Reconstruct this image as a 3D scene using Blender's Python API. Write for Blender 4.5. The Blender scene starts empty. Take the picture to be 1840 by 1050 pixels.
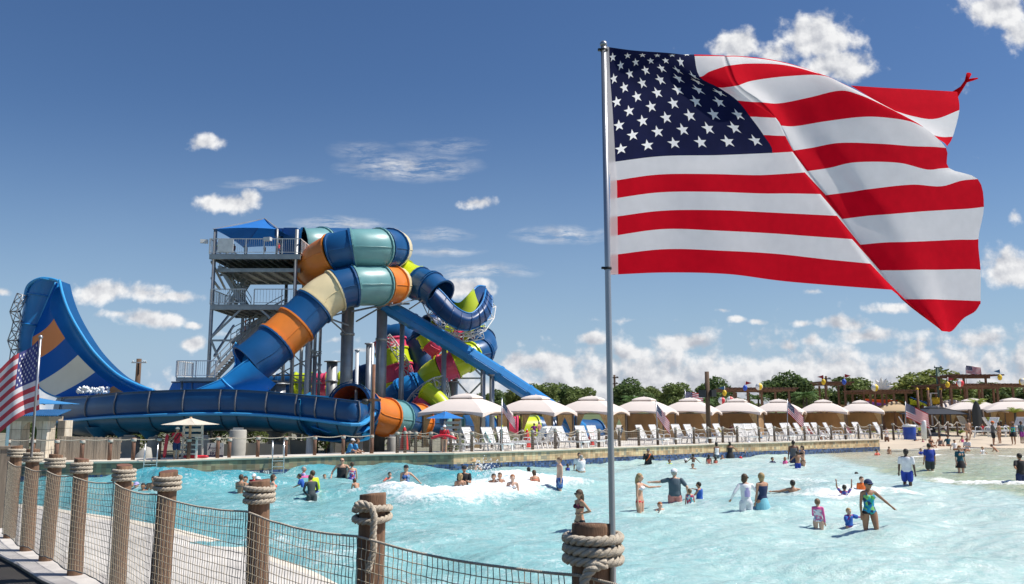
import bpy, math, random
import numpy as np
from mathutils import Vector, Matrix, noise
V = Vector
random.seed(7)
C = bpy.context.scene.collection
SC = bpy.context.scene
# ---------------------------------------------------------------- camera
CAMZ, F = 3.1, 1500.0
PITCH = math.atan(213/F)
cam = bpy.data.cameras.new('camera'); camo = bpy.data.objects.new('camera', cam); C.objects.link(camo)
camo.location = (0, 0, CAMZ); camo.rotation_euler = (math.pi/2+PITCH, 0, 0)
cam.lens = 36*F/1840; cam.sensor_width = 36; cam.clip_end = 6000; cam.clip_start = 0.05
SC.camera = camo
CP, SP = math.cos(PITCH), math.sin(PITCH)
def ray(px, py):
    a = (px-920)/F; b = (525-py)/F
    return V((a, CP-b*SP, SP+b*CP))
def at(px, py, Y):
    r = ray(px, py); return V((r.x/r.y*Y, Y, CAMZ+r.z/r.y*Y))
def gp(px, py, z=0.0):
    r = ray(px, py); t = (z-CAMZ)/r.z; return V((r.x*t, r.y*t, z))
def ppm(Y):  # pixels per metre at depth Y
    return F/Y
# ---------------------------------------------------------------- sun
EL = math.radians(57); AZ = math.radians(92)     # azimuth clockwise from +Y
sdir = V((math.sin(AZ)*math.cos(EL), math.cos(AZ)*math.cos(EL), math.sin(EL)))
sl = bpy.data.lights.new('sun', 'SUN'); sl.energy = 4.2; sl.angle = math.radians(0.5); sl.color = (1, .95, .87)
so = bpy.data.objects.new('sun', sl); C.objects.link(so); so.rotation_euler = sdir.to_track_quat('Z', 'Y').to_euler(); so.location = (0, 0, 60)
SC.view_settings.view_transform = 'Standard'; SC.view_settings.look = 'None'; SC.view_settings.exposure = 0.5; SC.view_settings.gamma = 1
# ---------------------------------------------------------------- world: sky and clouds
W = bpy.data.worlds.new('World'); SC.world = W; W.use_nodes = True
def sky_world():
    nt = W.node_tree; N = nt.nodes; L = nt.links; N.clear()
    def nd(t, **k):
        n = N.new(t)
        for a, b in k.items(): setattr(n, a, b)
        return n
    def setin(n, i, v):
        if isinstance(v, (int, float)): n.inputs[i].default_value = v
        elif isinstance(v, (tuple, list)): n.inputs[i].default_value = v
        else: L.new(v, n.inputs[i])
    def mth(op, a, b=0.0, c=0.0, clamp=False):
        n = nd('ShaderNodeMath', operation=op, use_clamp=clamp); setin(n, 0, a); setin(n, 1, b); setin(n, 2, c); return n.outputs[0]
    def vm(op, a, b=(0, 0, 0)):
        n = nd('ShaderNodeVectorMath', operation=op); setin(n, 0, a); setin(n, 1, b); return n.outputs['Value' if op == 'LENGTH' else 'Vector']
    sky = nd('ShaderNodeTexSky', sky_type='NISHITA', sun_disc=False); sky.sun_elevation = EL; sky.sun_rotation = AZ
    sky.altitude = 200; sky.air_density = 1.0; sky.dust_density = 0.3; sky.ozone_density = 2.4
    hs = nd('ShaderNodeHueSaturation'); hs.inputs['Hue'].default_value = .507; hs.inputs['Saturation'].default_value = 1.2; hs.inputs['Value'].default_value = .95; L.new(sky.outputs[0], hs.inputs['Color'])
    bg = nd('ShaderNodeBackground'); L.new(hs.outputs[0], bg.inputs[0]); bg.inputs[1].default_value = .070
    tc = nd('ShaderNodeTexCoord'); sp = nd('ShaderNodeSeparateXYZ'); L.new(tc.outputs['Generated'], sp.inputs[0])
    ys = mth('MAXIMUM', sp.outputs[1], .02)
    s = mth('DIVIDE', sp.outputs[0], ys); t = mth('DIVIDE', sp.outputs[2], ys)
    cb = nd('ShaderNodeCombineXYZ'); L.new(s, cb.inputs[0]); L.new(t, cb.inputs[1]); P = cb.outputs[0]
    def nz(vec, scale, det=7, rough=.6):
        n = nd('ShaderNodeTexNoise'); L.new(vec, n.inputs['Vector']); n.inputs['Scale'].default_value = scale
        n.inputs['Detail'].default_value = det; n.inputs['Roughness'].default_value = rough; return n
    wn = nz(P, 14, 3)
    wv = vm('MULTIPLY', vm('SUBTRACT', wn.outputs['Color'], (.5, .5, .5)), (.03, .018, 0)); PW = vm('ADD', P, wv)
    clouds = [(368,254,44,20,1),(412,362,68,20,1),(452,352,30,18,.9),(185,525,60,24,1),(262,526,50,20,.8),(318,534,55,15,.9),(275,574,70,17,1),(225,570,45,10,.6),(345,616,30,14,1),(345,582,22,9,.8),
      (855,364,42,13,.85),(1322,84,48,34,1),(1470,66,82,52,1.15),(1505,118,75,40,1.05),(1400,100,45,30,.8),(1795,12,80,46,1.1),(1835,60,40,42,1),(1815,482,75,40,1.1),(1830,390,16,22,.6),(818,518,74,20,1.05),(862,528,34,14,.8),
      (1225,618,66,19,1.1),(1132,634,48,20,.95),(1060,612,42,15,.9),(1515,582,48,18,1),(1560,602,90,18,.9),(1325,575,24,8,.8),(1358,578,20,8,.8),(1437,580,26,9,.8),(1298,560,20,7,.6),(1415,625,26,16,.8),(1455,612,24,16,.8),
      (1600,552,44,12,.7),(1460,522,22,6,.6),(1350,620,18,8,.5),(1760,610,70,22,.7),(930,652,50,20,1),(1000,655,70,24,1.1),(640,632,70,5,.5),(1150,575,80,6,.35),(10,526,22,9,.7),
      (480,600,120,6,.35),(600,612,40,8,.4)]
    acc = None
    for (cx, cy, rx, ry, w) in clouds:
        d = at(cx, cy, 1.0); q = (d.x, d.z-CAMZ, 0)
        ln = vm('LENGTH', vm('MULTIPLY', vm('SUBTRACT', PW, q), (F/rx/1.25, F/ry/1.25, 0)))
        m = mth('MULTIPLY_ADD', ln, -w, w)
        acc = m if acc is None else mth('MAXIMUM', acc, m)
    # bank near the horizon on the right, thinner to the left
    mr = nd('ShaderNodeMapRange'); L.new(t, mr.inputs[0]); mr.inputs[1].default_value = .115; mr.inputs[2].default_value = .015; mr.inputs[3].default_value = -.15; mr.inputs[4].default_value = 1.0
    mx = nd('ShaderNodeMapRange'); L.new(s, mx.inputs[0]); mx.inputs[1].default_value = -.12; mx.inputs[2].default_value = .10; mx.inputs[3].default_value = -.55; mx.inputs[4].default_value = 0
    bank = mth('ADD', mr.outputs[0], mx.outputs[0]); acc = mth('MAXIMUM', acc, bank); acc = mth('MAXIMUM', acc, -.4)
    def dens(vec):
        n1 = nz(vec, 36, 8, .56); n2 = nz(vec, 17, 2, .5)
        return mth('ADD', mth('MULTIPLY', mth('SUBTRACT', n1.outputs[0], .5), 1.55), mth('MULTIPLY', mth('SUBTRACT', n2.outputs[0], .5), .7))
    na = dens(P); nb = dens(vm('ADD', P, (.006, .010, 0)))
    den = mth('ADD', acc, na)
    mp = nd('ShaderNodeMapRange', interpolation_type='SMOOTHSTEP'); L.new(den, mp.inputs[0]); mp.inputs[1].default_value = .12; mp.inputs[2].default_value = .66
    # cirrus wisps
    cacc = None
    for (cx, cy, rx, ry, w) in [(735,300,125,26,1.15),(800,262,80,16,.6),(1010,420,90,16,1.1),(860,488,100,14,1.1),(780,420,70,13,.9),(800,452,70,9,.8),(610,404,95,15,1),(470,330,70,9,.9),(530,322,50,7,.8),(650,270,60,20,.5)]:
        d = at(cx, cy, 1.0); q = (d.x, d.z-CAMZ, 0)
        ln = vm('LENGTH', vm('MULTIPLY', vm('SUBTRACT', PW, q), (F/rx/1.2, F/ry/1.2, 0))); m = mth('MULTIPLY_ADD', ln, -w, w)
        cacc = m if cacc is None else mth('MAXIMUM', cacc, m)
    cacc = mth('MAXIMUM', cacc, 0)
    rt = nd('ShaderNodeMapping'); L.new(PW, rt.inputs[0]); rt.inputs['Rotation'].default_value = (0, 0, .12); rt.inputs['Scale'].default_value = (14, 75, 1)
    cn = nz(rt.outputs[0], 1.6, 8, .68)
    cir = mth('MULTIPLY', cacc, mth('MULTIPLY', mth('SUBTRACT', cn.outputs[0], .40), 4.6), clamp=True); cir = mth('MULTIPLY', cir, .75)
    vl = nz(P, 3.2, 4, .5)
    veil = nd('ShaderNodeMapRange'); L.new(t, veil.inputs[0]); veil.inputs[1].default_value = .42; veil.inputs[2].default_value = 0; veil.inputs[3].default_value = 0; veil.inputs[4].default_value = 1.0
    veilf = mth('MULTIPLY', mth('MULTIPLY', veil.outputs[0], veil.outputs[0]), mth('MULTIPLY_ADD', vl.outputs[0], .9, .55), clamp=True)
    bv = nd('ShaderNodeBackground'); bv.inputs[0].default_value = (.25, .36, .50, 1); mv = nd('ShaderNodeMixShader'); L.new(veilf, mv.inputs[0]); L.new(bg.outputs[0], mv.inputs[1]); L.new(bv.outputs[0], mv.inputs[2])
    D = mth('MAXIMUM', mp.outputs[0], cir, clamp=True)
    D = mth('MULTIPLY', D, mth('GREATER_THAN', sp.outputs[1], .03))
    # cloud colour: bright where density falls off towards the sun, greyer at the base
    lit = mth('MULTIPLY_ADD', mth('SUBTRACT', na, nb), 1.6, .62, clamp=True)
    thick = nd('ShaderNodeMapRange'); L.new(den, thick.inputs[0]); thick.inputs[1].default_value = .3; thick.inputs[2].default_value = 1.3; thick.inputs[3].default_value = 0; thick.inputs[4].default_value = .25
    low = nd('ShaderNodeMapRange'); L.new(t, low.inputs[0]); low.inputs[1].default_value = .14; low.inputs[2].default_value = 0; low.inputs[3].default_value = 0; low.inputs[4].default_value = .14
    lit = mth('SUBTRACT', lit, mth('ADD', thick.outputs[0], low.outputs[0]), clamp=True)
    mc = nd('ShaderNodeMix', data_type='RGBA'); L.new(lit, mc.inputs[0]); mc.inputs[6].default_value = (.40, .42, .47, 1); mc.inputs[7].default_value = (.80, .80, .80, 1)
    bc = nd('ShaderNodeBackground'); L.new(mc.outputs[2], bc.inputs[0]); bc.inputs[1].default_value = .86
    ms = nd('ShaderNodeMixShader'); L.new(D, ms.inputs[0]); L.new(mv.outputs[0], ms.inputs[1]); L.new(bc.outputs[0], ms.inputs[2])
    out = nd('ShaderNodeOutputWorld'); L.new(ms.outputs[0], out.inputs[0])
sky_world()
W.cycles.sampling_method = 'MANUAL'; W.cycles.sample_map_resolution = 512
# ---------------------------------------------------------------- helpers
def lin(c):
    return tuple(((x/255)/12.92 if x/255 <= .04045 else ((x/255+.055)/1.055)**2.4) for x in c)
MC = {}
def mat(name, col, rough=.6, metal=0.0, var=.12, sc=3.0, bump=0.0, bsc=40.0, spec=.5, trans=0.0, coat=0.0, stretch=None, alpha=1.0, sss=0.0):
    if name in MC: return MC[name]
    m = bpy.data.materials.new(name); m.use_nodes = True; nt = m.node_tree; N = nt.nodes; L = nt.links
    b = N['Principled BSDF']; b.inputs['Roughness'].default_value = rough; b.inputs['Metallic'].default_value = metal
    b.inputs['Specular IOR Level'].default_value = spec; b.inputs['Coat Weight'].default_value = coat; b.inputs['Alpha'].default_value = alpha
    tc = N.new('ShaderNodeTexCoord'); src = tc.outputs['Object']
    if stretch:
        mp = N.new('ShaderNodeMapping'); mp.inputs['Scale'].default_value = stretch; L.new(src, mp.inputs[0]); src = mp.outputs[0]
    n = N.new('ShaderNodeTexNoise'); n.inputs['Scale'].default_value = sc; n.inputs['Detail'].default_value = 5; L.new(src, n.inputs['Vector'])
    r = N.new('ShaderNodeMapRange'); r.inputs[1].default_value = .3; r.inputs[2].default_value = .7; L.new(n.outputs[0], r.inputs[0])
    mx = N.new('ShaderNodeMix'); mx.data_type = 'RGBA'; L.new(r.outputs[0], mx.inputs[0])
    mx.inputs[6].default_value = tuple(c*(1-var) for c in col)+(1,); mx.inputs[7].default_value = tuple(min(1, c*(1+var)) for c in col)+(1,)
    L.new(mx.outputs[2], b.inputs['Base Color'])
    if bump:
        n2 = N.new('ShaderNodeTexNoise'); n2.inputs['Scale'].default_value = bsc; n2.inputs['Detail'].default_value = 4; L.new(src, n2.inputs['Vector'])
        bp = N.new('ShaderNodeBump'); bp.inputs['Strength'].default_value = bump; bp.inputs['Distance'].default_value = .02; L.new(n2.outputs[0], bp.inputs['Height']); L.new(bp.outputs[0], b.inputs['Normal'])
    if trans:
        tr = N.new('ShaderNodeBsdfTranslucent'); L.new(mx.outputs[2], tr.inputs[0]); ms = N.new('ShaderNodeMixShader'); ms.inputs[0].default_value = trans
        L.new(b.outputs[0], ms.inputs[1]); L.new(tr.outputs[0], ms.inputs[2]); L.new(ms.outputs[0], N['Material Output'].inputs[0])
    MC[name] = m; return m
class MB:
    def __init__(s): s.v = []; s.f = []; s.m = []; s.sm = []
    def quad(s, *p, mi=0, sm=False):
        i = len(s.v); s.v += [tuple(q) for q in p]; s.f.append(tuple(range(i, i+len(p)))); s.m.append(mi); s.sm.append(sm)
    def box(s, c, size, rz=0, mi=0, R=None):
        R = R or Matrix.Rotation(rz, 3, 'Z'); c = V(c); hx, hy, hz = [a/2 for a in size]; i = len(s.v)
        for dx, dy, dz in ((-1,-1,-1),(1,-1,-1),(1,1,-1),(-1,1,-1),(-1,-1,1),(1,-1,1),(1,1,1),(-1,1,1)):
            s.v.append(tuple(c+R@V((dx*hx, dy*hy, dz*hz))))
        for f in ((0,3,2,1),(4,5,6,7),(0,1,5,4),(1,2,6,5),(2,3,7,6),(3,0,4,7)):
            s.f.append(tuple(i+k for k in f)); s.m.append(mi); s.sm.append(False)
    def bar(s, a, b, w, h=None, mi=0):     # square bar between two points
        a = V(a); b = V(b); d = b-a; l = d.length
        if l < 1e-6: return
        h = h or w; z = d/l; up = V((0, 0, 1)) if abs(z.z) < .95 else V((0, 1, 0)); x = z.cross(up).normalized(); y = x.cross(z)
        R = Matrix((x, y, z)).transposed(); s.box((a+b)/2, (w, h, l), R=R, mi=mi)
    def tube(s, pts, r, n=8, mi=0, sm=True, cap=True, side=None, r2=None):
        pts = [V(p) for p in pts]; k = len(pts); rs = r if isinstance(r, (list, tuple)) else [r]*k; r2s = r2 if r2 else rs
        i0 = len(s.v); px = None
        for j in range(k):
            t = (pts[min(j+1, k-1)]-pts[max(j-1, 0)]).normalized()
            if side is not None: x = V(side); x = (x-t*x.dot(t)).normalized()
            elif px is None:
                up = V((0, 0, 1)) if abs(t.z) < .9 else V((0, 1, 0)); x = t.cross(up).normalized()
            else: x = (px-t*px.dot(t)).normalized()
            px = x; y = t.cross(x)
            for q in range(n):
                a = 2*math.pi*q/n; s.v.append(tuple(pts[j]+x*math.cos(a)*rs[j]+y*math.sin(a)*r2s[j]))
        for j in range(k-1):
            for q in range(n):
                q2 = (q+1) % n; s.f.append((i0+j*n+q, i0+j*n+q2, i0+(j+1)*n+q2, i0+(j+1)*n+q)); s.m.append(mi); s.sm.append(sm)
        if cap:
            s.f.append(tuple(i0+q for q in reversed(range(n)))); s.m.append(mi); s.sm.append(False)
            s.f.append(tuple(i0+(k-1)*n+q for q in range(n))); s.m.append(mi); s.sm.append(False)
    def lathe(s, c, prof, n=16, mi=0, sm=True):    # prof: list of (r, z)
        c = V(c); i0 = len(s.v); k = len(prof)
        for r, z in prof:
            for q in range(n):
                a = 2*math.pi*q/n; s.v.append((c.x+r*math.cos(a), c.y+r*math.sin(a), c.z+z))
        for j in range(k-1):
            for q in range(n):
                q2 = (q+1) % n; s.f.append((i0+j*n+q, i0+j*n+q2, i0+(j+1)*n+q2, i0+(j+1)*n+q)); s.m.append(mi); s.sm.append(sm)
    def ball(s, c, r, n=10, mi=0, sc=(1, 1, 1)):
        c = V(c); i0 = len(s.v); k = n//2+1
        for j in range(k):
            ph = math.pi*j/(k-1)-math.pi/2
            for q in range(n):
                a = 2*math.pi*q/n; s.v.append((c.x+sc[0]*r*math.cos(ph)*math.cos(a), c.y+sc[1]*r*math.cos(ph)*math.sin(a), c.z+sc[2]*r*math.sin(ph)))
        for j in range(k-1):
            for q in range(n):
                q2 = (q+1) % n; s.f.append((i0+j*n+q, i0+j*n+q2, i0+(j+1)*n+q2, i0+(j+1)*n+q)); s.m.append(mi); s.sm.append(True)
    def grid(s, rows, mi=0, sm=True, mif=None, close=False):   # rows: list of lists of points
        i0 = len(s.v); h = len(rows); w = len(rows[0])
        for r in rows: s.v += [tuple(p) for p in r]
        for j in range(h-1):
            for q in range(w if close else w-1):
                q2 = (q+1) % w
                s.f.append((i0+j*w+q, i0+j*w+q2, i0+(j+1)*w+q2, i0+(j+1)*w+q)); s.m.append(mif(j, q) if mif else mi); s.sm.append(sm)
    def build(s, name, mats, parent=None, label=None):
        me = bpy.data.meshes.new(name); off = V((0, 0, 0))
        if parent is not None:
            off = WL[parent.name]
        vs = [(x-off.x, y-off.y, z-off.z) for x, y, z in s.v] if off.length > 0 else s.v
        me.from_pydata(vs, [], s.f)
        for m in (mats if isinstance(mats, (list, tuple)) else [mats]): me.materials.append(m)
        me.polygons.foreach_set('material_index', s.m); me.polygons.foreach_set('use_smooth', s.sm); me.update()
        o = bpy.data.objects.new(name, me); C.objects.link(o); WL[o.name] = V(off)
        if parent is not None: o.parent = parent
        if label: o['label'] = label
        return o
WL = {}
def tag(o, label=None, cat=None, group=None, kind=None):
    if label: o['label'] = label
    if cat: o['category'] = cat
    if group: o['group'] = group
    if kind: o['kind'] = kind
    return o
def thing(name, label, cat, loc=(0, 0, 0), group=None):
    o = bpy.data.objects.new(name, None); C.objects.link(o); o.location = loc; o.empty_display_size = .1; WL[o.name] = V(loc)
    return tag(o, label, cat, group)
def copy_tree(src, loc, rz=0, label=None, group=None, parent=None, scale=None):
    def rec(o, p):
        c = o.copy(); C.objects.link(c)
        if p is not None: c.parent = p
        for ch in o.children: rec(ch, c)
        return c
    r = rec(src, parent); r.location = loc; r.rotation_euler = (0, 0, rz)
    if scale: r.scale = scale if isinstance(scale, (tuple, list)) else (scale,)*3
    if label: r['label'] = label
    if group: r['group'] = group
    WL[r.name] = V(loc)
    return r
def catmull(pts, n):
    pts = [V(p) for p in pts]; P = [pts[0]*2-pts[1]]+pts+[pts[-1]*2-pts[-2]]; out = []
    for i in range(1, len(P)-2):
        for k in range(n):
            t = k/n; a, b, c, d = P[i-1:i+3]
            out.append(.5*((2*b)+(c-a)*t+(2*a-5*b+4*c-d)*t*t+(3*b-a-3*c+d)*t**3))
    out.append(P[-2].copy()); return out
def resample(pts, n):
    d = [0]
    for a, b in zip(pts, pts[1:]): d.append(d[-1]+(b-a).length)
    out = []; j = 0
    for i in range(n):
        t = d[-1]*i/(n-1)
        while j < len(d)-2 and d[j+1] < t: j += 1
        u = (t-d[j])/max(1e-9, d[j+1]-d[j]); out.append(pts[j].lerp(pts[j+1], min(1, max(0, u))))
    return out
def text_mesh(s, size, m, parent, loc, rot, name='lettering', ext=.003, bold=False):
    cu = bpy.data.curves.new(name, 'FONT'); cu.body = s; cu.size = size; cu.extrude = ext; cu.align_x = 'CENTER'; cu.align_y = 'CENTER'
    if bold: cu.offset = size*.03
    t = bpy.data.objects.new('tmp', cu); C.objects.link(t); bpy.context.view_layer.update()
    me = bpy.data.meshes.new_from_object(t.evaluated_get(bpy.context.evaluated_depsgraph_get())); me.materials.clear(); me.materials.append(m)
    C.objects.unlink(t); bpy.data.objects.remove(t)
    o = bpy.data.objects.new(name, me); C.objects.link(o); o.parent = parent; o.location = V(loc)-WL[parent.name]; o.rotation_euler = rot; return o
STEEL = mat('galvanised steel', (.36, .37, .38), .45, .55, .15, 2.0)
WSTEEL = mat('pale painted steel', (.62, .62, .62), .5, .1, .08)
WHITE = mat('white plastic', (.80, .79, .78), .4, 0, .04)
CONC = mat('weathered concrete', (.40, .385, .35), .85, 0, .18, 1.3, .3, 30)
CONCL = mat('pale pool concrete', (.56, .53, .49), .85, 0, .16, .9, .2, 40)  # pale concrete of the decks, tone varied at random
POSTX = mat('brown stained timber', (.12, .065, .042), .75, 0, .3, 5, .4, 60, stretch=(4, 4, .5))
ROPE = mat('weathered rope', (.46, .40, .32), .9, 0, .2, 30, .4, 120)
# ================================================================ SETTING
DZ = .9
# wall line of the pool (pixels of the coping top)
wpx = [(-60,833),(0,832),(150,830),(300,828),(420,824),(500,822),(620,818),(740,815.5),(815,814.5)]
wall_l = [gp(x, y, DZ) for x, y in wpx]
wpx2 = [(815,814.5),(900,812),(1000,808.5),(1100,804.5),(1200,801),(1300,797.5),(1400,795),(1500,792),(1580,789.5)]
wall_r = [gp(x, y, DZ) for x, y in wpx2]
WEND = wall_r[-1]
# ---- ground sheet beyond the pool
LAWN = mat('lawn and earth', (.09, .12, .04), .95, 0, .35, .15, .3, 10)
g = MB(); g.quad((-3000, -200, -.9), (3000, -200, -.9), (3000, 5000, -.9), (-3000, 5000, -.9)); tag(g.build('ground', LAWN), kind='structure')
g = MB()
pl = wall_l+wall_r[1:]
A = [V((-200, pl[0].y-6, DZ))]+pl+[V((WEND.x+.4, WEND.y+18, DZ))]
YZ = -.25
for a, b in zip(A, A[1:]):
    if b.x < -1.5 and a.x < b.x: g.quad((a.x, a.y, DZ), (b.x, b.y, DZ), (b.x, b.y+2.6, DZ), (a.x, a.y+2.6, DZ)); g.quad((a.x, a.y+2.6, DZ), (b.x, b.y+2.6, DZ), (b.x, b.y+2.6, YZ-.1), (a.x, a.y+2.6, YZ-.1))
    else: g.quad((a.x, a.y, DZ), (b.x, b.y, DZ), (b.x, 130, DZ), (a.x, 130, DZ))
q = wall_r[0]; g.quad((q.x, q.y+2.6, YZ-.1), (q.x, 130, YZ-.1), (q.x, 130, DZ), (q.x, q.y+2.6, DZ))
tag(g.build('pool_deck', CONCL), kind='structure')
g = MB(); g.quad((-400, 128, DZ-.02), (700, 128, DZ-.02), (700, 900, DZ-.02), (-400, 900, DZ-.02)); g.quad((-400, 128, -1), (700, 128, -1), (700, 128, DZ-.02), (-400, 128, DZ-.02)); tag(g.build('field', LAWN), kind='structure')
g = MB(); g.quad((-200, 36, YZ), (wall_r[0].x, 36, YZ), (wall_r[0].x, 130, YZ), (-200, 130, YZ)); tag(g.build('slide_yard', mat('worn yard ground', (.20, .19, .14), .95, 0, .3, .6, .3, 15)), kind='structure')
# ---- beach ramp
def shore(X): return 69.0+.10*(X-27)
rows = []
for i in range(90):
    Y = 35+i*1.1; r = []
    for j in range(70):
        X = 19.5+j*1.8; Y2 = Y
        z = max(-.85, min(DZ-.01, (Y2-shore(X))*.055)); z += .02*noise.noise(V((X*.15, Y*.15, 0))); r.append((X, Y2, min(z, DZ-.01)))
    rows.append(r)
g = MB(); g.grid(rows)
SAND = mat('tan beach concrete', (.52, .44, .34), .8, 0, .10, .4, .15, 30)
tag(g.build('beach_ramp', SAND), kind='structure')
rows = []
for i in range(12):
    r = []
    for j in range(30):
        X = WEND.x+3+j*1.6; t = i/11; Y = 85.5+.22*(X-30)+t*3.0; r.append((X, Y, DZ+.01+.03*math.sin(t*math.pi)))
    rows.append(r)
g = MB(); g.grid(rows); GR = mat('lawn strip grass', (.16, .22, .06), .95, 0, .3, 1, .6, 25); tag(g.build('lawn_strip', GR), kind='structure')
# ---- water sheet
def water():
    ny, nx = 620, 560
    q = np.linspace(0, 1, ny); Ys = 5.0*(88/5.0)**q
    ss = np.linspace(-.85, .95, nx)
    Y, S = np.meshgrid(Ys, ss, indexing='ij'); X = Y*S
    rng = np.random.RandomState(3); z = np.zeros_like(X)
    for k in range(34):
        wl = .45*(7/.45)**rng.rand(); th = rng.normal(.35, .7); a = .0085*wl**.75*(.5+rng.rand()); ph = rng.rand()*6.28
        z += a*np.sin((X*math.sin(th)+Y*math.cos(th))*2*math.pi/wl+ph+.6*np.sin(X*.31+ph)+.5*np.sin(Y*.23+ph*2))
    def fb(x, y, s, o=5, seed=0):
        r = np.random.RandomState(seed); t = np.zeros_like(x); a = 1.
        for i in range(o):
            for j in range(4):
                th = r.rand()*6.28; p = r.rand()*6.28
                t += a*np.sin((x*math.cos(th)+y*math.sin(th))*s+p+1.3*np.sin((y*math.cos(th)-x*math.sin(th))*s*.7+p*2))
            a *= .6; s *= 1.9
        return t/8.
    foam = np.zeros_like(X); fz = fb(X, Y, 2.2, 5, 5)
    # breaking crests: (pixel x, pixel y) polyline, half width, height, foam amount
    crests = [([(735,890),(780,893),(840,893),(900,885),(945,876),(964,868)], 1.5, .44, 1.0),
              ([(600,850),(640,847),(690,846),(745,862),(800,870)], 1.6, .45, .12),
              ([(305,870),(345,868),(385,872),(430,862)], 1.5, .36, .24),
              ([(150,866),(250,868),(300,872)], 1.5, .35, .05),
              ([(1490,888),(1530,886),(1570,878),(1605,880)], .8, .18, .8),
              ([(1380,857),(1420,856),(1460,862),(1500,872)], .7, .12, .42),
              ([(1300,925),(1360,918),(1440,905)], 1.6, .22, .04),
              ([(1690,858),(1730,861),(1790,864),(1850,868)], .5, .1, .85),
              ([(1640,815),(1740,812),(1850,816)], .45, .06, .6),
              ([(1500,802),(1560,800),(1640,803),(1700,801),(1760,800)], .45, .05, .6),
              ([(1040,850),(1100,846),(1190,842),(1260,828)], .8, .10, .18),
              ([(500,985),(560,990),(640,1000),(690,990)], 1.3, .08, .33)]
    for pts, hw, h, fo in crests:
        P = [gp(x, y+6, 0.0) for x, y in pts]; P = catmull(P, 6); best = np.full_like(X, 1e9); sd = np.zeros_like(X)
        for a, b in zip(P, P[1:]):
            dx, dy = b.x-a.x, b.y-a.y; L2 = dx*dx+dy*dy+1e-9; t = np.clip(((X-a.x)*dx+(Y-a.y)*dy)/L2, 0, 1)
            ex = X-a.x-t*dx; ey = Y-a.y-t*dy; d = np.hypot(ex, ey); m = d < best; best[m] = d[m]; sd[m] = (ey)[m]
        prof = np.where(sd < 0, np.exp(-(best/(hw*.75))**2), np.exp(-(best/(hw*1.7))**2))
        z += h*prof*(1+.25*fz)
        fm = np.where(sd < 0, np.exp(-(best/(hw*.95))**2), np.exp(-(best/(hw*1.5))**2))
        foam = np.maximum(foam, fo*np.clip(fm*1.35*(.72+.75*fz), 0, 1))
    z += .16*foam**1.5*np.abs(fb(X, Y, 9, 3, 11))*np.clip(foam*2, 0, 1)
    sh = Y-(69+.10*(X-27)); dep = np.clip(-sh/16, .05, 1); beach = X > 19.5; z = np.where(beach, z*np.where(dep < 1, dep*.6+.1, 1), z)
    global WG
    WG = (Ys, ss, z)
    # floor colour seen through the water
    bx = 18.6+np.clip(Y-42, 0, None)*.21+.35*fb(X, Y, .5, 3, 2)+.12*fz
    tan = 1/(1+np.exp(-(X-bx)/.18))
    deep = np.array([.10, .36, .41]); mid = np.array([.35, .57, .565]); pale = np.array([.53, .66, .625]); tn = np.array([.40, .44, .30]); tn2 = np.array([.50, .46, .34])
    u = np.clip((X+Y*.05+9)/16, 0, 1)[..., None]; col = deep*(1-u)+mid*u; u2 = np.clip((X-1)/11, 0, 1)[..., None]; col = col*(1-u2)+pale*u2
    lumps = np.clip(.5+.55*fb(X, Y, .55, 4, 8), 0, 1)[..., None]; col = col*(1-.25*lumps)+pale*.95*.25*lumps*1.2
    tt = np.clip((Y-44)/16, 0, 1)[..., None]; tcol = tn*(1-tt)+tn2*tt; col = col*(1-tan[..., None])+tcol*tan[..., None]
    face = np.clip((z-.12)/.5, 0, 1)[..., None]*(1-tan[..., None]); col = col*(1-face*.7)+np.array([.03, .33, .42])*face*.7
    wx = np.array([-400]+[p.x for p in wall_l]+[p.x for p in wall_r[1:]]+[WEND.x+.4, WEND.x+.5, 900]); wy = np.array([wall_l[0].y]+[p.y for p in wall_l]+[p.y for p in wall_r[1:]]+[WEND.y+18, 300, 300])
    keep = Y < np.interp(X, wx, wy)+.6
    vs = np.stack([X, Y, z], -1).reshape(-1, 3)
    idx = np.arange(ny*nx).reshape(ny, nx); fs = np.stack([idx[:-1, :-1], idx[:-1, 1:], idx[1:, 1:], idx[1:, :-1]], -1).reshape(-1, 4)
    fs = np.ascontiguousarray(fs[keep[:-1, :-1].ravel()])
    me = bpy.data.meshes.new('pool_water'); me.vertices.add(len(vs)); me.vertices.foreach_set('co', vs.ravel())
    me.loops.add(fs.size); me.loops.foreach_set('vertex_index', fs.ravel()); me.polygons.add(len(fs)); me.polygons.foreach_set('loop_start', np.arange(0, fs.size, 4)); me.polygons.foreach_set('loop_total', np.full(len(fs), 4))
    me.polygons.foreach_set('use_smooth', np.ones(len(fs), bool)); me.update()
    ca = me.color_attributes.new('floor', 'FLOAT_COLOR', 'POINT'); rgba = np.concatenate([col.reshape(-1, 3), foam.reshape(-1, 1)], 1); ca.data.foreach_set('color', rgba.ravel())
    o = bpy.data.objects.new('pool_water', me); C.objects.link(o); tag(o, kind='structure')
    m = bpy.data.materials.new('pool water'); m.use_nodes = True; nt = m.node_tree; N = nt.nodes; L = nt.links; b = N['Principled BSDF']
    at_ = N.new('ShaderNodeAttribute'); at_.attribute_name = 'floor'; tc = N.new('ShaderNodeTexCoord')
    def nz(s, d=6, r=.65, st=None):
        n = N.new('ShaderNodeTexNoise'); n.inputs['Scale'].default_value = s; n.inputs['Detail'].default_value = d; n.inputs['Roughness'].default_value = r
        mp = N.new('ShaderNodeMapping'); mp.inputs['Scale'].default_value = st or (1, 1, 1); L.new(tc.outputs['Object'], mp.inputs[0]); L.new(mp.outputs[0], n.inputs[0]); return n
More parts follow.
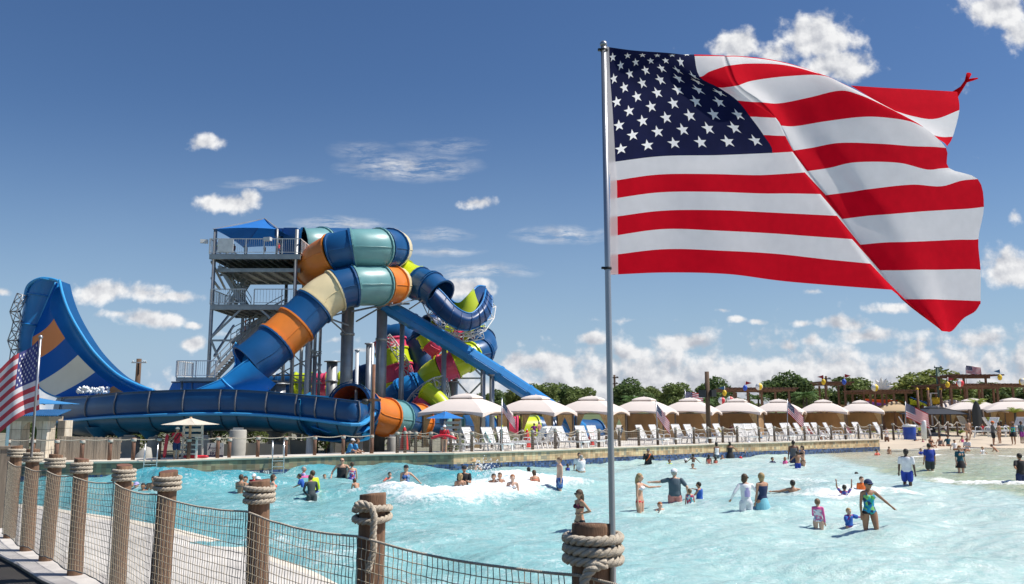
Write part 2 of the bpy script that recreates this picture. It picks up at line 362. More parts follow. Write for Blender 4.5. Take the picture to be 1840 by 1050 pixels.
    def mr(v, a, c, d=0., e=1.):
        r = N.new('ShaderNodeMapRange'); r.inputs[1].default_value = a; r.inputs[2].default_value = c; r.inputs[3].default_value = d; r.inputs[4].default_value = e; L.new(v, r.inputs[0]); return r.outputs[0]
    def mt(op, a, c):
        n = N.new('ShaderNodeMath'); n.operation = op
        for i, v in enumerate((a, c)):
            if isinstance(v, (int, float)): n.inputs[i].default_value = v
            else: L.new(v, n.inputs[i])
        return n.outputs[0]
    n1 = nz(5, 7, .7); fo = mt('ADD', at_.outputs['Alpha'], mt('MULTIPLY', mt('SUBTRACT', n1.outputs[0], .5), 1.5)); fo = mt('MULTIPLY', mr(fo, .28, .72), mr(at_.outputs['Alpha'], .04, .2))
    # thin pale lace: part drifting foam, part floor caustics painted into the colour
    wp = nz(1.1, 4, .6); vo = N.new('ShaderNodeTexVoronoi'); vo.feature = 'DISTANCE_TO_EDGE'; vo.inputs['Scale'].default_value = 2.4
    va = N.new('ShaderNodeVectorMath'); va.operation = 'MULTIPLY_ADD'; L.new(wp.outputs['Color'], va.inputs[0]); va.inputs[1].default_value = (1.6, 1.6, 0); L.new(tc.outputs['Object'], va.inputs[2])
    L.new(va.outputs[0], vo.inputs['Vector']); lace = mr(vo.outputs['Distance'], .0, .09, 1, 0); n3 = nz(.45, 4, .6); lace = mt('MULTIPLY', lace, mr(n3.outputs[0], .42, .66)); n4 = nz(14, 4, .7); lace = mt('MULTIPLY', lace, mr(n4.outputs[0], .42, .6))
    fine = nz(2.2, 7, .72, (1, 1.7, 1)); ff = mr(fine.outputs[0], .35, .68)
    mx = N.new('ShaderNodeMix'); mx.data_type = 'RGBA'; mx.blend_type = 'MULTIPLY'; mx.inputs[0].default_value = 1; L.new(at_.outputs['Color'], mx.inputs[6])
    cr = N.new('ShaderNodeMix'); cr.data_type = 'RGBA'; L.new(ff, cr.inputs[0]); cr.inputs[6].default_value = (.74, .89, .90, 1); cr.inputs[7].default_value = (1.17, 1.08, 1.06, 1); L.new(cr.outputs[2], mx.inputs[7])
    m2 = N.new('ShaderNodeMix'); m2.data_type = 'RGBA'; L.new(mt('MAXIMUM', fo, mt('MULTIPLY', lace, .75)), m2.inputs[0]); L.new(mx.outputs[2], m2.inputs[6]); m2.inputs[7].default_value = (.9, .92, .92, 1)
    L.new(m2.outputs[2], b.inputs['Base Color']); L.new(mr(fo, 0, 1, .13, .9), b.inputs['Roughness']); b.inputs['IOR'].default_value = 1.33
    b1 = nz(3.2, 6, .62, (1, 1.5, 1)); b2 = nz(22, 4, .7); hh = mt('ADD', b1.outputs[0], mt('MULTIPLY', b2.outputs[0], .14)); hh = mt('ADD', hh, mt('MULTIPLY', mt('MULTIPLY', b2.outputs[0], fo), .5))
    bp = N.new('ShaderNodeBump'); bp.inputs['Strength'].default_value = .62; bp.inputs['Distance'].default_value = .15; L.new(hh, bp.inputs['Height']); L.new(bp.outputs[0], b.inputs['Normal'])
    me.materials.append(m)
water()
def wz(x, y):
    Ys, ss, z = WG; i = np.searchsorted(Ys, y); j = np.searchsorted(ss, x/y); i = min(max(i, 1), len(Ys)-1); j = min(max(j, 1), len(ss)-1); return float(z[i-1:i+1, j-1:j+1].mean())
def wp(px, py):
    z = 0.0
    for _ in range(6): q = gp(px, py, z); z = .5*z+.5*wz(q.x, q.y)
    return gp(px, py, z)
# ---- tiled pool wall
def tile_mat(name, cols, size, rough=.5):
    m = bpy.data.materials.new(name); m.use_nodes = True; nt = m.node_tree; N = nt.nodes; L = nt.links; b = N['Principled BSDF']; b.inputs['Roughness'].default_value = rough
    uv = N.new('ShaderNodeUVMap'); mp = N.new('ShaderNodeMapping'); mp.inputs['Scale'].default_value = (1/size, 1/size, 1); L.new(uv.outputs[0], mp.inputs[0])
    fl = N.new('ShaderNodeVectorMath'); fl.operation = 'FLOOR'; L.new(mp.outputs[0], fl.inputs[0]); wn = N.new('ShaderNodeTexWhiteNoise'); wn.noise_dimensions = '2D'; L.new(fl.outputs[0], wn.inputs['Vector'])
    cr = N.new('ShaderNodeValToRGB'); cr.color_ramp.interpolation = 'CONSTANT'; e = cr.color_ramp.elements
    while len(e) < len(cols): e.new(.5)
    for i, c in enumerate(cols): e[i].position = i/len(cols); e[i].color = c+(1,)
    L.new(wn.outputs['Value'], cr.inputs[0])
    fr = N.new('ShaderNodeVectorMath'); fr.operation = 'FRACTION'; L.new(mp.outputs[0], fr.inputs[0]); sx = N.new('ShaderNodeSeparateXYZ'); L.new(fr.outputs[0], sx.inputs[0])
    mn = N.new('ShaderNodeMath'); mn.operation = 'MINIMUM'; L.new(sx.outputs[0], mn.inputs[0]); L.new(sx.outputs[1], mn.inputs[1]); lt = N.new('ShaderNodeMath'); lt.operation = 'LESS_THAN'; lt.inputs[1].default_value = .05; L.new(mn.outputs[0], lt.inputs[0])
    no = N.new('ShaderNodeTexNoise'); no.inputs['Scale'].default_value = 6; no.inputs['Detail'].default_value = 5; mm = N.new('ShaderNodeMix'); mm.data_type = 'RGBA'; mm.blend_type = 'OVERLAY'; mm.inputs[0].default_value = .6; L.new(cr.outputs[0], mm.inputs[6]); L.new(no.outputs['Fac'], mm.inputs[7])
    hs = N.new('ShaderNodeHueSaturation');  L.new(mm.outputs[2], hs.inputs['Color'])
    mx = N.new('ShaderNodeMix'); mx.data_type = 'RGBA'; L.new(lt.outputs[0], mx.inputs[0]); L.new(hs.outputs[0], mx.inputs[6]); mx.inputs[7].default_value = (.2, .18, .14, 1); L.new(mx.outputs[2], b.inputs['Base Color']); return m
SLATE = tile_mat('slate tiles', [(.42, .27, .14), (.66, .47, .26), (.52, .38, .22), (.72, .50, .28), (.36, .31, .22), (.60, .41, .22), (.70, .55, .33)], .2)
SLATE_SHADE = tile_mat('shade-painted slate tiles', [(.16, .14, .08), (.24, .21, .12), (.20, .19, .12), (.26, .20, .12), (.14, .15, .11), (.21, .17, .10), (.28, .27, .16)], .2)  # darker slate copy: the left wall's shade is put into the tile colour
BLUET = tile_mat('blue waterline tiles', [(.02, .05, .14), (.04, .09, .25), (.015, .03, .08), (.07, .13, .28), (.03, .07, .18), (.10, .12, .14)], .11, .25)
def wall_piece(pts, z0, z1, m, name, parent, off=0.0):
    vs = []; fs = []; uv = []; d = 0
    for i, (a, b) in enumerate(zip(pts, pts[1:])):
        n = V((b.y-a.y, -(b.x-a.x), 0)).normalized()*off; l = (b-a).length; k = len(vs)
        vs += [(a.x+n.x, a.y+n.y, z0), (b.x+n.x, b.y+n.y, z0), (b.x+n.x, b.y+n.y, z1), (a.x+n.x, a.y+n.y, z1)]; fs.append((k, k+1, k+2, k+3)); uv += [(d, z0), (d+l, z0), (d+l, z1), (d, z1)]; d += l
    me = bpy.data.meshes.new(name); me.from_pydata(vs, [], fs); u = me.uv_layers.new(name='UVMap'); u.data.foreach_set('uv', [c for p in uv for c in p]); me.materials.append(m)
    o = bpy.data.objects.new(name, me); C.objects.link(o); o.parent = parent; return o
def coping(pts, parent):
    g = MB(); r1 = []; 
    for i, p in enumerate(pts):
        a = pts[max(0, i-1)]; b = pts[min(len(pts)-1, i+1)]; n = V((b.y-a.y, -(b.x-a.x), 0)).normalized()
        r1.append([p+n*.05+V((0, 0, -.07)), p+n*.08+V((0, 0, -.03)), p+n*.08+V((0, 0, .02)), p+n*.05+V((0, 0, .035)), p-n*.30+V((0, 0, .035)), p-n*.32+V((0, 0, .0))])
    g.grid(r1, sm=False); return g.build('coping', mat('cream stone coping', (.66, .58, .47), .7, 0, .08, 3), parent)
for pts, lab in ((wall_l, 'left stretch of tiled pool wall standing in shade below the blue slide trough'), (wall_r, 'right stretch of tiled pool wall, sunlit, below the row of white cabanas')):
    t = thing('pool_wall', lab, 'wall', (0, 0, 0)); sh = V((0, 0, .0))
    wall_piece(pts, .33, DZ+.02, SLATE_SHADE if 'left' in lab else SLATE, 'slate_tiles', t); wall_piece(pts, -.9, .33, BLUET, 'blue_tile_band', t, .004); coping(pts, t)
for a, b in ((WEND, V((WEND.x+.4, WEND.y+18, DZ))),):
    t = thing('pool_wall', 'short return of the pool wall where the sunlit deck meets the tan beach', 'wall'); wall_piece([a, b], -.9, DZ, SLATE, 'slate_tiles', t)
# ---- near deck of pale concrete inside the net fence
def edge(px, py): return gp(px, py, .10)
ecurve = [V((-40, 30, .1)), edge(-40, 905), edge(60, 908), edge(140, 920), edge(220, 931), edge(300, 946), edge(400, 971), edge(500, 1003), edge(590, 1038), edge(660, 1075), V((.5, 12.2, .1)), V((5, 10, .1)), V((14, 8, .1))]
ecurve = resample(catmull(ecurve, 6), 50)
fl = [gp(30, 838, 2.1), gp(58, 838, 2.1), gp(98, 845, 2.1), gp(145, 855, 2.1), gp(222, 867, 2.1), gp(300, 888, 2.1), gp(465, 918, 2.1), gp(668, 962, 2.1), gp(1066, 1030, 2.1)]
fl[0] = fl[1]+(fl[1]-fl[2])*1.25+V((-.0, .25, 0)); fl.append(fl[-1]+(fl[-1]-fl[-2])*1.0)
fcurve = resample([V((fl[0].x-6, fl[0].y+3, 0))]+[V((p.x, p.y, 0)) for p in fl]+[V((14, -3, 0))], 50)
FZ = .62
rows = []
for k in range(50):
    e = ecurve[k]; f = fcurve[k]; d = V((f.x-e.x, f.y-e.y, 0)); dn = d.normalized(); r = [V((e.x, e.y, -.6)), V((e.x, e.y, .06)), V((e.x, e.y, .10))+dn*.04]
    r.append(V((e.x, e.y, .12))+dn*1.5); r.append(V((e.x, e.y, .10))+dn*1.53); r.append(V((e.x, e.y, .125))+dn*1.56)
    for t in (.35, .6, .85, 1.0): r.append(V((e.x+d.x*t, e.y+d.y*t, .12+(FZ-.16)*max(0, t-.2)/.8)))
    rows.append(r)
g = MB(); g.grid(rows, sm=False, mif=lambda j, q: 1 if q in (1, 2) else (2 if q in (3, 4) else 0))
tag(g.build('beach_deck', [CONCL, mat('bright edge band', (.70, .64, .54), .8, 0, .05), mat('dark groove', (.12, .11, .1), .9)]), kind='structure')
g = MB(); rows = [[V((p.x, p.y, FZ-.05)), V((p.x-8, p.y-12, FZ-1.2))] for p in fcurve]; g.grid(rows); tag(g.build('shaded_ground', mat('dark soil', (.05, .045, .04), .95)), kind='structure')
# ================================================================ NET FENCE IN FRONT
def rope_coil(g, c, R, z, r, tilt=0.0, ph=0, n=150, span=2*math.pi, z2=None, a0=0.0):
    # three-strand twisted rope laid round a post
    for s in range(3):
        pts = []
        for k in range(n+1):
            a = a0+span*k/n; tw = a*R/(r*.80)+s*2*math.pi/3+ph; rr = R+r*.52*math.cos(tw); zz = z+tilt*math.cos(a+ph)*R+(0 if z2 is None else (z2-z)*k/n)+r*.52*math.sin(tw)
            pts.append((c[0]+rr*math.cos(a), c[1]+rr*math.sin(a), zz))
        g.tube(pts, r*.58, 5, cap=False)
def rope_line(g, pts, r):
    pts = catmull(pts, 10) if len(pts) < 12 else [V(p) for p in pts]; pts = resample(pts, max(24, int(sum((b-a).length for a, b in zip(pts, pts[1:]))/(r*.34))))
    for s in range(3):
        q = []; d = 0
        for i, p in enumerate(pts):
            t = (pts[min(i+1, len(pts)-1)]-pts[max(0, i-1)]).normalized(); x = t.cross(V((.3, 1, .1))).normalized(); y = t.cross(x); d += (pts[i]-pts[max(0, i-1)]).length
            a = d/(r*.80)+s*2.094; q.append(p+x*math.cos(a)*r*.52+y*math.sin(a)*r*.52)
        g.tube(q, r*.58, 5)
WOODPOST = mat('brown round timber post', (.215, .12, .07), .8, 0, .35, 4, .7, 45, stretch=(5, 5, .35))
CUT = mat('sawn timber end', (.16, .07, .045), .85, 0, .3, 8)
NETM = mat('tan net cord', (.50, .42, .30), .9, 0, .2, 20)
NETD = mat('dark net cord', (.10, .12, .13), .9, 0, .2, 20)
fence = thing('net_fence', 'curving rope net fence on thick brown rope-topped posts in the foreground', 'fence', (fl[4].x, fl[4].y, FZ))
tops = [gp(40, 812, 0), ] ; topz = [2.40, 2.40, 2.36, 2.36, 2.34, 2.37, 2.40, 2.43, 2.40, 2.4]
rad = [.11, .115, .112, .11, .108, .112, .108, .112, .135, .12]
for i, p in enumerate(fl):
    if i == 9: continue
    r = rad[i]; zt = topz[i]; lean = V((.02*math.sin(i*2.3), 0, 0))
    g = MB(); n = 20; prof = [(FZ-.5, r*1.02), (1.2, r*1.0), (2.0, r*.98), (zt-.012, r*.97), (zt, r*.94)]
    rows = []
    for z, rr in prof:
        rows.append([(p.x+lean.x*(2.1-z)+rr*(1+.03*noise.noise(V((q*.7, i*3., z*.6))))*math.cos(q*2*math.pi/n), p.y+rr*math.sin(q*2*math.pi/n), z+(.015*math.cos(q*2*math.pi/n+i) if z == zt else 0)) for q in range(n)])
    g.grid(rows, close=True); cc = len(g.v); g.v.append((p.x, p.y, zt+.004))
    for q in range(n): g.f.append((cc-n+q, cc-n+(q+1) % n, cc)); g.m.append(1); g.sm.append(False)
    po = g.build('post', [WOODPOST, CUT], fence)
    g = MB(); rr = .027 if i != 8 else .030; zz = zt-.09 if i < 8 else zt-.085
    if i in (7,):
        rope_coil(g, p, r+rr, zz-.03, rr, .10, 1); rope_coil(g, p, r+rr, zz-.10, rr, -.12, 2); 
        rope_line(g, [(p.x-.05, p.y-r-.05, zz+.03), (p.x-.10, p.y-r-.07, zz+.02), (p.x+.0, p.y-r-.09, zz+.02), (p.x+.045, p.y-r-.085, zz-.06), (p.x+.04, p.y-r-.07, zz-.2), (p.x+.045, p.y-r-.06, zz-.33), (p.x+.02, p.y-r-.05, zz-.42), (p.x+.0, p.y-r-.04, zz-.5)], rr)
    elif i == 8:
        for k in range(3): rope_coil(g, p, r+rr, zz-.064*k, rr, .02*(-1)**k, k*1.1)
        rope_line(g, [(p.x+.06, p.y-r-.04, zz-.13), (p.x-.02, p.y-r-.065, zz-.15), (p.x-.07, p.y-r-.055, zz-.22), (p.x-.075, p.y-r-.05, zz-.34), (p.x-.07, p.y-r-.05, zz-.46), (p.x-.06, p.y-r-.05, zz-.62)], rr)
    else:
        for k in range(3): rope_coil(g, p, r+rr, zz+.01-.058*k, rr, .05*math.sin(i*1.7+k*.8), k*1.3+i)
    g.build('rope_wrap', ROPE, po)
for i in range(len(fl)-1):
    a, b = fl[i], fl[i+1]; d = V((b.x-a.x, b.y-a.y, 0)); L_ = d.length; nrm = V((d.y, -d.x, 0)).normalized()*.135
    if nrm.y > 0: nrm = -nrm
    a = V((a.x, a.y, 0))+nrm; b = V((b.x, b.y, 0))+nrm
    nc = max(12, int(L_/.056)); nr = 17; zb = FZ+.10
    def P(u, v, a=a, b=b, i=i):   # u along, v 0 top .. 1 bottom
        sag = .045*math.sin(math.pi*u); w = .05*math.sin(math.pi*u)*math.sin(math.pi*v)
        j = .008*noise.noise(V((u*18+i*5, v*9, 0)))
        q = a.lerp(b, u+.006*noise.noise(V((u*30, v*6+i, 4)))); return V((q.x+nrm.x*(w+j)*3, q.y+nrm.y*(w+j)*3, 2.1-sag*(1-v)+(zb-2.1)*v+.05*math.sin(math.pi*u)*v+.006*noise.noise(V((u*22, v*14, i)))))
    g = MB()
    for r_ in range(1, nr+1): g.tube([P(k/(nc/2), r_/nr) for k in range(int(nc/2)+1)], .0038, 4, cap=False)
    for c_ in range(nc+1):
        dk = (c_ > nc-3 or c_ < 1 or c_ % 2 == 1)
        g.tube([P(c_/nc+.003*((k % 2)-.5), k/nr) for k in range(nr+1)], .0032, 4, cap=False, mi=1 if dk else 0)
    g.build('net_panel', [NETM, NETD], fence)
    g = MB(); rope_line(g, [P(k/8, 0)+V((0, 0, .004)) for k in range(9)], .0095); g.build('top_rope', ROPE, fence)
    g = MB(); g.tube([P(k/8, 1)-V((0, 0, .012*(k % 2))) for k in range(9)], .008, 6); g.build('bottom_cord', NETD, fence)
# beam of pale boards carrying the fence
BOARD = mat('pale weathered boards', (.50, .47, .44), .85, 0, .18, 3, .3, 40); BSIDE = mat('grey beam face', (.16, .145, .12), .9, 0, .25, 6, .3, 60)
rows = []
ext = [fl[0]+V((-4, 2.2, 0))]+[p for p in fl]
off = []
for i, p in enumerate(ext):
    a = ext[max(0, i-1)]; b = ext[min(len(ext)-1, i+1)]; n = V((b.y-a.y, -(b.x-a.x), 0)).normalized()
    if n.y > 0: n = -n
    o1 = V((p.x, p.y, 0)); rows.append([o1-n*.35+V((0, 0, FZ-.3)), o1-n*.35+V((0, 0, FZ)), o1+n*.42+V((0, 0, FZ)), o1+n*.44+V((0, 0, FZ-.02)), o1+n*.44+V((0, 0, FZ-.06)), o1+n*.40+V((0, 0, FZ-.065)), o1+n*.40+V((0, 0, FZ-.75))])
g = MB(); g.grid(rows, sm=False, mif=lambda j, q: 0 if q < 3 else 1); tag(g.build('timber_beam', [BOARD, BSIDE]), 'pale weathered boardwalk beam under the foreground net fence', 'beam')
t = thing('timber_post', 'square weathered grey timber post at the far left edge with rails behind the net fence', 'post', gp(8, 948, FZ))
q = gp(8, 948, FZ); g = MB(); TZ = at(8, 806, q.y).z; g.box((q.x-.05, q.y, (FZ+TZ)/2), (.26, .26, TZ-FZ), .3); g.build('post', mat('grey timber', (.30, .24, .18), .85, 0, .25, 3, .4, 40, stretch=(5, 5, .5)), t)
g = MB(); g.box((q.x-.05, q.y, TZ+.02), (.30, .30, .06), .3); g.build('cap_board', MC['grey timber'], t)
# ================================================================ FLAGS
FR = mat('flag red', (.74, .004, .02), .9, 0, .06, 12, .15, 300, spec=.08, trans=.5); FW = mat('flag white', (.90, .87, .88), .9, 0, .03, 12, .15, 300, spec=.08, trans=.5); FB = mat('flag blue', (.010, .014, .060), .9, 0, .1, 12, .15, 300, spec=.08, trans=.2)
POLE = mat('grey aluminium pole', (.42, .43, .46), .35, .7, .06)
def flag_cloth(fn, name, parent, mats=None, nu=66, nv=52, star=True, split=None, stars=50):
    # fn(u, v) -> point; 13 stripes, canton u < .4, v < 7/13
    g = MB(); nv = 13*4
    us = sorted(set([i/nu for i in range(nu+1)]+[.4]+(split or [])))
    rows = [[fn(u, j/nv) for u in us] for j in range(nv+1)]
    def mif(j, q):
        if us[q] < .3999 and j < 28: return 2
        return 0 if (j//4) % 2 == 0 else 1
    g.grid(rows, mif=mif)
    if star:
        for r in range(9):
            for c in range(6 if r % 2 == 0 else 5):
                cu = (.4/12)*(1+2*c) if r % 2 == 0 else (.4/12)*(2+2*c); cv = (7/13)*(r+1)/10; R = .0270
                pts = []
                for k in range(10):
                    a = -math.pi/2+k*math.pi/5; rr = R if k % 2 == 0 else R*.40; pts.append((cu+rr*math.cos(a)*1.0/1.62, cv+rr*math.sin(a)*1.0*1.0))
                e = .002; c0 = fn(cu, cv); n = (fn(cu+e, cv)-c0).cross(fn(cu, cv+e)-c0).normalized()
                for sgn in (1, -1):
                    o = n*sgn*FOFF; i = len(g.v); g.v.append(tuple(c0+o)); g.v += [tuple(fn(max(0, min(.4, x)), max(0.0, y))+o) for x, y in pts]
                    for k in range(10): g.f.append((i, i+1+k, i+1+(k+1) % 10)); g.m.append(3); g.sm.append(False)
    return g.build(name, (mats or [FR, FW, FB])+[mat('star white', (.92, .92, .93), .9, 0, .02, 5, spec=.05)], parent)
FOFF = .0015
# big flag on the foreground post : control net in pixels (rows = stripe edges, columns along the fly)
FY = 5.35; FREC = .0019
colA = {0.0: [(1087+i*.68, 84+29.8*i) if i < 8 else (1096, [0, 0, 0, 0, 0, 0, 0, 0, 326, 358, 391, 425, 459, 494][i]) for i in range(14)],
 .13: [(1140,91),(1142,104),(1144,127),(1147,156),(1150,186),(1152,218),(1155,250),(1158,281),(1162,314),(1168,346),(1176,379),(1186,412),(1194,448),(1200,490)],
 .27: [(1198,95),(1200,103),(1204,121),(1212,147),(1222,176),(1235,210),(1252,245),(1262,279),(1272,313),(1283,345),(1293,378),(1300,415),(1308,451),(1300,493)],
 .40: [(1248,100),(1248,101),(1257,138),(1291,157.5),(1325,181),(1348,210),(1372,243),(1388,275),(1362,315),(1372,348),(1383,382),(1392,420),(1402,457),(1412,506)],
 .46: [(1274,100),(1275,101),(1275,129),(1306,157),(1340,182.5),(1371,211),(1392,244),(1406,274),(1404,313),(1422,348),(1442,385),(1460,425),(1482,466),(1507,514)],
 .52: [(1299,101),(1300,101.5),(1304,119),(1320,155),(1352,183.5),(1394,212),(1411,244.5),(1424,273),(1446,310),(1474,349),(1504,388),(1531,430),(1564,474),(1602,521)]}
colB = {.535: [(1302,101),(1304,102),(1310,118),(1326,154),(1368,184),(1402,226),(1424,271),(1450,308),(1484,351),(1513,394),(1546,440),(1581,486),(1620,538),(1692,594)],
 .62: [(1330,101),(1332,102.5),(1345,114.5),(1354,145),(1400,186),(1429,227),(1458,266),(1490,302),(1530,345),(1560,388),(1590,436),(1620,486),(1650,538),(1692,595)],
 .72: [(1390,108),(1393,110),(1405,116.5),(1418,137),(1452,176),(1485,218),(1510,257),(1537,292),(1563,340),(1600,385),(1630,435),(1655,485),(1675,538),(1700,596)],
 .83: [(1450,124),(1453,125.5),(1462,130),(1480,136.5),(1512,163),(1556,210),(1588,259),(1616,293),(1640,332),(1660,380),(1680,433),(1690,485),(1700,539),(1712,594)],
 .90: [(1500,144),(1502,145),(1506,147),(1521,154),(1548,172),(1605,213),(1640,263),(1666,305),(1692,335),(1710,377),(1722,431),(1728,484),(1732,540),(1732,572)],
 .95: [(1530,158),(1532,159),(1536,161),(1550,168.5),(1580,186),(1637,219),(1675,264),(1690,303),(1727,325),(1743,375),(1748,431),(1750,484),(1752,541),(1752,560)],
 1.0: [(1563,176),(1565,177),(1570,179),(1590,190),(1620,206),(1660,229),(1700,266),(1705,302),(1757,322),(1768,372),(1758,430),(1762,485),(1762,541),(1762,545)]}
for k in range(14):
    for u_, w_ in ((.13, .325), (.27, .675)): y_ = colA[u_][k][1]; colA[u_][k] = (colA[0.0][k][0]*(1-w_)+colA[.40][k][0]*w_, y_)
def depthA(u, k): return .10*math.sin(u*7+k*.25)*min(1, u*4)-.10*max(0, (3-k)/3)*math.sin(u*8)
def mknet(cols, dep):
    us = sorted(cols); return us, [[at(cols[u][k][0], cols[u][k][1], FY+dep(u, k)+FREC*(cols[u][k][0]-1087)) for u in us] for k in range(14)]
usA, netA = mknet(colA, depthA); usB, netB = mknet(colB, lambda u, k: .14+.085*math.sin((u-.53)*9+k*.3)*min(1, (u-.5)*8)+(k < 4)*(4-k)*.04)
def cr1(p, x, xs):
    i = 0
    while i < len(xs)-2 and x > xs[i+1]: i += 1
    t = (x-xs[i])/(xs[i+1]-xs[i]); b, c = p[i], p[i+1]
    a = p[i-1] if i > 0 else b*2-c; d = p[i+2] if i+2 < len(p) else c*2-b
    ha = (xs[i]-xs[i-1]) if i > 0 else (xs[i+1]-xs[i]); hb = xs[i+1]-xs[i]; hc = (xs[i+2]-xs[i+1]) if i+2 < len(xs) else hb
    m1 = (c-a)/(ha+hb)*hb; m2 = (d-b)/(hb+hc)*hb; t2 = t*t; t3 = t2*t
    return b*(2*t3-3*t2+1)+m1*(t3-2*t2+t)+c*(-2*t3+3*t2)+m2*(t3-t2)
def big(u, v):
    us, net = (usA, netA) if u <= .5201 else (usB, netB); u = min(u, .52) if u <= .5201 else max(u, .535)
    y = v*13; ks = list(range(14)); k0 = max(0, min(12, int(y))); rows = range(max(0, k0-1), min(14, k0+3))
    pts = [cr1(net[k], u, us) for k in rows]; return cr1(pts, y, list(rows))
t = thing('flag', 'huge American flag streaming right from a slim pole strapped to the nearest post', 'flag', at(1101, 1045, FY-.12))
g = MB(); g.tube([at(1084.5, 80, FY), at(1092, 480, FY), at(1101, 990, FY-.06), at(1102, 1100, FY-.09)], .0195, 12); g.ball(at(1084.5, 80, FY), .026, 10); g.build('pole', POLE, t)
flag_cloth(big, 'cloth', t, nu=90, split=[.52, .5202, .535])
g = MB(); hem = [[big(0, v/20)+V((0, -.006, 0)) for v in range(21)], [big(.018, v/20)+V((0, -.006, 0)) for v in range(21)]]; g.grid(hem); g.build('hem', FW, t)
for yy in (90, 482):
    g = MB(); pp = at(1085+(yy-80)*.0175, yy, FY); g.tube([pp+V((-.03, 0, -.006)), pp+V((-.03, 0, .008))], .012, 8); g.lathe(pp-V((0, 0, .01)), [(.024, 0), (.027, .008), (.024, .016)], 12); g.build('clip', mat('black clip', (.02, .02, .02), .5), t)
# folded upper fly corner behind
def fold(u, v):
    tp = [(1528,154),(1590,158),(1650,161),(1720,165)]; m1 = [(1600,197),(1640,209),(1680,214),(1724,198)]; m2 = [(1640,220),(1664,238),(1690,246),(1712,246)]; bt = [(1670,240),(1690,252),(1698,258),(1702,263)]
    L4 = [tp, m1, m2, bt]; pts = [cr1([at(x, y, FY+.45+FREC*(x-1087)-.08*k+.05*math.sin(k+x*.02)) for x, y in row], u, [0, .33, .66, 1]) for k, row in enumerate(L4)]; return cr1(pts, v*3, [0, 1, 2, 3])
g = MB(); g.grid([[fold(i/16, j/12) for i in range(17)] for j in range(13)], mif=lambda j, q: (0 if j < 4 else (1 if j < 8 else 0))); 
g.tube([at(1716, 170, FY+1.2+.5), at(1728, 158, FY+1.2+.5), at(1736, 146, FY+1.2+.48), at(1741, 133, FY+1.2+.48)], [.035, .016, .013, .022], 8); g.tube([at(1736, 146, FY+1.2+.48), at(1748, 143, FY+1.2+.46), at(1757, 141, FY+1.2+.45)], [.014, .012, .006], 6); g.build('folded_corner', [FR, FW], t)
# small flags : fn built from a drooping/streaming direction
def small_flag(label, top, hoist, fly, ang, droop, pole_bottom, wave=.12, poletop=None, yaw=0.0, vis=True, prad=.03):
    # top: world point of hoist top; fly direction angle ang (in the plane), droop pulls the fly end down
    t = thing('flag', label, 'flag', pole_bottom, group='small American flags on poles around the pool')
    ex = V((math.cos(yaw), math.sin(yaw), 0)); nn = V((-math.sin(yaw), math.cos(yaw), 0))
    def fn(u, v):
        d = fly*u; x = d*math.cos(ang)*(1-.08*droop*u); z = d*math.sin(ang)-droop*fly*u*u*.5
        w = wave*hoist*math.sin(u*7.5+v*1.2)*u**.5
        hv = hoist*v*(1-.10*u*droop)
        return top+ex*(x+hv*droop*.25*u)+nn*w+V((0, 0, z-hv+w*.35))
    global FOFF
    FOFF = .008
    flag_cloth(fn, 'cloth', t, nu=24, mats=[mat('small flag red', (.58, .008, .02), .9, 0, .05, 5, spec=.05, trans=.2), mat('small flag white', (.80, .78, .80), .9, 0, .03, 5, spec=.05, trans=.2), mat('small flag blue', (.02, .025, .11), .9, 0, .08, 5, spec=.05, trans=.1)])
    g = MB(); pt = V((top.x, top.y, top.z+.08)); g.tube([V(pole_bottom), pt], prad, 8); g.ball(pt, prad*1.5, 8); g.build('pole', POLE, t)
    return t
# ================================================================ WATER SLIDES
def fib(name, col, v=.13): return mat(name, col, .38, 0, v, .6, .02, 8, coat=.12)
BLUE = fib('deep blue fibreglass', (.006, .075, .215)); DBLUE = fib('navy fibreglass', (.006, .05, .17)); LBLUE = fib('light blue fibreglass', (.012, .19, .50)); LEDGE = fib('pale blue gelcoat', (.05, .34, .70))
TEAL = fib('teal fibreglass', (.15, .33, .34)); CREAM = fib('cream fibreglass', (.72, .60, .36)); ORANGE = fib('orange fibreglass', (.70, .20, .025)); LIME = fib('lime fibreglass', (.52, .62, .015)); PINK = fib('pink fibreglass', (.72, .065, .15)); pan = lambda n_, c_: mat(n_, c_, .6, 0, .04, .6, spec=.2); ROYAL = pan('royal blue panel', (.002, .12, .50)); PEACH = pan('orange panel', (.90, .32, .12)); OFFW = pan('white panel', (.88, .84, .74)); REDOR = fib('red orange lining', (.75, .09, .01))
COLN = {'B': (BLUE, 'deep blue'), 'D': (DBLUE, 'navy'), 'L': (LBLUE, 'light blue'), 'T': (TEAL, 'teal'), 'C': (CREAM, 'cream'), 'O': (ORANGE, 'orange'), 'Y': (LIME, 'lime green'), 'P': (PINK, 'pink')}
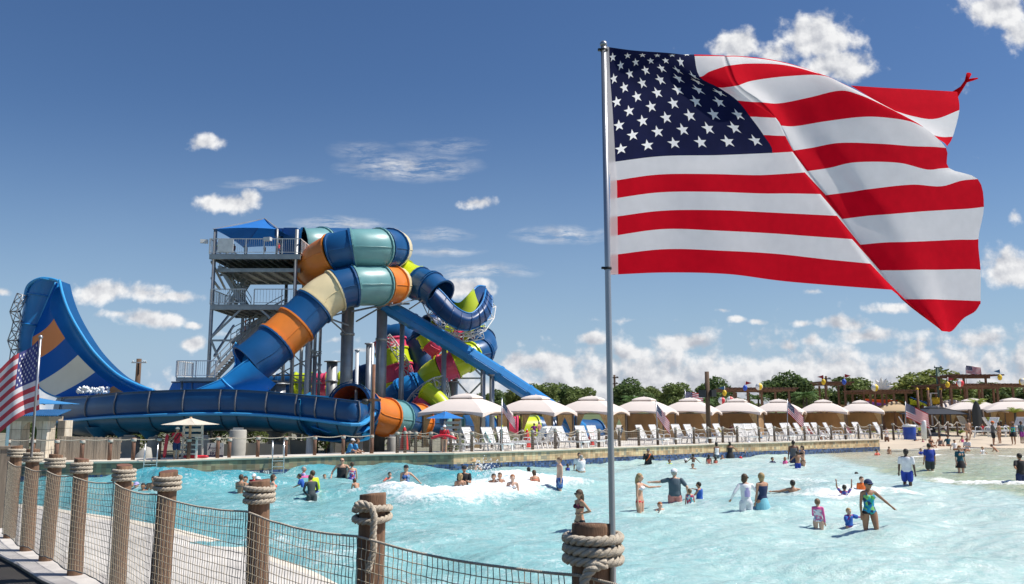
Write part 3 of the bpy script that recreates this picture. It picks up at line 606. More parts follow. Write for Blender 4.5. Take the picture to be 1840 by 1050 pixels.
def tube_ride(name, label, path, r, cat='water slide', arc=None, n=24, flange=.12, root=None, inner=None, step=8, smooth=True, arcs=1):
    # path: (px, py, Y, colour or None); a colour starts a new section at that point
    P = [at(a[0], a[1], a[2]) for a in path]; S = catmull(P, step)
    marks = [i for i, a in enumerate(path) if a[3]]
    root = root or thing(name, label, cat, (P[0].x, P[0].y, YZ))
    for mi_, i in enumerate(marks):
        j = marks[mi_+1] if mi_+1 < len(marks) else len(path)-1; seg = S[i*step:j*step+1]; m, nm = COLN[path[i][3]]
        if len(seg) < 2: continue
        g = MB()
        if arc is None:
            g.tube(seg, r, n, cap=False, sm=smooth)
            for e in (0, -1):
                p = seg[e]; d = (seg[1]-seg[0] if e == 0 else seg[-1]-seg[-2]).normalized()*.06
                p = p+d*(1.1 if e == 0 else -1.1); g.tube([p-d*1.03, p-d, p+d, p+d*1.03], [r*.98, r+flange, r+flange, r*.98], n, cap=False, sm=False)
            for sg in (1, -1):
                ln = []
                for q in range(len(seg)):
                    t = (seg[min(q+1, len(seg)-1)]-seg[max(0, q-1)]).normalized(); x = t.cross(V((0, 0, 1))).normalized(); ln.append(seg[q]+x*sg*(r+.0)-V((0, 0, .1)))
                g.tube(ln, .035, 5)
        else:
            rows = []; rows2 = []; k = 16
            for q in range(len(seg)):
                t = (seg[min(q+1, len(seg)-1)]-seg[max(0, q-1)]).normalized(); x = t.cross(V((0, 0, 1))).normalized(); y = x.cross(t)
                f = lambda R: [seg[q]+x*R*math.cos(a)+y*R*math.sin(a) for a in [math.radians(arc[0]+(arc[1]-arc[0])*w/k) for w in range(k+1)]]
                rows.append(f(r)+list(reversed(f(r-.06))))
            g.grid(rows, close=True)
            for e in range(0, len(rows), max(1, step//2)):
                rr = [rows[e][w] for w in range(k+1)]; cc = seg[e]; g.tube([cc+(p-cc)*1.015 for p in rr], .045, 5)
        o = g.build('tube_section' if arc is None else 'open_section', m, root, nm+' section'); WL[o.name] = WL[root.name]
        if inner and mi_ == 0:
            g = MB(); g.tube(seg, r-.05, n, cap=False); g.build('lining', inner, root)
    return root
def pole(g, px, y0, y1, Y, r, n=12):
    a = at(px, y0, Y); b = at(px, y1, Y) if y1 is not None else V((a.x, a.y, YZ)); g.tube([V((a.x, a.y, b.z)), a], r, n)
def support(name, label, px, y0, Y, r, z0=None, m=None, rings=True, cat='column', group=None):
    a = at(px, y0, Y); z0 = YZ if z0 is None else z0; t = thing(name, label, cat, (a.x, a.y, z0), group)
    g = MB(); g.tube([V((a.x, a.y, z0)), a], r, 20); g.build('shaft', m or STEEL, t)
    g = MB(); g.lathe((a.x, a.y, a.z-.02), [(0, .06), (r*1.5, .06), (r*1.5, -.02), (r, -.03)], 20); g.build('cap_plate', STEEL, t)
    if rings:
        g = MB()
        for f in (.38, .78): z = z0+(a.z-z0)*f; g.lathe((a.x, a.y, z), [(r, -.12), (r*1.16, -.08), (r*1.16, .08), (r, .12)], 20)
        g.build('flange', STEEL, t)
    return t
def truss(name, label, pts, w, parent=None, m=None, r=.035, n=3, cat='truss'):
    pts = [V(p) for p in pts]; root = parent or thing(name, label, cat, pts[0]); g = MB(); K = len(pts); rails = []
    for j, p in enumerate(pts):
        t = (pts[min(j+1, K-1)]-pts[max(0, j-1)]).normalized(); x = t.cross(V((.2, -1, .3))).normalized(); y = t.cross(x); rails.append([p+x*w*math.cos(a)+y*w*math.sin(a) for a in [2*math.pi*q/n for q in range(n)]])
    for q in range(n):
        g.tube([rr[q] for rr in rails], r*1.2, 5)
        for j in range(K):
            g.tube([rails[j][q], rails[j][(q+1) % n]], r, 4)
            if j < K-1: g.tube([rails[j][q], rails[j+1][(q+1) % n]], r, 4)
    g.build('lattice', m or WSTEEL, root); return root
# ---- A: big enclosed raft slide from the tower
raft = tube_ride('tube_slide', 'huge enclosed raft slide coiling down from the tower in blue, teal, orange and cream', [
 (532,447,62.5,'B'),(549,445,61.8,'T'),(580,443,63,'B'),(625,442,66,None),(672,444,67,'O'),(700,447,65,'C'),(708,447,62.6,None),(700,447,60.4,'B'),(682,447,59,'T'),(657,447,58.3,None),(634,448,58,'B'),(602,456,58,'O'),(577,470,58.9,None),(566,483,60.8,'B'),(572,492,63.5,None),(605,497,66.2,'C'),(655,503,67,'O'),(694,508,65.4,'C'),(708,511,62.8,None),(700,512,60.5,'O'),(681,512,59,'T'),(656,513,58.2,None),(634,514,57.7,'B'),(604,522,57.2,'C'),(580,536,56.8,None),(565,550,56.5,'B'),(533,582,55.9,'O'),(497,615,55.2,'B'),(470,639,54.6,None),(447,657,54.2,None)], 1.42)
def patch(name, A_, B_, bul, m, root, lab=None, n=24):
    A_ = resample(catmull([at(*p) for p in A_], 8), n); B_ = resample(catmull([at(*p) for p in B_], 8), n); g = MB()
    rows = [[a.lerp(b, q/10)+V((0, bul*math.sin(q/10*math.pi), 0)) for q in range(11)] for a, b in zip(A_, B_)]; g.grid(rows); g.build(name, m, root, lab); return A_, B_, rows
a_, b_, r_ = patch('open_chute_wall', [(446,646,52.9),(422,663,52.7),(397,682,52.5),(372,693,52.4),(350,702,52.4)], [(496,690,53),(482,702,53),(452,708,53),(420,710,52.8),(375,712,52.6)], -.5, LBLUE, raft, 'light blue near wall of the open chute')
g = MB(); g.tube(a_, .06, 6); g.tube(r_[12], .05, 6); g.build('rim', LEDGE, raft)
a_, b_, r_ = patch('open_chute_lining', [(424,616,55.6),(419,630,55.8),(423,645,55.8),(420,662,55.4),(396,683,55)], [(450,640,54.4),(445,648,54),(434,658,54),(414,672,53.5),(392,686,53.2)], .5, LBLUE, raft, 'light blue inner wall of the open chute')
g = MB(); g.tube(a_, .07, 6); g.build('rim', LEDGE, raft)
for sx in (0,):
    pass
for (px, y0, Y, r, lab) in [(626,540,61.5,.46,'thick grey steel column carrying the coils of the blue and orange tube slide'), (687,552,62,.40,'thick grey column behind the brown lamp post, right of the coils'), (500,690,56,.50,'thick grey column standing right of the tower base stairs'), (597,650,70,.45,'pale thick column far behind the white poles under the orange tube')]:
    support('steel_column', lab, px, y0, Y, r)
t = thing('slide_bracket', 'grey steel arms bracing the coiled tube slide onto its two thick columns', 'bracket', at(626, 600, 61.5)); g = MB()
for a, b, w in [((590,572,57),(626,585,61),.10),((597,568,57),(618,562,61),.09),((590,572,57),(622,600,61),.08),((640,578,61),(700,543,59),.09),((632,560,61),(705,545,59),.12),((650,548,58.6),(735,546,62),.14),((700,550,60),(760,535,62),.09),((735,556,62),(770,533,61.5),.08),((626,545,61),(690,545,60),.16)]: g.bar(at(*a), at(*b), w)
g.build('arm', STEEL, t)
# ---- white and grey poles behind the orange tube
for px, y0, Y, r, m, lab in [(554,600,60,.17,WSTEEL,'bright white pole, left of the pair right of the orange tube'),(561,575,64,.10,STEEL,'thin grey pole close beside the bright white pole'),(566,640,61,.15,STEEL,'mid grey pole, just right of the bright white pole'),(577,560,63,.11,STEEL,'grey pole with cross braces left of the thick column'),(524,650,61,.10,STEEL,'thin grey pole left of the bright white pole'),(547,480,63,.13,WSTEEL,'tall pale pole under the right end of the tower platform')]:
    support('slide_pole', lab, px, y0, Y, r, m=m, rings=False, cat='pole')
t = thing('brace_frame', 'thin crossed steel braces between the poles right of the orange tube', 'brace', at(577, 640, 62)); g = MB()
for a, b in [((524,660),(578,635)),((530,640),(578,690)),((536,612),(577,640)),((548,632),(578,632)),((500,660),(560,700)),((540,702),(578,655)),((490,678),(545,650)),((480,675),(552,675)),((480,684),(575,690)),((555,617),(577,672))]: g.bar(at(a[0], a[1], 62), at(b[0], b[1], 62.4), .09)
g.build('brace', STEEL, t)
# ---- D: straight blue chute
path = []
for i, k in enumerate(range(7)):
    u = k/6; path.append((690+(1000-690)*u, 548+(740-548)*u-5*math.sin(u*math.pi), 62+2*u, 'L'))
path += [(1030, 762, 64.2, 'L'), (1060, 786, 64.3, None)]
chute = tube_ride('chute_slide', 'long straight light blue chute slide sloping down behind the cabanas', path, .59, n=8, flange=.05, smooth=False)
for px, y0, lab in [(723,575,'slim pale post under the upper part of the straight blue chute'),(798,618,'slim grey post under the middle of the straight blue chute'),(868,655,'tall grey post under the lower third of the straight blue chute'),(884,668,'slim grey post nearest the lowest part of the straight blue chute'),(818,640,'grey post with cross braces behind the straight blue chute')]:
    support('chute_post', lab, px, y0+6, 63 if px != 818 else 66, .19 if px != 818 else .22, rings=False, cat='post', m=STEEL)
t = thing('brace_frame', 'grey braced frame behind the lower half of the straight blue chute', 'brace', at(818, 690, 66)); g = MB()
for a, b in [((800,680),(868,680)),((800,672),(820,640)),((820,684),(870,740)),((868,684),(815,738)),((812,690),(845,655)),((840,650),(868,678)),((796,686),(815,736)),((868,616),(812,616)),((838,660),(868,640))]: g.bar(at(a[0], a[1], 66), at(b[0], b[1], 66.4), .13)
g.build('brace', STEEL, t)
# ---- E: upper right slide ending in an open half pipe
e = tube_ride('halfpipe_slide', 'multicoloured slide ending in an open blue half pipe curling up at the far right', [(690,482,65,'B'),(708,486,64.5,'P'),(722,495,64,'Y'),(752,509,63,'B'),(773,517,62.3,'B'),(792,532,61.7,None)], 1.22)
Nn = [(786,517),(799,530),(815,548),(832,560),(847,563),(860,553),(869,538),(873,520)]; Ss = [(766,545),(778,562),(796,577),(815,589),(835,595),(862,587),(882,566),(886,536)]; Rr = [(792,516),(802,524),(813,541),(826,545),(840,533),(850,522),(860,514),(872,515)]; Yk = [61, 60.8, 60.5, 60.3, 60.4, 61, 62, 63.4]
st = []
for k in range(8):
    y = Yk[k]; n_, s_, r_ = Nn[k], Ss[k], Rr[k]; f = (7-k)/7*.7+.3
    st.append([at(n_[0], n_[1], y), at(n_[0]*.62+s_[0]*.38+1.5, n_[1]*.62+s_[1]*.38+1, y-.55), at(n_[0]*.2+s_[0]*.8+1.5, n_[1]*.2+s_[1]*.8, y-.1), at(s_[0], s_[1], y+.9*f), at(s_[0]*.7+r_[0]*.3, s_[1]*.7+r_[1]*.3, y+2.3*f), at(s_[0]*.25+r_[0]*.75, s_[1]*.25+r_[1]*.75, y+2.9*f), at(r_[0], r_[1], y+3.0*f)])
cols_ = [resample(catmull([st[k][c] for k in range(8)], 8), 57) for c in range(7)]
rows = [resample(catmull([cols_[c][i] for c in range(7)], 4), 25) for i in range(57)]
g = MB(); g.grid(rows); o = g.build('open_section', DBLUE, e, 'navy open half pipe'); 
g = MB(); g.grid([[p+V((-.02, -.10, .04)) for p in r[15:]] for r in rows[20:40]]); g.build('lime_lining', LIME, e, 'lime green lining inside the half pipe')
for i in (0, 8, 15, 21, 27, 33, 38, 43, 48, 53): g = MB(); g.tube([p+V((0, -.04, -.03)) for p in rows[i][:17]], .05, 5); g.build('rib', DBLUE, e)
g = MB(); g.tube([r[0] for r in rows], .07, 6); g.tube([r[-1] for r in rows], .07, 6); g.tube([r[9]+V((0, -.06, 0)) for r in rows], .04, 5); g.build('rim', LBLUE, e)
truss('truss', 'white lattice truss cradling the underside of the curled half pipe', [at(*p) for p in [(768,540,63),(778,562,63),(798,582,62.5),(820,594,62),(845,596,62),(864,588,62.5),(878,568,63.5),(881,548,64.5)]], .45)
truss('truss', 'white lattice truss below the curled half pipe, above the blue bend', [at(*p) for p in [(790,600,64),(810,606,64),(832,606,64),(852,604,64),(868,600,64)]], .38)
# ---- F: lower spirals
f2 = tube_ride('spiral_slide', 'small spiral tube slide in lime, pink and blue behind the straight chute', [(772,590,69,'D'),(786,585,69.5,'Y'),(800,592,70,'P'),(818,602,71,'B'),(836,604,71.5,'Y'),(846,604,71,'P'),(856,606,70,'Y'),(866,612,69,'B'),(870,622,67.5,None),(864,632,66.3,'B'),(848,638,65.5,'Y'),(836,645,65,'Y'),(817,655,64.8,'P'),(795,663,64.8,'Y'),(775,676,65.2,None),(766,690,66,'D'),(750,705,67,None)], 1.05)
tube_ride('spiral_slide', 'dark pink and lime tube stub peeking out above the middle of the blue chute', [(766,600,66.5,'Y'),(774,616,66.5,'P'),(790,630,66.5,'Y'),(800,640,67,None)], .8)
tube_ride('wave_slide', 'tall dark blue arched slide wall with lime and pink side behind the lattice truss', [(700,612,71,'B'),(722,608,70.5,None),(742,620,70,'D'),(756,642,69.6,None),(763,668,69.4,'D'),(766,698,69.4,None)], 1.25)
tube_ride('wave_slide', 'lime and pink banded slide body left of the tall dark blue arch', [(700,612,68.5,'P'),(704,632,68.4,'Y'),(712,660,68.2,'P'),(718,688,68,'Y'),(720,706,68,None)], 1.30)
truss('truss', 'white lattice truss curving along the front of the tall dark blue arch', [at(*p) for p in [(697,607,66.8),(708,620,66.6),(720,638,66.4),(731,657,66.3),(739,676,66.2),(745,694,66.2)]], .40)
tube_ride('bowl_slide', 'bulging light blue ribbed slide bend behind the orange ground level tube', [(702,742,66,'D'),(708,722,65.6,'L'),(726,706,65.2,'L'),(746,697,65.2,'L'),(768,692,65.8,'L'),(780,690,67,None)], 1.12)
tube_ride('bowl_slide', 'bright lime chute end with pink side sloping down above the first cabana', [(763,702,62,'Y'),(786,718,61.6,None),(806,742,61.3,None)], .62)
tube_ride('bowl_slide', 'pink tube piece tucked beside the bright lime chute end', [(752,714,62.4,'P'),(770,733,62.3,None),(778,745,62.3,None)], .66)
truss('truss', 'white lattice truss in front of the light blue ribbed bend', [at(*p) for p in [(733,730,62.8),(746,712,62.8),(762,698,62.8),(780,688,63),(796,684,63.2)]], .50)
truss('truss', 'white lattice truss dropping to the ground right of the bright lime chute end', [at(*p) for p in [(797,682,63.4),(801,700,63.4),(803,716,63.4),(807,732,63.4),(811,750,63.4)]], .42)
support('steel_column', 'thick pale column behind the lattice truss right of the bright lime chute end', 813, 686, 66, .36)
# ---- G: ground level tube
gt = tube_ride('tube_slide', 'ground level tube slide of orange, teal, blue, pink and lime sections behind the cabanas', [(628,727,50.0,'B'),(650,735,52.2,'O'),(672,745,53.4,None),(694,750,54.6,'T'),(714,753,56,'B'),(731,756,58,'O'),(752,757,60,'B'),(776,758,62,'T'),(811,761,64.5,'B'),(850,766,67,'B'),(872,770,69,'Y'),(900,772,71,'P'),(930,774,71,'Y'),(964,774,71.5,'B'),(990,775,72,'B'),(1028,777,73,'B'),(1070,779,75,None)], 1.16, inner=REDOR)
g = MB(); a = at(628, 727, 50.0); dd = (at(650, 735, 52.6)-a).normalized(); g.tube([a-dd*.05, a+dd*.28], [1.36, 1.36], 28, cap=False); g.tube([a-dd*.05, a+dd*.2], [1.20, 1.24], 28, cap=False); g.build('mouth_ring', BLUE, gt)
# ---- H: small stacked tubes
for yy, lab in ((683,'upper of the two small pink and lime tubes behind the white poles'), (700,'lower of the two small pink and lime tubes behind the white poles')):
    tube_ride('small_tube', lab, [(470,yy+4,76,'B'),(500,yy+3,76,'B'),(531,yy,76,'Y'),(563-0,yy,76,'P'),(588,yy,76,'Y'),(612,yy-1,76,'B'),(655,yy-3,76.5,None)], .62)
tube_ride('small_tube', 'short dark blue tube standing between the two thick grey columns', [(642,692,69,'D'),(655,680,69,'D'),(668,676,69,None)], 1.1)
tube_ride('small_tube', 'lime and pink tube piece low behind the rusty lamp post', [(655,712,66,'Y'),(676,716,66,'P'),(700,724,66,'Y'),(722,730,66.5,None)], .75)
# ---- trough
tp = [(98,758,714,60.5),(125,755,712.5,57.5),(165,751,710,54.8),(225,747,704.5,52.8),(300,744,701,51.8),(380,742,699,51.2),(460,743.5,702,50.6),(540,750,709.5,49.6),(600,757,716,48.7),(640,761.5,720.5,48.3),(655,754,721,49.6),(667,742,721,51.4)]
tr = thing('trough_slide', 'long curved dark blue slide trough with a pale blue ledge across the left half', 'water slide', (at(380, 742, 51.2).x, 51.2, YZ))
LD = resample(catmull([at(a, b, d) for a, b, c, d in tp], 8), 90); RM = resample(catmull([at(a, c, d) for a, b, c, d in tp], 8), 90)
def trow(i, prof):
    t = (LD[min(i+1, 89)]-LD[max(0, i-1)]); n = V((t.y, -t.x, 0)).normalized(); return [LD[i]+n*a+V((0, 0, b)) for a, b in prof]
outer = []
for i in range(90):
    t = (LD[min(i+1, 89)]-LD[max(0, i-1)]); n = V((t.y, -t.x, 0)).normalized(); h = RM[i].z-LD[i].z
    outer.append([LD[i]+n*a+V((0, 0, b*h)) for a, b in ((-.05, 0), (.10, .12), (.16, .35), (.14, .6), (.05, .85), (-.05, .97), (0.06, .975), (.06, 1.0), (-.16, 1.0), (-.16, .9), (-.25, .1))])
g = MB(); g.grid(outer); g.build('outer_wall', BLUE, tr)
hp = [(0, -.10), (-.10, -.35), (-.35, -.70), (-.85, -.98), (-1.7, -1.12), (-2.6, -1.05), (-3.3, -.7), (-3.7, 0), (-3.75, .9), (-3.75, 1.25), (-3.85, 1.25)]
g = MB(); g.grid([trow(i, hp) for i in range(90)]); g.build('hull', fib('trough hull blue', (.008, .12, .26)), tr)  # hull blue, somewhat lighter than the outer wall
g = MB(); g.grid([trow(i, [(-.06, .05), (.26, .03), (.30, -.02), (.30, -.12), (.22, -.17), (-.02, -.16)]) for i in range(90)], sm=False); g.build('ledge', LEDGE, tr)
fl_ = [(-3.0, -.3), (-2.0, -.6), (-1.0, -.4), (-.25, .2)]
g = MB(); g.grid([trow(i, fl_) for i in range(90)]); g.build('channel_floor', LBLUE, tr)
xs = [128, 175, 224, 283, 344, 405, 434, 486, 537, 579, 613, 645]
RIB = mat('grey joint strip', (.16, .17, .20), .5, .3)
for x in xs:
    i = min(range(90), key=lambda k: abs((LD[k].x/LD[k].y)-(x-920)/F*1.0/CP)); 
    t = (LD[min(i+1, 89)]-LD[max(0, i-1)]); n = V((t.y, -t.x, 0)).normalized(); h = RM[i].z-LD[i].z; c = LD[i]
    g = MB(); g.tube([c+n*(a+.04)+V((0, 0, b*h)) for a, b in ((-.05, 0), (.12, .12), (.18, .35), (.16, .6), (.07, .85), (.05, .97))], .05, 6, sm=False); g.build('rib', RIB, tr)
    g = MB(); g.tube([c+n*(a+.02)+V((0, 0, b-.03)) for a, b in hp[:7]], .035, 5); g.build('hull_rib', fib('hull rib blue', (.01, .06, .12)), tr)
# raised back wall
P4 = [(292,701,56),(310,687.5,56),(470,687.5,56),(490,702,56)]; g = MB(); q = [at(*p) for p in P4]
for k in range(6):
    u0, u1 = k/6, (k+1)/6; B = q[0].lerp(q[3], u0); Bb = q[0].lerp(q[3], u1); T = q[1].lerp(q[2], max(0, min(1, u0))); T2 = q[1].lerp(q[2], u1)
    g.quad(B-V((0, 0, 1)), Bb-V((0, 0, 1)), T2, T); g.quad(B+V((0, .2, -1)), Bb+V((0, .2, -1)), T2+V((0, .2, 0)), T+V((0, .2, 0))); g.quad(T, T2, T2+V((0, .2, 0)), T+V((0, .2, 0)))
g.build('raised_back_wall', LBLUE, tr)
g = MB()
for x in (345, 405, 434): g.bar(at(x, 701, 55.9), at(x, 687, 55.9), .05)
g.bar(at(308, 687, 55.9), at(471, 687, 55.9), .09); g.build('rib', RIB, tr)
for x, Y in ((180, 55.5), (222, 55), (270, 54), (345, 53.5), (428, 53), (498, 52.5), (625, 51)):
    b = at(x, 773 if x < 560 else 781, Y); g = MB(); g.lathe((b.x, b.y, b.z-.65), [(.22, 0), (.28, .15), (.75, .62), (.9, .85)], 14); g.build('cradle', MC['trough hull blue'] if x < 400 else STEEL, tr)
for k, (x, w, Y, z1, rnd, lab) in enumerate([(235,.62,55,.6,0,'square concrete pier below the trough, right of the timber privacy fence'),(277,.38,54,.1,1,'slim pale round pier beneath the blue trough, left of the lifeguard'),(262,.72,50,-1.0,2,'low slanted concrete footing left of the lifeguard in red'),(347,.45,54,.55,0,'grey concrete pier directly behind the cream umbrella pole'),(367,.50,52,.5,0,'dark square concrete pier right of the lifeguard chair'),(428,.50,50,.35,1,'stout sunlit round concrete pier right of the white banner'),(500,.42,53,.5,1,'round concrete pier behind the right pool ladder'),(558,.24,50,.55,1,'bright white round pipe column with bent pipes below the trough'),(598,.14,50,.8,1,'thin steel post under the right half of the trough'),(612,.40,55,.3,0,'broad dark concrete pier left of the two people in blue shirts'),(643,.34,51,.2,1,'short pale concrete pier left of the brown lamp post'),(660,.5,56,.2,0,'dark concrete pier behind the two people in blue shirts'),(705,.32,53,-.1,1,'short round concrete pier right of the brown lamp post'),(722,.22,51,-.2,1,'squat pale concrete pier below the teal tube section')]):
    a = at(x, 775, Y); zt = a.z-.35 if x != 428 else a.z+.08; t = thing('concrete_pier', lab, 'pier', (a.x, a.y, YZ))
    g = MB()
    if rnd == 1: g.lathe((a.x, a.y, 0), [(w*1.02, YZ), (w, 0), (w*.97, zt-.05), (w*.9, zt), (0, zt)], 20)
    elif rnd == 2: g.tube([(a.x-.3, a.y, YZ), (a.x+.05, a.y, .5), (a.x+.2, a.y, .95)], [w*.9, w*.6, w*.25], 14)
    else: g.box((a.x, a.y, (zt+YZ)/2), (w*1.6, w*1.6, zt-YZ), .2)
    g.build('shaft', WSTEEL if 'bright white' in lab else CONC, t)
    if rnd != 2: g = MB(); g.box((a.x, a.y, zt+.05), (w*1.1, w*1.1, .14), .2); g.build('bearing_plate', STEEL, t)
# ---- B: big wing wall
wg = thing('wing_slide', 'tall blue wing shaped slide wall striped orange, blue and white', 'water slide', at(100, 720, 58))
Lp = [(99,508,61),(80,552,61.4),(58,606,61.4),(60,650,61.2),(66,690,60.8),(97,712,60),(150,716,58.6),(186,716,57.6)]
Ip = [(104,508,60.6),(90,545,60),(97,573,59.4),(117,608,58.8),(140,638,58.2),(171,669,57.6),(204,694,57),(222,705,56.6)]
Op = [(107,504,60.2),(113,530,59),(124,560,58),(143,595,57.2),(170,634,56.6),(208,671,56.2),(245,691,55.8),(276,702,55.6)]
def dense(pp, n): return resample(catmull([at(*p) for p in pp], 10), n) if n else None
def dn(pp): return catmull([at(*p) for p in pp], 10)
Ld, Id, Od = dn(Lp), dn(Ip), dn(Op)
colr = [ROYAL, ROYAL, PEACH, ROYAL, OFFW, ROYAL, PEACH]
names = ['blue', 'blue', 'orange', 'blue', 'white', 'blue', 'orange']
ctrL = [(0,),]
for s_ in range(7):
    rows = []
    for k in range(s_*10, s_*10+11):
        a, b = Ld[k], Id[k]; rows.append([a.lerp(b, q/8)+V((0, .35*math.sin(q/8*math.pi), 0)) for q in range(9)])
    g = MB(); g.grid(rows); g.build('stripe_panel', colr[s_], wg, names[s_]+' stripe on the wing wall')
rows = []
for k in range(71):
    a, b = Id[k], Od[k]; rows.append([a.lerp(b, q/8)+V((0, .8*math.sin(q/8*math.pi), 0)) for q in range(9)])
g = MB(); g.grid(rows); g.build('outer_lip', LBLUE, wg)
g = MB(); g.tube(Od, .10, 6); g.tube(Ld, .06, 6); g.build('rim', LEDGE, wg)
g = MB(); g.tube(catmull([at(*p) for p in [(44,545,61.6),(48,520,61.5),(57,508,61.3),(74,501,61.1),(92,502,60.8),(106,506,60.4)]], 6), .13, 8); g.build('top_rim', LEDGE, wg)
g = MB(); rows = [[p, p+V((.1, 1.3, -.1))] for p in Od]; g.grid(rows); g.build('back_skin', BLUE, wg)
Hp = [(74,503,62.5),(60,506,62.5),(50,520,62.5),(44,545,62.5),(38,582,62.5),(35,620,62.5),(34,665,62.5),(36,715,62.5)]
Lh = [(100,505,61),(99,508,61),(92,522,61.2),(80,552,61.4),(66,585,61.4),(58,612,61.4),(60,660,61.2),(68,714,60.7)]
Hd, Hl = dn(Hp), dn(Lh)
rows = [[a.lerp(b, q/10)+V((0, -.8*math.sin(q/10*math.pi)**.8, 0)) for q in range(11)] for a, b in zip(Hd, Hl)]
g = MB(); g.grid(rows); g.build('back_hull', LBLUE, wg)
for k in (1, 24, 40, 55): g = MB(); g.tube([p+V((0, -.05, 0)) for p in rows[k]], .06, 6); g.build('hull_rib', LEDGE if k == 1 else LBLUE, wg)
truss('truss', 'steel lattice truss propping the back of the striped wing wall, upper left', [at(*p) for p in [(40,530,61),(34,545,61),(28,560,61),(34,578,61),(30,596,61),(24,612,61),(30,628,61),(27,650,61),(30,690,61)]], .38, m=STEEL)
g = MB(); r_s = random.Random(5)
for k in range(90): q = at(r_s.uniform(140, 196), 705-r_s.uniform(0, 1)**2*9, 56.2+r_s.uniform(-.3, .3)); g.ball(q, r_s.uniform(.05, .16), 5)
tag(g.build('splash', mat('white splash', (.88, .9, .9), .7)), 'white water splash at the foot of the striped wing wall', 'splash', kind='stuff')
# ---- C: tower
tw = thing('slide_tower', 'tall galvanised steel slide tower with blue shade roof, stairs and railings', 'tower', at(450, 800, 61))
tw.location.z = YZ; WL[tw.name] = V(tw.location)
xl = at(378, 600, 58).x; xr = at(527, 600, 58).x; zt = at(378, 458, 58).z; zm = at(378, 548, 58).z; zb = at(378, 681, 58).z; ze = at(378, 413, 58).z
Yf, Yb = 58, 64.5
for x, y in ((xl, Yf), (xr, Yf), (xl+.1, Yb), (xr, Yb), ((xl+xr)/2+.5, Yb)):
    g = MB(); top = ze if (y == Yf or x < xr) and x != (xl+xr)/2+.5 else zt; g.tube([(x, y, YZ), (x, y, top)], .13, 10); g.build('leg', STEEL, tw)
def deck(z, x0, x1, y0, y1, th=.30, nj=9, name='platform'):
    g = MB(); g.box(((x0+x1)/2, (y0+y1)/2, z-.03), (x1-x0, y1-y0, .05)); g.build(name, STEEL, tw)
    g = MB()
    for yy in (y0+.08, y1-.08): g.box(((x0+x1)/2, yy, z-.06-th/2-.004), (x1-x0, .16, th))
    for k in range(nj): xx = x0+.1+(x1-x0-.2)*k/(nj-1); g.box((xx, (y0+y1)/2, z-.06-th/2-.01), (.12, y1-y0-.34, th*.85))
    g.build('floor_beams', STEEL, tw)
def rail(pts, h=1.08, sp=.14, name='railing', m=None):
    g = MB()
    for a, b in zip(pts, pts[1:]):
        a = V(a); b = V(b); n = max(1, int((b-a).length/sp))
        g.bar(a+V((0, 0, h)), b+V((0, 0, h)), .06); g.bar(a+V((0, 0, .12)), b+V((0, 0, .12)), .04)
        for k in range(n+1):
            p = a.lerp(b, k/n); w = .018 if k % 9 else .07
            g.bar(p+V((0, 0, .12 if k % 9 else 0)), p+V((0, 0, h)), w)
    g.build(name, m or WSTEEL, tw)
deck(zt, xl-.25, xr+.35, Yf-.3, Yb+.4, nj=12); rail([(xl-.25, Yb+.4, zt), (xl-.25, Yf-.3, zt), (xr+.35, Yf-.3, zt), (xr+.35, Yb-2, zt)])
deck(zt-.9, xl+.1, xr+.2, Yf+.4, Yb, th=.2, nj=7, name='lower_floor_frame')
deck(zm, xl-.05, xr, Yf-.2, Yb-1.2, nj=10); rail([(xl-.05, Yb-1.2, zm), (xl-.05, Yf-.2, zm), (xl+2.4, Yf-.2, zm)]); rail([(xl+3.0, Yf-.2, zm), (xr, Yf-.2, zm), (xr, Yb-1.4, zm)], sp=.2)
x0 = at(330, 681, 56.5).x; deck(zb, x0, xl+1.6, 55.2, 59, th=.2, nj=5); rail([(x0, 58, zb), (x0, 55.2, zb), (xl+1.6, 55.2, zb)]); 
g = MB()
for x in (x0+.3, xl+1.3): g.tube([(x, 55.5, YZ), (x, 55.5, zb-.2)], .09, 8)
g.build('leg', STEEL, tw)
def stair(a, b, w=1.3):
    a = V(a); b = V(b); g = MB(); n = int(abs(b.z-a.z)/.19)
    for s in (-w/2, w/2): g.bar(a+V((0, s, 0)), b+V((0, s, 0)), .06, .28)
    for k in range(n+1): p = a.lerp(b, k/n); g.box(p, (.28, w-.08, .04))
    g.build('stair_flight', STEEL, tw); g = MB()
    for s in (-w/2, w/2):
        for h in (.55, 1.0): g.bar(a+V((0, s, h)), b+V((0, s, h)), .05)
        for k in range(0, n+1, 4): p = a.lerp(b, k/n); g.bar(p+V((0, s, 0)), p+V((0, s, 1)), .04)
    g.build('stair_rail', STEEL, tw)
stair((xl+.6, 57.2, zb), (at(470, 590, 60).x, 59.6, at(470, 590, 60).z)); stair((xl+.3, 62, at(378, 612, 60).z), (xl+4.2, 62, zm-.2)); stair((at(440, 590, 63).x, 63, at(440, 596, 63).z), (xl+4.3, 61, zm)); stair((at(446, 545, 61).x, 61, zm), (at(400, 475, 61).x, 61, zt-.4))
stair((at(405, 520, 62).x, 62.6, zm), (at(450, 478, 62).x, 62.6, zt-.5))
g = MB()
def B_(a, b, w=.13): g.bar(at(*a), at(*b), w)
B_((380,606,58), (441,549,58)); B_((380,606,58), (414,563,64)); B_((380,612,58), (430,612,58)); B_((380,614,58), (396,652,58)); B_((460,549,58), (487,573,58)); B_((487,573,58), (525,548,58)); B_((380,500,58), (395,520,62)); B_((527,560,58), (500,600,58)); B_((380,470,58), (405,520,64)); B_((395,495,62), (500,470,64), .18); B_((385,640,58), (420,585,64)); B_((527,600,58), (470,640,58)); B_((414,610,64), (560,610,64)); B_((414,612,64), (470,660,64)); B_((560,612,64), (500,655,64))
g.build('brace', STEEL, tw)
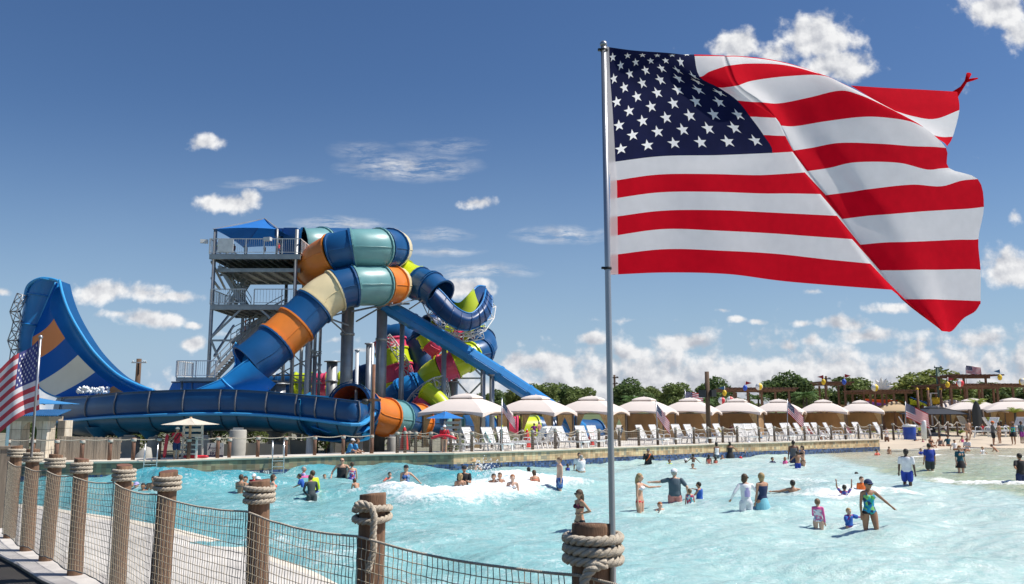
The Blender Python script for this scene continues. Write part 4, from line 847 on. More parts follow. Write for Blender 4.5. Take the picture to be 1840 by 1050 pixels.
g = MB(); za = at(447, 400, 61).z; cs = [V((xl-.1, Yf-.2, ze)), V((at(500, 412, 58).x, Yf-.2, ze)), V((at(505, 412, 58).x, Yb, ze)), V((xl-.1, Yb, ze))]; ap = V(((cs[0].x+cs[1].x)/2+.3, (Yf+Yb)/2, za+.35))
for i in range(4):
    a, b = cs[i], cs[(i+1) % 4]; rows = [[a.lerp(b, k/8).lerp(ap, j/6)-V((0, 0, .10*math.sin(j/6*math.pi)-.10*math.sin(k/8*math.pi)*(1-j/6))) for k in range(9)] for j in range(7)]; g.grid(rows)
SHADE = mat('blue shade cloth', (.01, .17, .55), .8, 0, .06, 1, trans=.12); g.build('roof', SHADE, tw)
g = MB()
for cx in (cs[1], cs[2]): g.tube([(cx.x, cx.y, zt), (cx.x, cx.y, ze)], .08, 8)
for a in cs: g.bar(a, ap, .07)
g.build('roof_frame', STEEL, tw)
g = MB(); p = at(405, 444, 57.6); g.box(p+V((0, 0, .1)), (1.1, .05, .9)); g.build('notice_panel', mat('white notice board', (.7, .7, .7), .6), tw)
for q, a in ((at(367, 434, 58), .3), (at(481, 430, 57.6), -.3)):
    g = MB(); g.box(q, (.52, .3, .25), a); g.build('floodlight', WSTEEL, tw)
g = MB(); a = at(530, 445, 62); g.box((a.x, a.y-.2, a.z), (1.0, 2.6, 2.4)); g.box((a.x-.6, a.y-.2, a.z+.9), (1.4, 2.2, .6), .1); g.build('launch_tub', BLUE, tw)
# ================================================================ DECK FURNITURE
def wallY(X):
    P = wall_l+wall_r
    for a, b in zip(P, P[1:]):
        if a.x <= X <= b.x: return a.y+(b.y-a.y)*(X-a.x)/max(1e-6, b.x-a.x)
    return P[0].y if X < P[0].x else P[-1].y
def on_deck(px, back, z=DZ):     # a point on the deck, `back` metres behind the coping, seen at column px
    Y = 40
    for _ in range(20): Y = wallY((px-920)/F*Y/CP*1.0)+back
    a = at(px, 790, Y); return V((a.x, Y, z))
DARKP = mat('dark brown deck post', (.10, .07, .055), .8, 0, .25, 5, .3, 40); CAPR = mat('grey rope cap', (.50, .46, .40), .9, 0, .15, 20)
def rope_fence(label, pxs, back, h, net=True, m=DARKP, sag=.28, r=.085, top=.97, line=None):
    pts = [on_deck(p, back) for p in pxs] if line is None else line; root = thing('rope_fence', label, 'fence', pts[0]); rnd = random.Random(len(pxs)); hs = []
    for p in pts:
        hh = h*(1+rnd.uniform(-.03, .05)); hs.append(hh)
        g = MB(); g.tube([(p.x, p.y, p.z-.05), (p.x+rnd.uniform(-.02, .02), p.y, p.z+hh)], r, 10); po = g.build('post', m, root)
        g = MB(); g.lathe((p.x, p.y, p.z+hh-.17), [(r, 0), (r+.035, .015), (r+.02, .04), (r+.035, .065), (r+.02, .09), (r+.03, .115), (r, .13)], 10); g.build('rope_cap', CAPR, po)
    for a, b, ha in zip(pts, pts[1:], hs):
        A = a+V((0, 0, h*top)); B = b+V((0, 0, h*top)); s = sag*min(1, (b-a).length/2.5); g = MB(); g.tube([A.lerp(B, k/8)-V((0, 0, s*math.sin(math.pi*k/8))) for k in range(9)], .022, 5); g.build('rope', ROPE, root)
    if net:
        g = MB()
        for a, b in zip(pts, pts[1:]):
            a = a+V((0, -.1, 0)); b = b+V((0, -.1, 0)); n = max(2, int((b-a).length/.16))
            for k in range(9): g.tube([a+V((0, 0, .06+k*.105)), b+V((0, 0, .06+k*.105))], .0045 if k < 8 else .012, 4, cap=False)
            for k in range(n): p = a.lerp(b, k/n); g.tube([p+V((0, 0, .06)), p+V((0, 0, .9))], .0045, 4, cap=False)
        g.build('net', mat('grey deck net', (.30, .27, .22), .9), root)
    return root
rope_fence('rope fence of thin brown posts on the shaded deck below the trough', [-30,15,60,103,149,199,241,287,340,392,413,464,514,566,617,668], .45, .98, net=False, m=mat('reddish deck post', (.17, .085, .055), .8, 0, .2, 4), sag=.12)
rope_fence('rope fence of dark posts with net along the sunlit deck before the cabanas', [714,728,747,774,810,848,901,957,998,1038,1076,1113,1148,1182,1214,1247,1272,1299,1325,1364,1392,1417,1446,1471,1494,1520,1543,1564,1585], .45, 1.12)
pp = [gp(x, y, DZ) for x, y in [(1606,790),(1632,789),(1667,787),(1688,785),(1704,783),(1721,782),(1753,780),(1768,779),(1800,777)]]
rope_fence('rope fence of leaning posts curving along the lawn strip by the beach', [0]*9, 0, 1.25, net=False, line=pp, sag=.35)
rope_fence('second rope fence of dark posts behind the loungers of the nearest cabanas', [735,800,838,884,938,975,1003,1048,1090], 5.2, 1.05, net=False, sag=.4)
# ---- ladders
def ladder(label, px):
    p = on_deck(px, 0); t = thing('pool_ladder', label, 'ladder', p); tn = V((1, .35, 0)).normalized(); nn = V((.35, -1, 0)).normalized(); m = mat('stainless steel', (.65, .66, .66), .25, .8, .04); c = p+nn*.13
    for s in (-.26, .26):
        b = c+tn*s; g = MB(); g.tube(catmull([b+V((0, 0, -1.5)), b+V((0, 0, -.4)), b+V((0, 0, .15)), b+V((0, 0, .45))-nn*.10, b+V((0, 0, .72))-nn*.30, b+V((0, 0, .74))-nn*.42, b+V((0, 0, .5))-nn*.5, b+V((0, 0, 0))-nn*.5], 5), .027, 8); g.build('handrail', m, t)
    for k in range(6): g = MB(); q = c+V((0, 0, -.15-k*.27)); g.box(q, (.54, .09, .03), math.atan2(tn.y, tn.x)); g.build('rung', m, t)
ladder('steel pool ladder on the shaded wall, left of the lifeguard in red', 273)
ladder('steel pool ladder on the shaded wall near the centre, between thin brown posts', 501)
# ---- depth markers
for px, txt, lab in ((472,'4FT 0IN','white depth marker tiles reading 4FT 0IN, left of the central ladder'), (600,'3FT','white depth marker tiles reading 3FT, behind the man in the black tank top'), (1187,'2FT','small white depth marker tiles on the sunlit wall, right of the person in black')):
    p = on_deck(px, -.03); a = wall_l if px < 815 else wall_r; tn = None
    for u, v in zip(a, a[1:]):
        if u.x <= p.x <= v.x: tn = (v-u).normalized()
    tn.z = 0; tn.normalize(); z = .20 if px < 815 else .17; t = thing('depth_marker', lab, 'sign', (p.x, p.y, z)); w = .13*len(txt); g = MB(); ra = math.atan2(tn.y, tn.x)
    for k, ch in enumerate(txt):
        if ch != ' ': q = V((p.x, p.y-.02, z))+tn*((k-(len(txt)-1)/2)*.15); g.box(q, (.135, .02, .2), ra)
    g.build('tile', mat('white ceramic tile', (.8, .8, .78), .3), t)
    for k, ch in enumerate(txt):
        if ch != ' ': q = V((p.x, p.y-.034, z))+tn*((k-(len(txt)-1)/2)*.15); text_mesh(ch, .2, mat('black lettering', (.02, .02, .025), .5), t, q, (math.pi/2, 0, ra), ext=.002, bold=True)
# ---- cabanas
CAN = mat('white canopy fabric', (.76, .68, .63), .85, 0, .03, 1, .1, 200, trans=.12); TRIM = mat('tan canopy trim', (.55, .40, .28), .85); CUR = mat('tan curtain', (.62, .45, .24), .85, 0, .15, 3, .2, 60, trans=.25); BACK = mat('ochre canvas wall', (.34, .20, .09), .85, 0, .22, .5, trans=.12); FRM = mat('bronze metal frame', (.12, .10, .085), .5, .4)
CANT = mat('tan canopy fabric', (.60, .45, .28), .85, 0, .04, 1, trans=.12)
def cabana(label, p, rot, walls, w=4.0, can=None, name='cabana', zs=.76):
    t = thing(name, label, 'cabana', (0, 0, 0)); h = w/2; can = can or CAN
    corners = [(-h, -h), (h, -h), (h, h), (-h, h)]
    def side(k, s, z, dip=0.0, n=8, arch=0.0):
        a = V(corners[k]+(0,)); b = V(corners[(k+1) % 4]+(0,)); return [a.lerp(b, j/n)*s+V((0, 0, z+arch*math.sin(math.pi*j/n))) for j in range(n+1)]
    prof = [(1.06, 2.72, .16), (.95, 2.96, .13), (.80, 3.25, .10), (.62, 3.53, .06), (.44, 3.76, .03), (.27, 3.93, .0)]
    g = MB()
    for k in range(4): g.grid([side(k, s, z-.02, arch=a) for s, z, a in prof])
    g.build('canopy', can, t)
    g = MB()
    for k in range(4):
        top = side(k, 1.062, 2.72, arch=.15); bot = side(k, 1.068, 2.38, arch=.40); g.grid([top, bot]); 
    g.build('valance', can, t)
    g = MB()
    for k in range(4): g.tube([V((q.x, q.y, q.z)) for q in side(k, 1.07, 2.38, arch=.40)], .02, 4)
    for k in range(4): g.tube(side(k, .36, 3.91, n=2), .035, 4)
    g.build('trim', TRIM, t)
    g = MB()
    for k in range(4): g.grid([side(k, s, z, n=4) for s, z in ((.38, 3.91), (.36, 4.0), (.26, 4.13), (.12, 4.24), (.0, 4.28))])
    g.ball((0, 0, 4.31), .05, 6); g.build('vent_cap', can, t)
    for cx, cy in corners: g = MB(); g.box((cx*.95, cy*.95, 1.3), (.10, .10, 2.6)); g.build('leg', FRM, t)
    g = MB()
    for k in range(4): a = V(corners[k]+(0,))*.95; b = V(corners[(k+1) % 4]+(0,))*.95; g.bar(a+V((0, 0, 2.58)), b+V((0, 0, 2.58)), .06)
    g.build('roof_frame', FRM, t)
    for i, (cx, cy) in enumerate(corners):
        g = MB(); rows = []; inx = -1 if cx > 0 else 1
        for z, wd in ((2.55, .66), (2.1, .48), (1.5, .28), (1.15, .17), (.8, .26), (.3, .38), (.05, .44)):
            rows.append([(cx*.95+inx*(.05+wd*q/14), cy*.95+.05*math.sin(q*1.9+z)*(1 if wd > .2 else .5)+(-.04 if cy < 0 else .04), z) for q in range(15)])
        g.grid(rows); g.build('curtain', CUR, t)
    for k in walls:
        a = V(corners[k]+(0,))*.93; b = V(corners[(k+1) % 4]+(0,))*.93; n = 20
        g = MB(); g.grid([[a.lerp(b, j/n)+V((0, 0, z))+V((0, .025*math.sin(j*1.7), 0)) for j in range(n+1)] for z in (.08, 2.55)]); g.build('canvas_wall', BACK, t)
    t.location = p; t.rotation_euler = (0, 0, rot); t.scale = (1, 1, zs); WL[t.name] = V(p); return t
cabs = [(838,52,'nearest white cabana, partly hidden by the small blue umbrella',()),(963,57,'white cabana over the person in purple, second from the left',()),(1064,61,'white cabana just left of the big flagpole with the chute behind it',()),(1158,65,'white cabana right of the big flagpole with a flag at its right',(2,)),(1241,69,'white cabana with a flag flying above its roof, left of the brown speaker pole',(2,)),(1326,73,'white cabana standing right of the brown speaker pole',(2, 1)),(1401,77,'white cabana with a drooping flag hanging over its right side',(2,1,3)),(1481,80.5,'white cabana with a wide diagonally tied curtain, right of the drooping flag',(2,3)),(1548,86,'last white cabana of the long row, left of the tan one',(2,)),(1609,96,'tan roofed cabana at the end of the white row',(2,))]
for px, Y, lab, walls in cabs:
    p = at(px, 760, Y); cabana(lab, V((p.x, Y, DZ)), math.radians(-24), walls, 4.1 if px != 1609 else 3.7, can=CANT if px == 1609 else None)
for px, Y, lab in ((1750,92,'white cabana behind the tall black board and young palm'),(1822,88,'white cabana at the right edge behind the palm plants'),(1712,100,'white cabana top half hidden behind the black gazebo')):
    p = at(px, 760, Y); cabana(lab, V((p.x, Y, DZ)), math.radians(-20), (2,), 5.4 if Y < 99 else 4.4, zs=.82)
# black hardtop gazebo
p = at(1681, 770, 84); gz = thing('gazebo', 'black hardtop gazebo on slim dark legs beside the small flag', 'gazebo', (p.x, 84, DZ)); BLK = mat('charcoal metal roof', (.035, .036, .04), .5, .3)
c = V((p.x, 84, DZ)); h = 2.15; cs = [c+V((a*h, b*h, 0)) for a, b in ((-1, -1), (1, -1), (1, 1), (-1, 1))]
g = MB()
for k in range(4):
    a, b = cs[k], cs[(k+1) % 4]; f = lambda q, s, z: c+(q-c)*s+V((0, 0, z)); g.quad(f(a, 1.12, 2.45), f(b, 1.12, 2.45), f(b, .25, 3.25), f(a, .25, 3.25)); g.quad(f(a, .34, 3.27), f(b, .34, 3.27), f(b, .02, 3.55), f(a, .02, 3.55)); g.quad(f(a, 1.12, 2.38), f(b, 1.12, 2.38), f(b, 1.12, 2.45), f(a, 1.12, 2.45)); g.bar(f(a, 1.12, 2.46), f(a, .25, 3.28), .06)
g.build('roof', BLK, gz)
for k, q in enumerate(cs):
    g = MB(); g.box(q+V((0, 0, 1.2)), (.13, .13, 2.4)); d = (c-q).normalized()*.6; g.bar(q+V((0, 0, 1.8)), q+d+V((0, 0, 2.35)), .07); g.build('leg', BLK, gz)
g = MB(); g.box(c+V((-.9, 0, .5)), (1.4, .8, .9)); g.build('bar_counter', mat('dark wicker', (.05, .045, .04), .8), gz)
gz.scale = (1, 1, .76)
# ---- sun loungers
def lounger():
    t = thing('sun_lounger', 'x', 'sun lounger', (0, 0, 0)); W2 = .31; ang = math.radians(62)
    g = MB()
    for s in (-1, 1): g.bar((-.35, s*W2, .36), (1.15, s*W2, .36), .045, .07)
    g.bar((1.15, -W2, .36), (1.15, W2, .36), .05, .07)
    for k in range(13): x = -.28+k*.115; g.box((x, 0, .37), (.075, W2*2-.06, .022))
    g.build('seat', WHITE, t)
    g = MB(); bx, bz = -.35, .37; dx, dz = -math.cos(ang), math.sin(ang); L_ = .88
    for s in (-1, 1): g.bar((bx, s*W2, bz), (bx+dx*L_, s*W2, bz+dz*L_), .045, .06)
    g.bar((bx+dx*L_, -W2-.02, bz+dz*L_), (bx+dx*L_, W2+.02, bz+dz*L_), .05, .07)
    for k in range(9):
        u = .06+k*.093; g.box((bx+dx*u, 0, bz+dz*u), (.022, W2*2-.06, .066), R=Matrix.Rotation(-(math.pi/2-ang), 3, 'Y'))
    g.build('backrest', WHITE, t)
    for s in (-1, 1):
        g = MB(); g.tube(catmull([(-.12, s*(W2+.03), .36), (-.10, s*(W2+.05), .55), (.02, s*(W2+.05), .60), (.28, s*(W2+.05), .60), (.36, s*(W2+.04), .53), (.36, s*(W2+.02), .36)], 4), .024, 6); g.build('armrest', WHITE, t)
    for x in (-.45, 1.0):
        for s in (-1, 1): g = MB(); g.bar((x, s*W2, .36), (x-.10 if x < 0 else x+.08, s*W2, .0), .045, .08); g.build('leg', WHITE, t)
    return t
L0 = lounger(); L0['group'] = 'white plastic sun loungers on the pool deck'; used = [False]
def put_lounger(px, back, lab, rz=-.35, base=None, sc=1.08):
    p = base or on_deck(px, back)
    if not used[0]: used[0] = True; L0.location = p; L0.rotation_euler = (0, 0, rz); L0['label'] = lab; L0.scale = (sc, sc, sc); WL[L0.name] = V(p); return L0
    return copy_tree(L0, p, rz, lab, scale=sc)
lx = [(818,'white sun lounger right behind the seated lifeguard in red'),(856,'white sun lounger right of the seated lifeguard, beside the first dark post'),(889,'white sun lounger just left of the small drooping flag pole'),(914,'white sun lounger just right of the small drooping flag pole'),
 (1004,'white sun lounger, left one of the pair left of the big flagpole'),(1023,'white sun lounger, right one of the pair left of the big flagpole'),(1056,'white sun lounger next left of the big flagpole'),(1077,'white sun lounger almost touching the big flagpole on its left'),
 (1167,'white sun lounger left of the second small flag pole'),(1190,'low reclined white sun lounger right of the second small flag pole'),(1228,'white sun lounger under the cabana left of the brown speaker pole'),(1252,'white sun lounger closest left of the brown speaker pole'),(1286,'white sun lounger with a blue patterned towel right of the brown speaker pole'),(1304,'white sun lounger with a yellow towel on its seat'),
 (1338,'white sun lounger facing straight on above the swimmer in black swimsuit'),(1355,'white sun lounger facing straight on behind the boy in a blue cap'),(1374,'white sun lounger with a red towel corner, right of the boy in a blue cap'),(1398,'narrow white sun lounger seen nearly edge on, left of the draped curtain'),(1424,'first white sun lounger before the wide draped curtain'),(1434,'second white sun lounger before the wide draped curtain'),(1449,'white sun lounger left of the one with the red towel'),(1464,'white sun lounger carrying a bright red towel'),(1480,'white sun lounger right of the red towel, above two bathers'),
 (1502,'white sun lounger on the deck between the two bathers and the tan curtains'),(1533,'upright white sun lounger under the last white cabana'),(1553,'white sun lounger right of the upright one under the last cabana'),(1592,'white sun lounger behind the woman holding a child')]
for i, (px, lab) in enumerate(lx): put_lounger(px, 1.9+.5*math.sin(i*2.1), lab, -.85+.18*math.sin(i*1.7) if 'straight on' not in lab else -1.3)
for px, back, lab in ((955,2.2,'white sun lounger with its back lying flat, left of the purple shirt'),(972,2.6,'flat white sun lounger right below the person in purple')):
    o = put_lounger(px, back, lab, -.5); o.rotation_euler = (0, 0, 2.7)
for x, y, lab, rz in ((1640,781,'white sun lounger left of the black gazebo, by the blue cooler',-.4),(1660,778,'white sun lounger under the left side of the black gazebo',-.5),(1702,777,'white sun lounger under the right side of the black gazebo',-.4),(1742,775,'white sun lounger standing behind the bikini woman on the beach',-1.2),(1771,786,'white sun lounger on the beach left of the man in the orange cap',-2.9),(1796,786,'white sun lounger on the beach right of the man in the orange cap',-.3),(1822,784,'white sun lounger on the beach behind the woman in patterned swimsuit',-2.8)): put_lounger(0, 0, lab, rz, base=gp(x, y, DZ), sc=1.4)
# towels
def towel(label, px, m, back=1.9):
    p = on_deck(px, back); g = MB(); rows = []
    for z, dx in ((.95, -.62), (1.0, -.66), (.7, -.50), (.4, -.33)): rows.append([p+V((dx+.03+.02*math.sin(q), (q-4)*.075-.02, z+.02+.02*math.sin(q*1.3))) for q in range(9)])
    g.grid(rows); tag(g.build('towel', m), label, 'towel')
towel('yellow towel draped over a lounger right of the blue and white towel', 1307, mat('yellow towel', (.70, .55, .08), .9)); towel('teal towel draped over a lounger near the first small flag pole', 892, mat('teal towel', (.05, .35, .38), .9)); towel('pink striped towel draped over a lounger under the last white cabana', 1536, mat('pink towel', (.65, .18, .25), .9, 0, .5, 10))
towel('bright red towel draped over the back of a white sun lounger', 1466, mat('red towel', (.62, .04, .05), .9)); towel('blue and white towel draped over a sun lounger right of the speaker pole', 1289, mat('blue towel', (.16, .26, .55), .9, 0, .6, 8))
# ---- small deck things
p = gp(1635, 790, DZ); t = thing('cooler', 'round blue drink cooler with white lid on the deck end', 'cooler', p); g = MB(); g.lathe(p, [(0, 0), (.42, 0), (.46, .5), (.46, .95)], 16); g.build('body', mat('cooler blue', (.02, .07, .42), .5), t); g = MB(); g.lathe(p, [(.47, .95), (.49, 1.0), (.47, 1.1), (0, 1.14)], 16); g.build('lid', WHITE, t)
p = gp(1661, 789, DZ); g = MB(); g.lathe(p, [(0, 0), (.20, 0), (.20, 1.35), (.17, 1.42), (0, 1.42)], 12); tag(g.build('bollard', WHITE), 'short white round bollard standing right of the blue cooler', 'bollard')
# ---- lifeguard stands and umbrellas
def umbrella(name, label, px, ytop, yedge, halfw, Y, m, zb, tipx=0, n=6, pole_m=None, r0=.035):
    ap = at(px, ytop, Y); ze = at(px, yedge, Y).z; R = halfw/ppm(Y); t = thing(name, label, 'umbrella', (ap.x, ap.y, zb)); g = MB(); rows = []
    for s in (.02, .35, .7, 1.0): rows.append([V((ap.x+R*s*math.cos(a), ap.y+R*s*math.sin(a), ap.z-(ap.z-ze)*(s**.92)-(.07*math.sin(s*3.14)*abs(math.sin(a*n/2)))) ) for a in [2*math.pi*k/(n*4) for k in range(n*4)]])
    g.grid(rows, close=True, sm=False); g.build('canopy', m, t)
    g = MB()
    for k in range(n): a = 2*math.pi*k/n; g.bar((ap.x, ap.y, ap.z-.03), (ap.x+R*math.cos(a), ap.y+R*math.sin(a), ze-.02), .025)
    g.build('rib', FRM, t); g = MB(); g.tube([(ap.x, ap.y, zb), (ap.x, ap.y, ap.z+.04)], r0, 8); g.build('pole', pole_m or mat('wooden umbrella pole', (.45, .30, .18), .6), t); return t
q = on_deck(343, 1.0); umbrella('parasol', 'cream parasol over the white lifeguard chair on the shaded deck', 343, 751, 763, 49, q.y, mat('cream canvas', (.74, .66, .54), .85, 0, .04, 2, trans=.2), DZ, r0=.06)
q = on_deck(812, 2.2); umbrella('parasol', 'small bright blue parasol over the lifeguard chair before the nearest cabana', 800, 739, 752, 34, q.y, mat('bright blue canvas', (.02, .19, .55), .8, 0, .05, 2, trans=.15), DZ, n=4)
q = at(35, 725, 33); umbrella('big_parasol', 'large light blue shade canopy at the left edge below the tilted flag', 20, 705, 726, 112, 33, mat('pale blue canvas', (.05, .25, .55), .8, 0, .05, 1, trans=.2), DZ, n=4, pole_m=WSTEEL, r0=.06)
def guard_chair(label, px, back, sc=1.0, m=None):
    p = on_deck(px, back); t = thing('lifeguard_chair', label, 'chair', p); m = m or mat('white painted timber', (.62, .60, .55), .6, 0, .1, 4); g = MB()
    for x in (-.42, .42):
        g = MB(); g.bar(p+V((x*1.1, -.35, 0)), p+V((x, -.25, 1.0)), .08); g.build('leg', m, t); g = MB(); g.bar(p+V((x*1.1, .40, 0)), p+V((x, .32, 1.65)), .08); g.build('leg', m, t)
        g = MB(); g.box(p+V((x, .02, .98)), (.10, .8, .05)); g.build('armrest', m, t)
    g = MB(); g.box(p+V((0, 0, .65)), (.86, .62, .05)); g.build('seat', m, t)
    for z in (1.05, 1.3, 1.55): g = MB(); g.box(p+V((0, .33, z)), (.92, .04, .14)); g.build('back_slat', m, t)
    for z in (.25, .45): g = MB(); g.bar(p+V((-.42, -.33, z)), p+V((.42, -.33, z)), .06); g.build('step', m, t)
guard_chair('white timber lifeguard chair under the cream parasol', 341, 1.1); guard_chair('grey timber lifeguard chair under the small blue parasol', 812, 1.0, m=mat('grey painted timber', (.36, .34, .32), .7, 0, .1, 4))
def rescue_tube(label, a, b, sag=0.0, r=.07):
    g = MB(); a = V(a); b = V(b); pts = [a.lerp(b, k/8)+V((0, 0, -sag*math.sin(math.pi*k/8))) for k in range(9)]; g.tube(pts, [r*.6]+[r]*7+[r*.6], 10); tag(g.build('rescue_tube', mat('red vinyl', (.62, .02, .04), .4)), label, 'rescue tube')
q = on_deck(368, .35); rescue_tube('red and white rescue tube lying on the coping right of the lifeguard chair', q+V((-.9, -.1, .12)), q+V((.2, .0, .12)))
# ---- poles
def upole(name, label, px, y0, Y, r, m, arms=(), boxes=(), zb=DZ, insul=False):
    a = at(px, y0, Y); t = thing(name, label, 'pole', (a.x, Y, zb)); g = MB(); g.tube([(a.x, Y, zb), a], [r*1.15, r], 12); g.build('shaft', m, t); k = Y/F
    for (dx, yy, w) in arms:
        b = at(px+dx, yy, Y); g = MB(); g.box((b.x, Y-r, b.z), (w*k, .12, .14)); ar = g.build('crossarm', m if not insul else WSTEEL, t)
        for s in (-.42, 0.3, .42): g = MB(); g.lathe((b.x+s*w*k, Y-r, b.z+.07), [(.05, 0), (.08, .1), (.04, .2), (0, .22)], 8); g.build('insulator', WSTEEL, t)
    for (dx, yy, w, h) in boxes:
        b = at(px+dx, yy, Y); g = MB(); g.box((b.x, Y-r-.02, b.z), (w*k, .35, h*k), .25*(1 if dx > 0 else -1)); g.build('speaker_box', mat('black speaker case', (.03, .03, .035), .6), t)
    return t
BRN = mat('creosoted pole', (.11, .065, .04), .85, 0, .2, 2, stretch=(3, 3, .3))
q = on_deck(1276, .7); upole('speaker_pole', 'tall brown timber pole with two dark speaker boxes amid the cabanas', 1270, 668, q.y, .15, BRN, boxes=((-9, 708, 13, 13), (10, 707, 9, 12)))
upole('utility_pole', 'thin utility pole with two crossarms just right of the big flagpole', 1104, 674, 110, .14, BRN, arms=((0, 679, 14), (0, 690, 12)))
upole('utility_pole', 'distant utility pole with white crossarm between wing slide and tower', 250, 645, 105, .30, BRN, arms=((2, 652, 27),), zb=-.25, insul=True)
upole('utility_pole', 'small distant utility pole behind the T shaped pergola', 1484, 676, 118, .16, BRN, arms=((0, 681, 16),))
upole('light_pole', 'tall green light pole with two small lamp heads right of the yellow green tree', 1684, 660, 100, .20, mat('green painted pole', (.10, .16, .12), .6), arms=((0, 661, 14),))
q = on_deck(672, .9); a = at(672, 655, q.y); t = thing('lamp_post', 'rusty brown lamp post with grey top before the orange tube section', 'pole', (a.x, q.y, DZ)); RUST = mat('rusty brown steel', (.20, .09, .05), .8, 0, .3, 6)
g = MB(); g.tube([(a.x, q.y, DZ), a], .085, 10); g.build('shaft', RUST, t); b = at(671, 618, q.y+.5); g = MB(); g.tube([(a.x-.07, q.y+.12, DZ), (a.x-.12, q.y+.12, b.z)], .075, 10); g.build('steel_post', STEEL, t)
b = at(657, 722, q.y); g = MB(); g.ball(b, .20, 10, sc=(1.2, 1, .8)); g.build('floodlight', mat('black lamp housing', (.03, .03, .03), .5), t); g = MB(); b2 = at(674, 719, q.y-.1); g.box(b2, (.6, .12, .14), .1); g.build('bracket', RUST, t)
b = at(642, 632, 52); support('slide_pole', 'short bright white pole left of the grey column near the trough end', 642, 630, 52, .11, m=WSTEEL, rings=False, cat='pole'); support('slide_pole', 'pale steel post close behind the rusty lamp post', 664, 618, 56, .22, m=STEEL, rings=False, cat='pole')
# ---- timber privacy fence, stone building, banner, beige walls
FENCEW = mat('weathered fence boards', (.36, .29, .22), .85, 0, .25, 2, .4, 30, stretch=(6, 6, .4))
a = on_deck(105, 1.6); b = on_deck(218, 1.6); t = thing('board_fence', 'weathered timber privacy fence of vertical boards left of the lifeguard', 'fence', a); za = at(105, 784, a.y).z; zb_ = at(218, 787, b.y).z; n = 26; g = MB(); d = (b-a)/n; ra = math.atan2(d.y, d.x)
for k in range(n): c = a+d*(k+.5); zz = za+(zb_-za)*k/n+.02*math.sin(k*3.1); g.box((c.x, c.y+.012*math.sin(k*5), (DZ+zz)/2), (d.length*.94, .03, zz-DZ), ra)
g.build('boards', FENCEW, t); g = MB()
for z in (.3, .8): g.bar(a+V((0, .05, z)), b+V((0, .05, z)), .08)
g.build('rail', FENCEW, t)
STONE = tile_mat('cream limestone blocks', [(.55, .47, .36), (.62, .54, .42), (.50, .42, .32), (.66, .58, .47)], .45, .85)
t = thing('stone_pavilion', 'cream stone pavilion with blue metal roof at the left edge', 'building', (-21, 36, DZ))
def stone_box(x0, x1, y, z0, z1, dpt=.7):
    vs = [(x0, y, z0), (x1, y, z0), (x1, y, z1), (x0, y, z1), (x0, y+dpt, z0), (x1, y+dpt, z0), (x1, y+dpt, z1), (x0, y+dpt, z1)]; fs = [(0, 1, 2, 3), (1, 5, 6, 2), (5, 4, 7, 6), (4, 0, 3, 7), (3, 2, 6, 7)]
    me = bpy.data.meshes.new('pier'); me.from_pydata([(a_-WL[t.name].x, b_-WL[t.name].y, c_-WL[t.name].z) for a_, b_, c_ in vs], [], fs); u = me.uv_layers.new(name='UVMap'); uv = []
    for f in fs:
        for i in f: p_ = vs[i]; uv.append((p_[0]+p_[1], p_[2]))
    u.data.foreach_set('uv', [c_ for p_ in uv for c_ in p_]); me.materials.append(STONE); o = bpy.data.objects.new('pier', me); C.objects.link(o); o.parent = t
Yp = 37.5; X = lambda px: at(px, 780, Yp).x; Zt = at(50, 757, Yp).z
stone_box(X(-60), X(-20), Yp, DZ, Zt); stone_box(X(15), X(37), Yp, DZ, Zt); stone_box(X(66), X(84), Yp, DZ, Zt); stone_box(X(48), X(62), Yp+2.5, DZ, Zt)
g = MB(); zz = at(50, 768, Yp).z
for x0_, x1_ in ((37, 66), (-20, 15)):
    k_ = 10
    for i in range(k_):
        u0, u1 = i/k_, (i+1)/k_; f = lambda u: Zt-.05-(Zt-zz+.1)*(1-math.sin(math.pi*u)**.6)*1.2; g.quad((X(x0_)+(X(x1_)-X(x0_))*u0, Yp+.05, f(u0)), (X(x0_)+(X(x1_)-X(x0_))*u1, Yp+.05, f(u1)), (X(x0_)+(X(x1_)-X(x0_))*u1, Yp+.05, Zt), (X(x0_)+(X(x1_)-X(x0_))*u0, Yp+.05, Zt))
g.build('arch', mat('cream limestone', (.55, .47, .36), .85), t)
g = MB(); g.box(((X(-60)+X(86))/2, Yp+.4, Zt+.10), (X(86)-X(-60)+.2, 1.2, .2)); g.build('fascia', mat('tan fascia', (.42, .33, .24), .8), t)
g = MB(); e0, e1 = X(-60), X(112)
for k in range(46):
    u = k/46; x0_ = e0+(e1-e0)*u; x1_ = x0_+(e1-e0)/46*.86; tx = lambda x: x*1.0-(x-e0)*.0; r_ = at(80, 738, Yp+1.2); zr = r_.z; sh = max(0, (x0_-X(82))/(e1-X(82))); y1_ = Yp-.6+2.4*(1-sh); z1_ = Zt+.25+(zr-Zt-.25)*(1-sh)
    g.quad((x0_, Yp-.6, Zt+.22), (x1_, Yp-.6, Zt+.22), (x1_, y1_, z1_), (x0_, y1_, z1_)); g.bar((x1_, Yp-.6, Zt+.25), (x1_, y1_, z1_+.03), .05)
g.build('metal_roof', mat('blue standing seam roof', (.05, .19, .42), .4, .3), t)
BEI = mat('beige rendered wall', (.40, .35, .27), .9, 0, .1, .7)
def wallbox(name, label, pts, Y, th=.3, m=None, cat='wall'):
    g = MB(); f = [at(a, b, Y) for a, b in pts]; k = [p_+V((0, th, 0)) for p_ in f]; g.quad(*f); g.quad(*reversed(k)); n = len(f)
    for i in range(n): g.quad(f[i], k[i], k[(i+1) % n], f[(i+1) % n])
    return tag(g.build(name, m or BEI), label, cat)
wallbox('low_wall', 'long beige rendered wall low behind the piers, left of the central ladder', [(378,800),(440,796),(520,800),(522,835),(378,835)], 50)
wallbox('low_wall', 'beige wall with slanting top under the nearest cabanas', [(852,757),(866,768),(905,770),(940,785),(1015,792),(1015,815),(852,815)], 63)
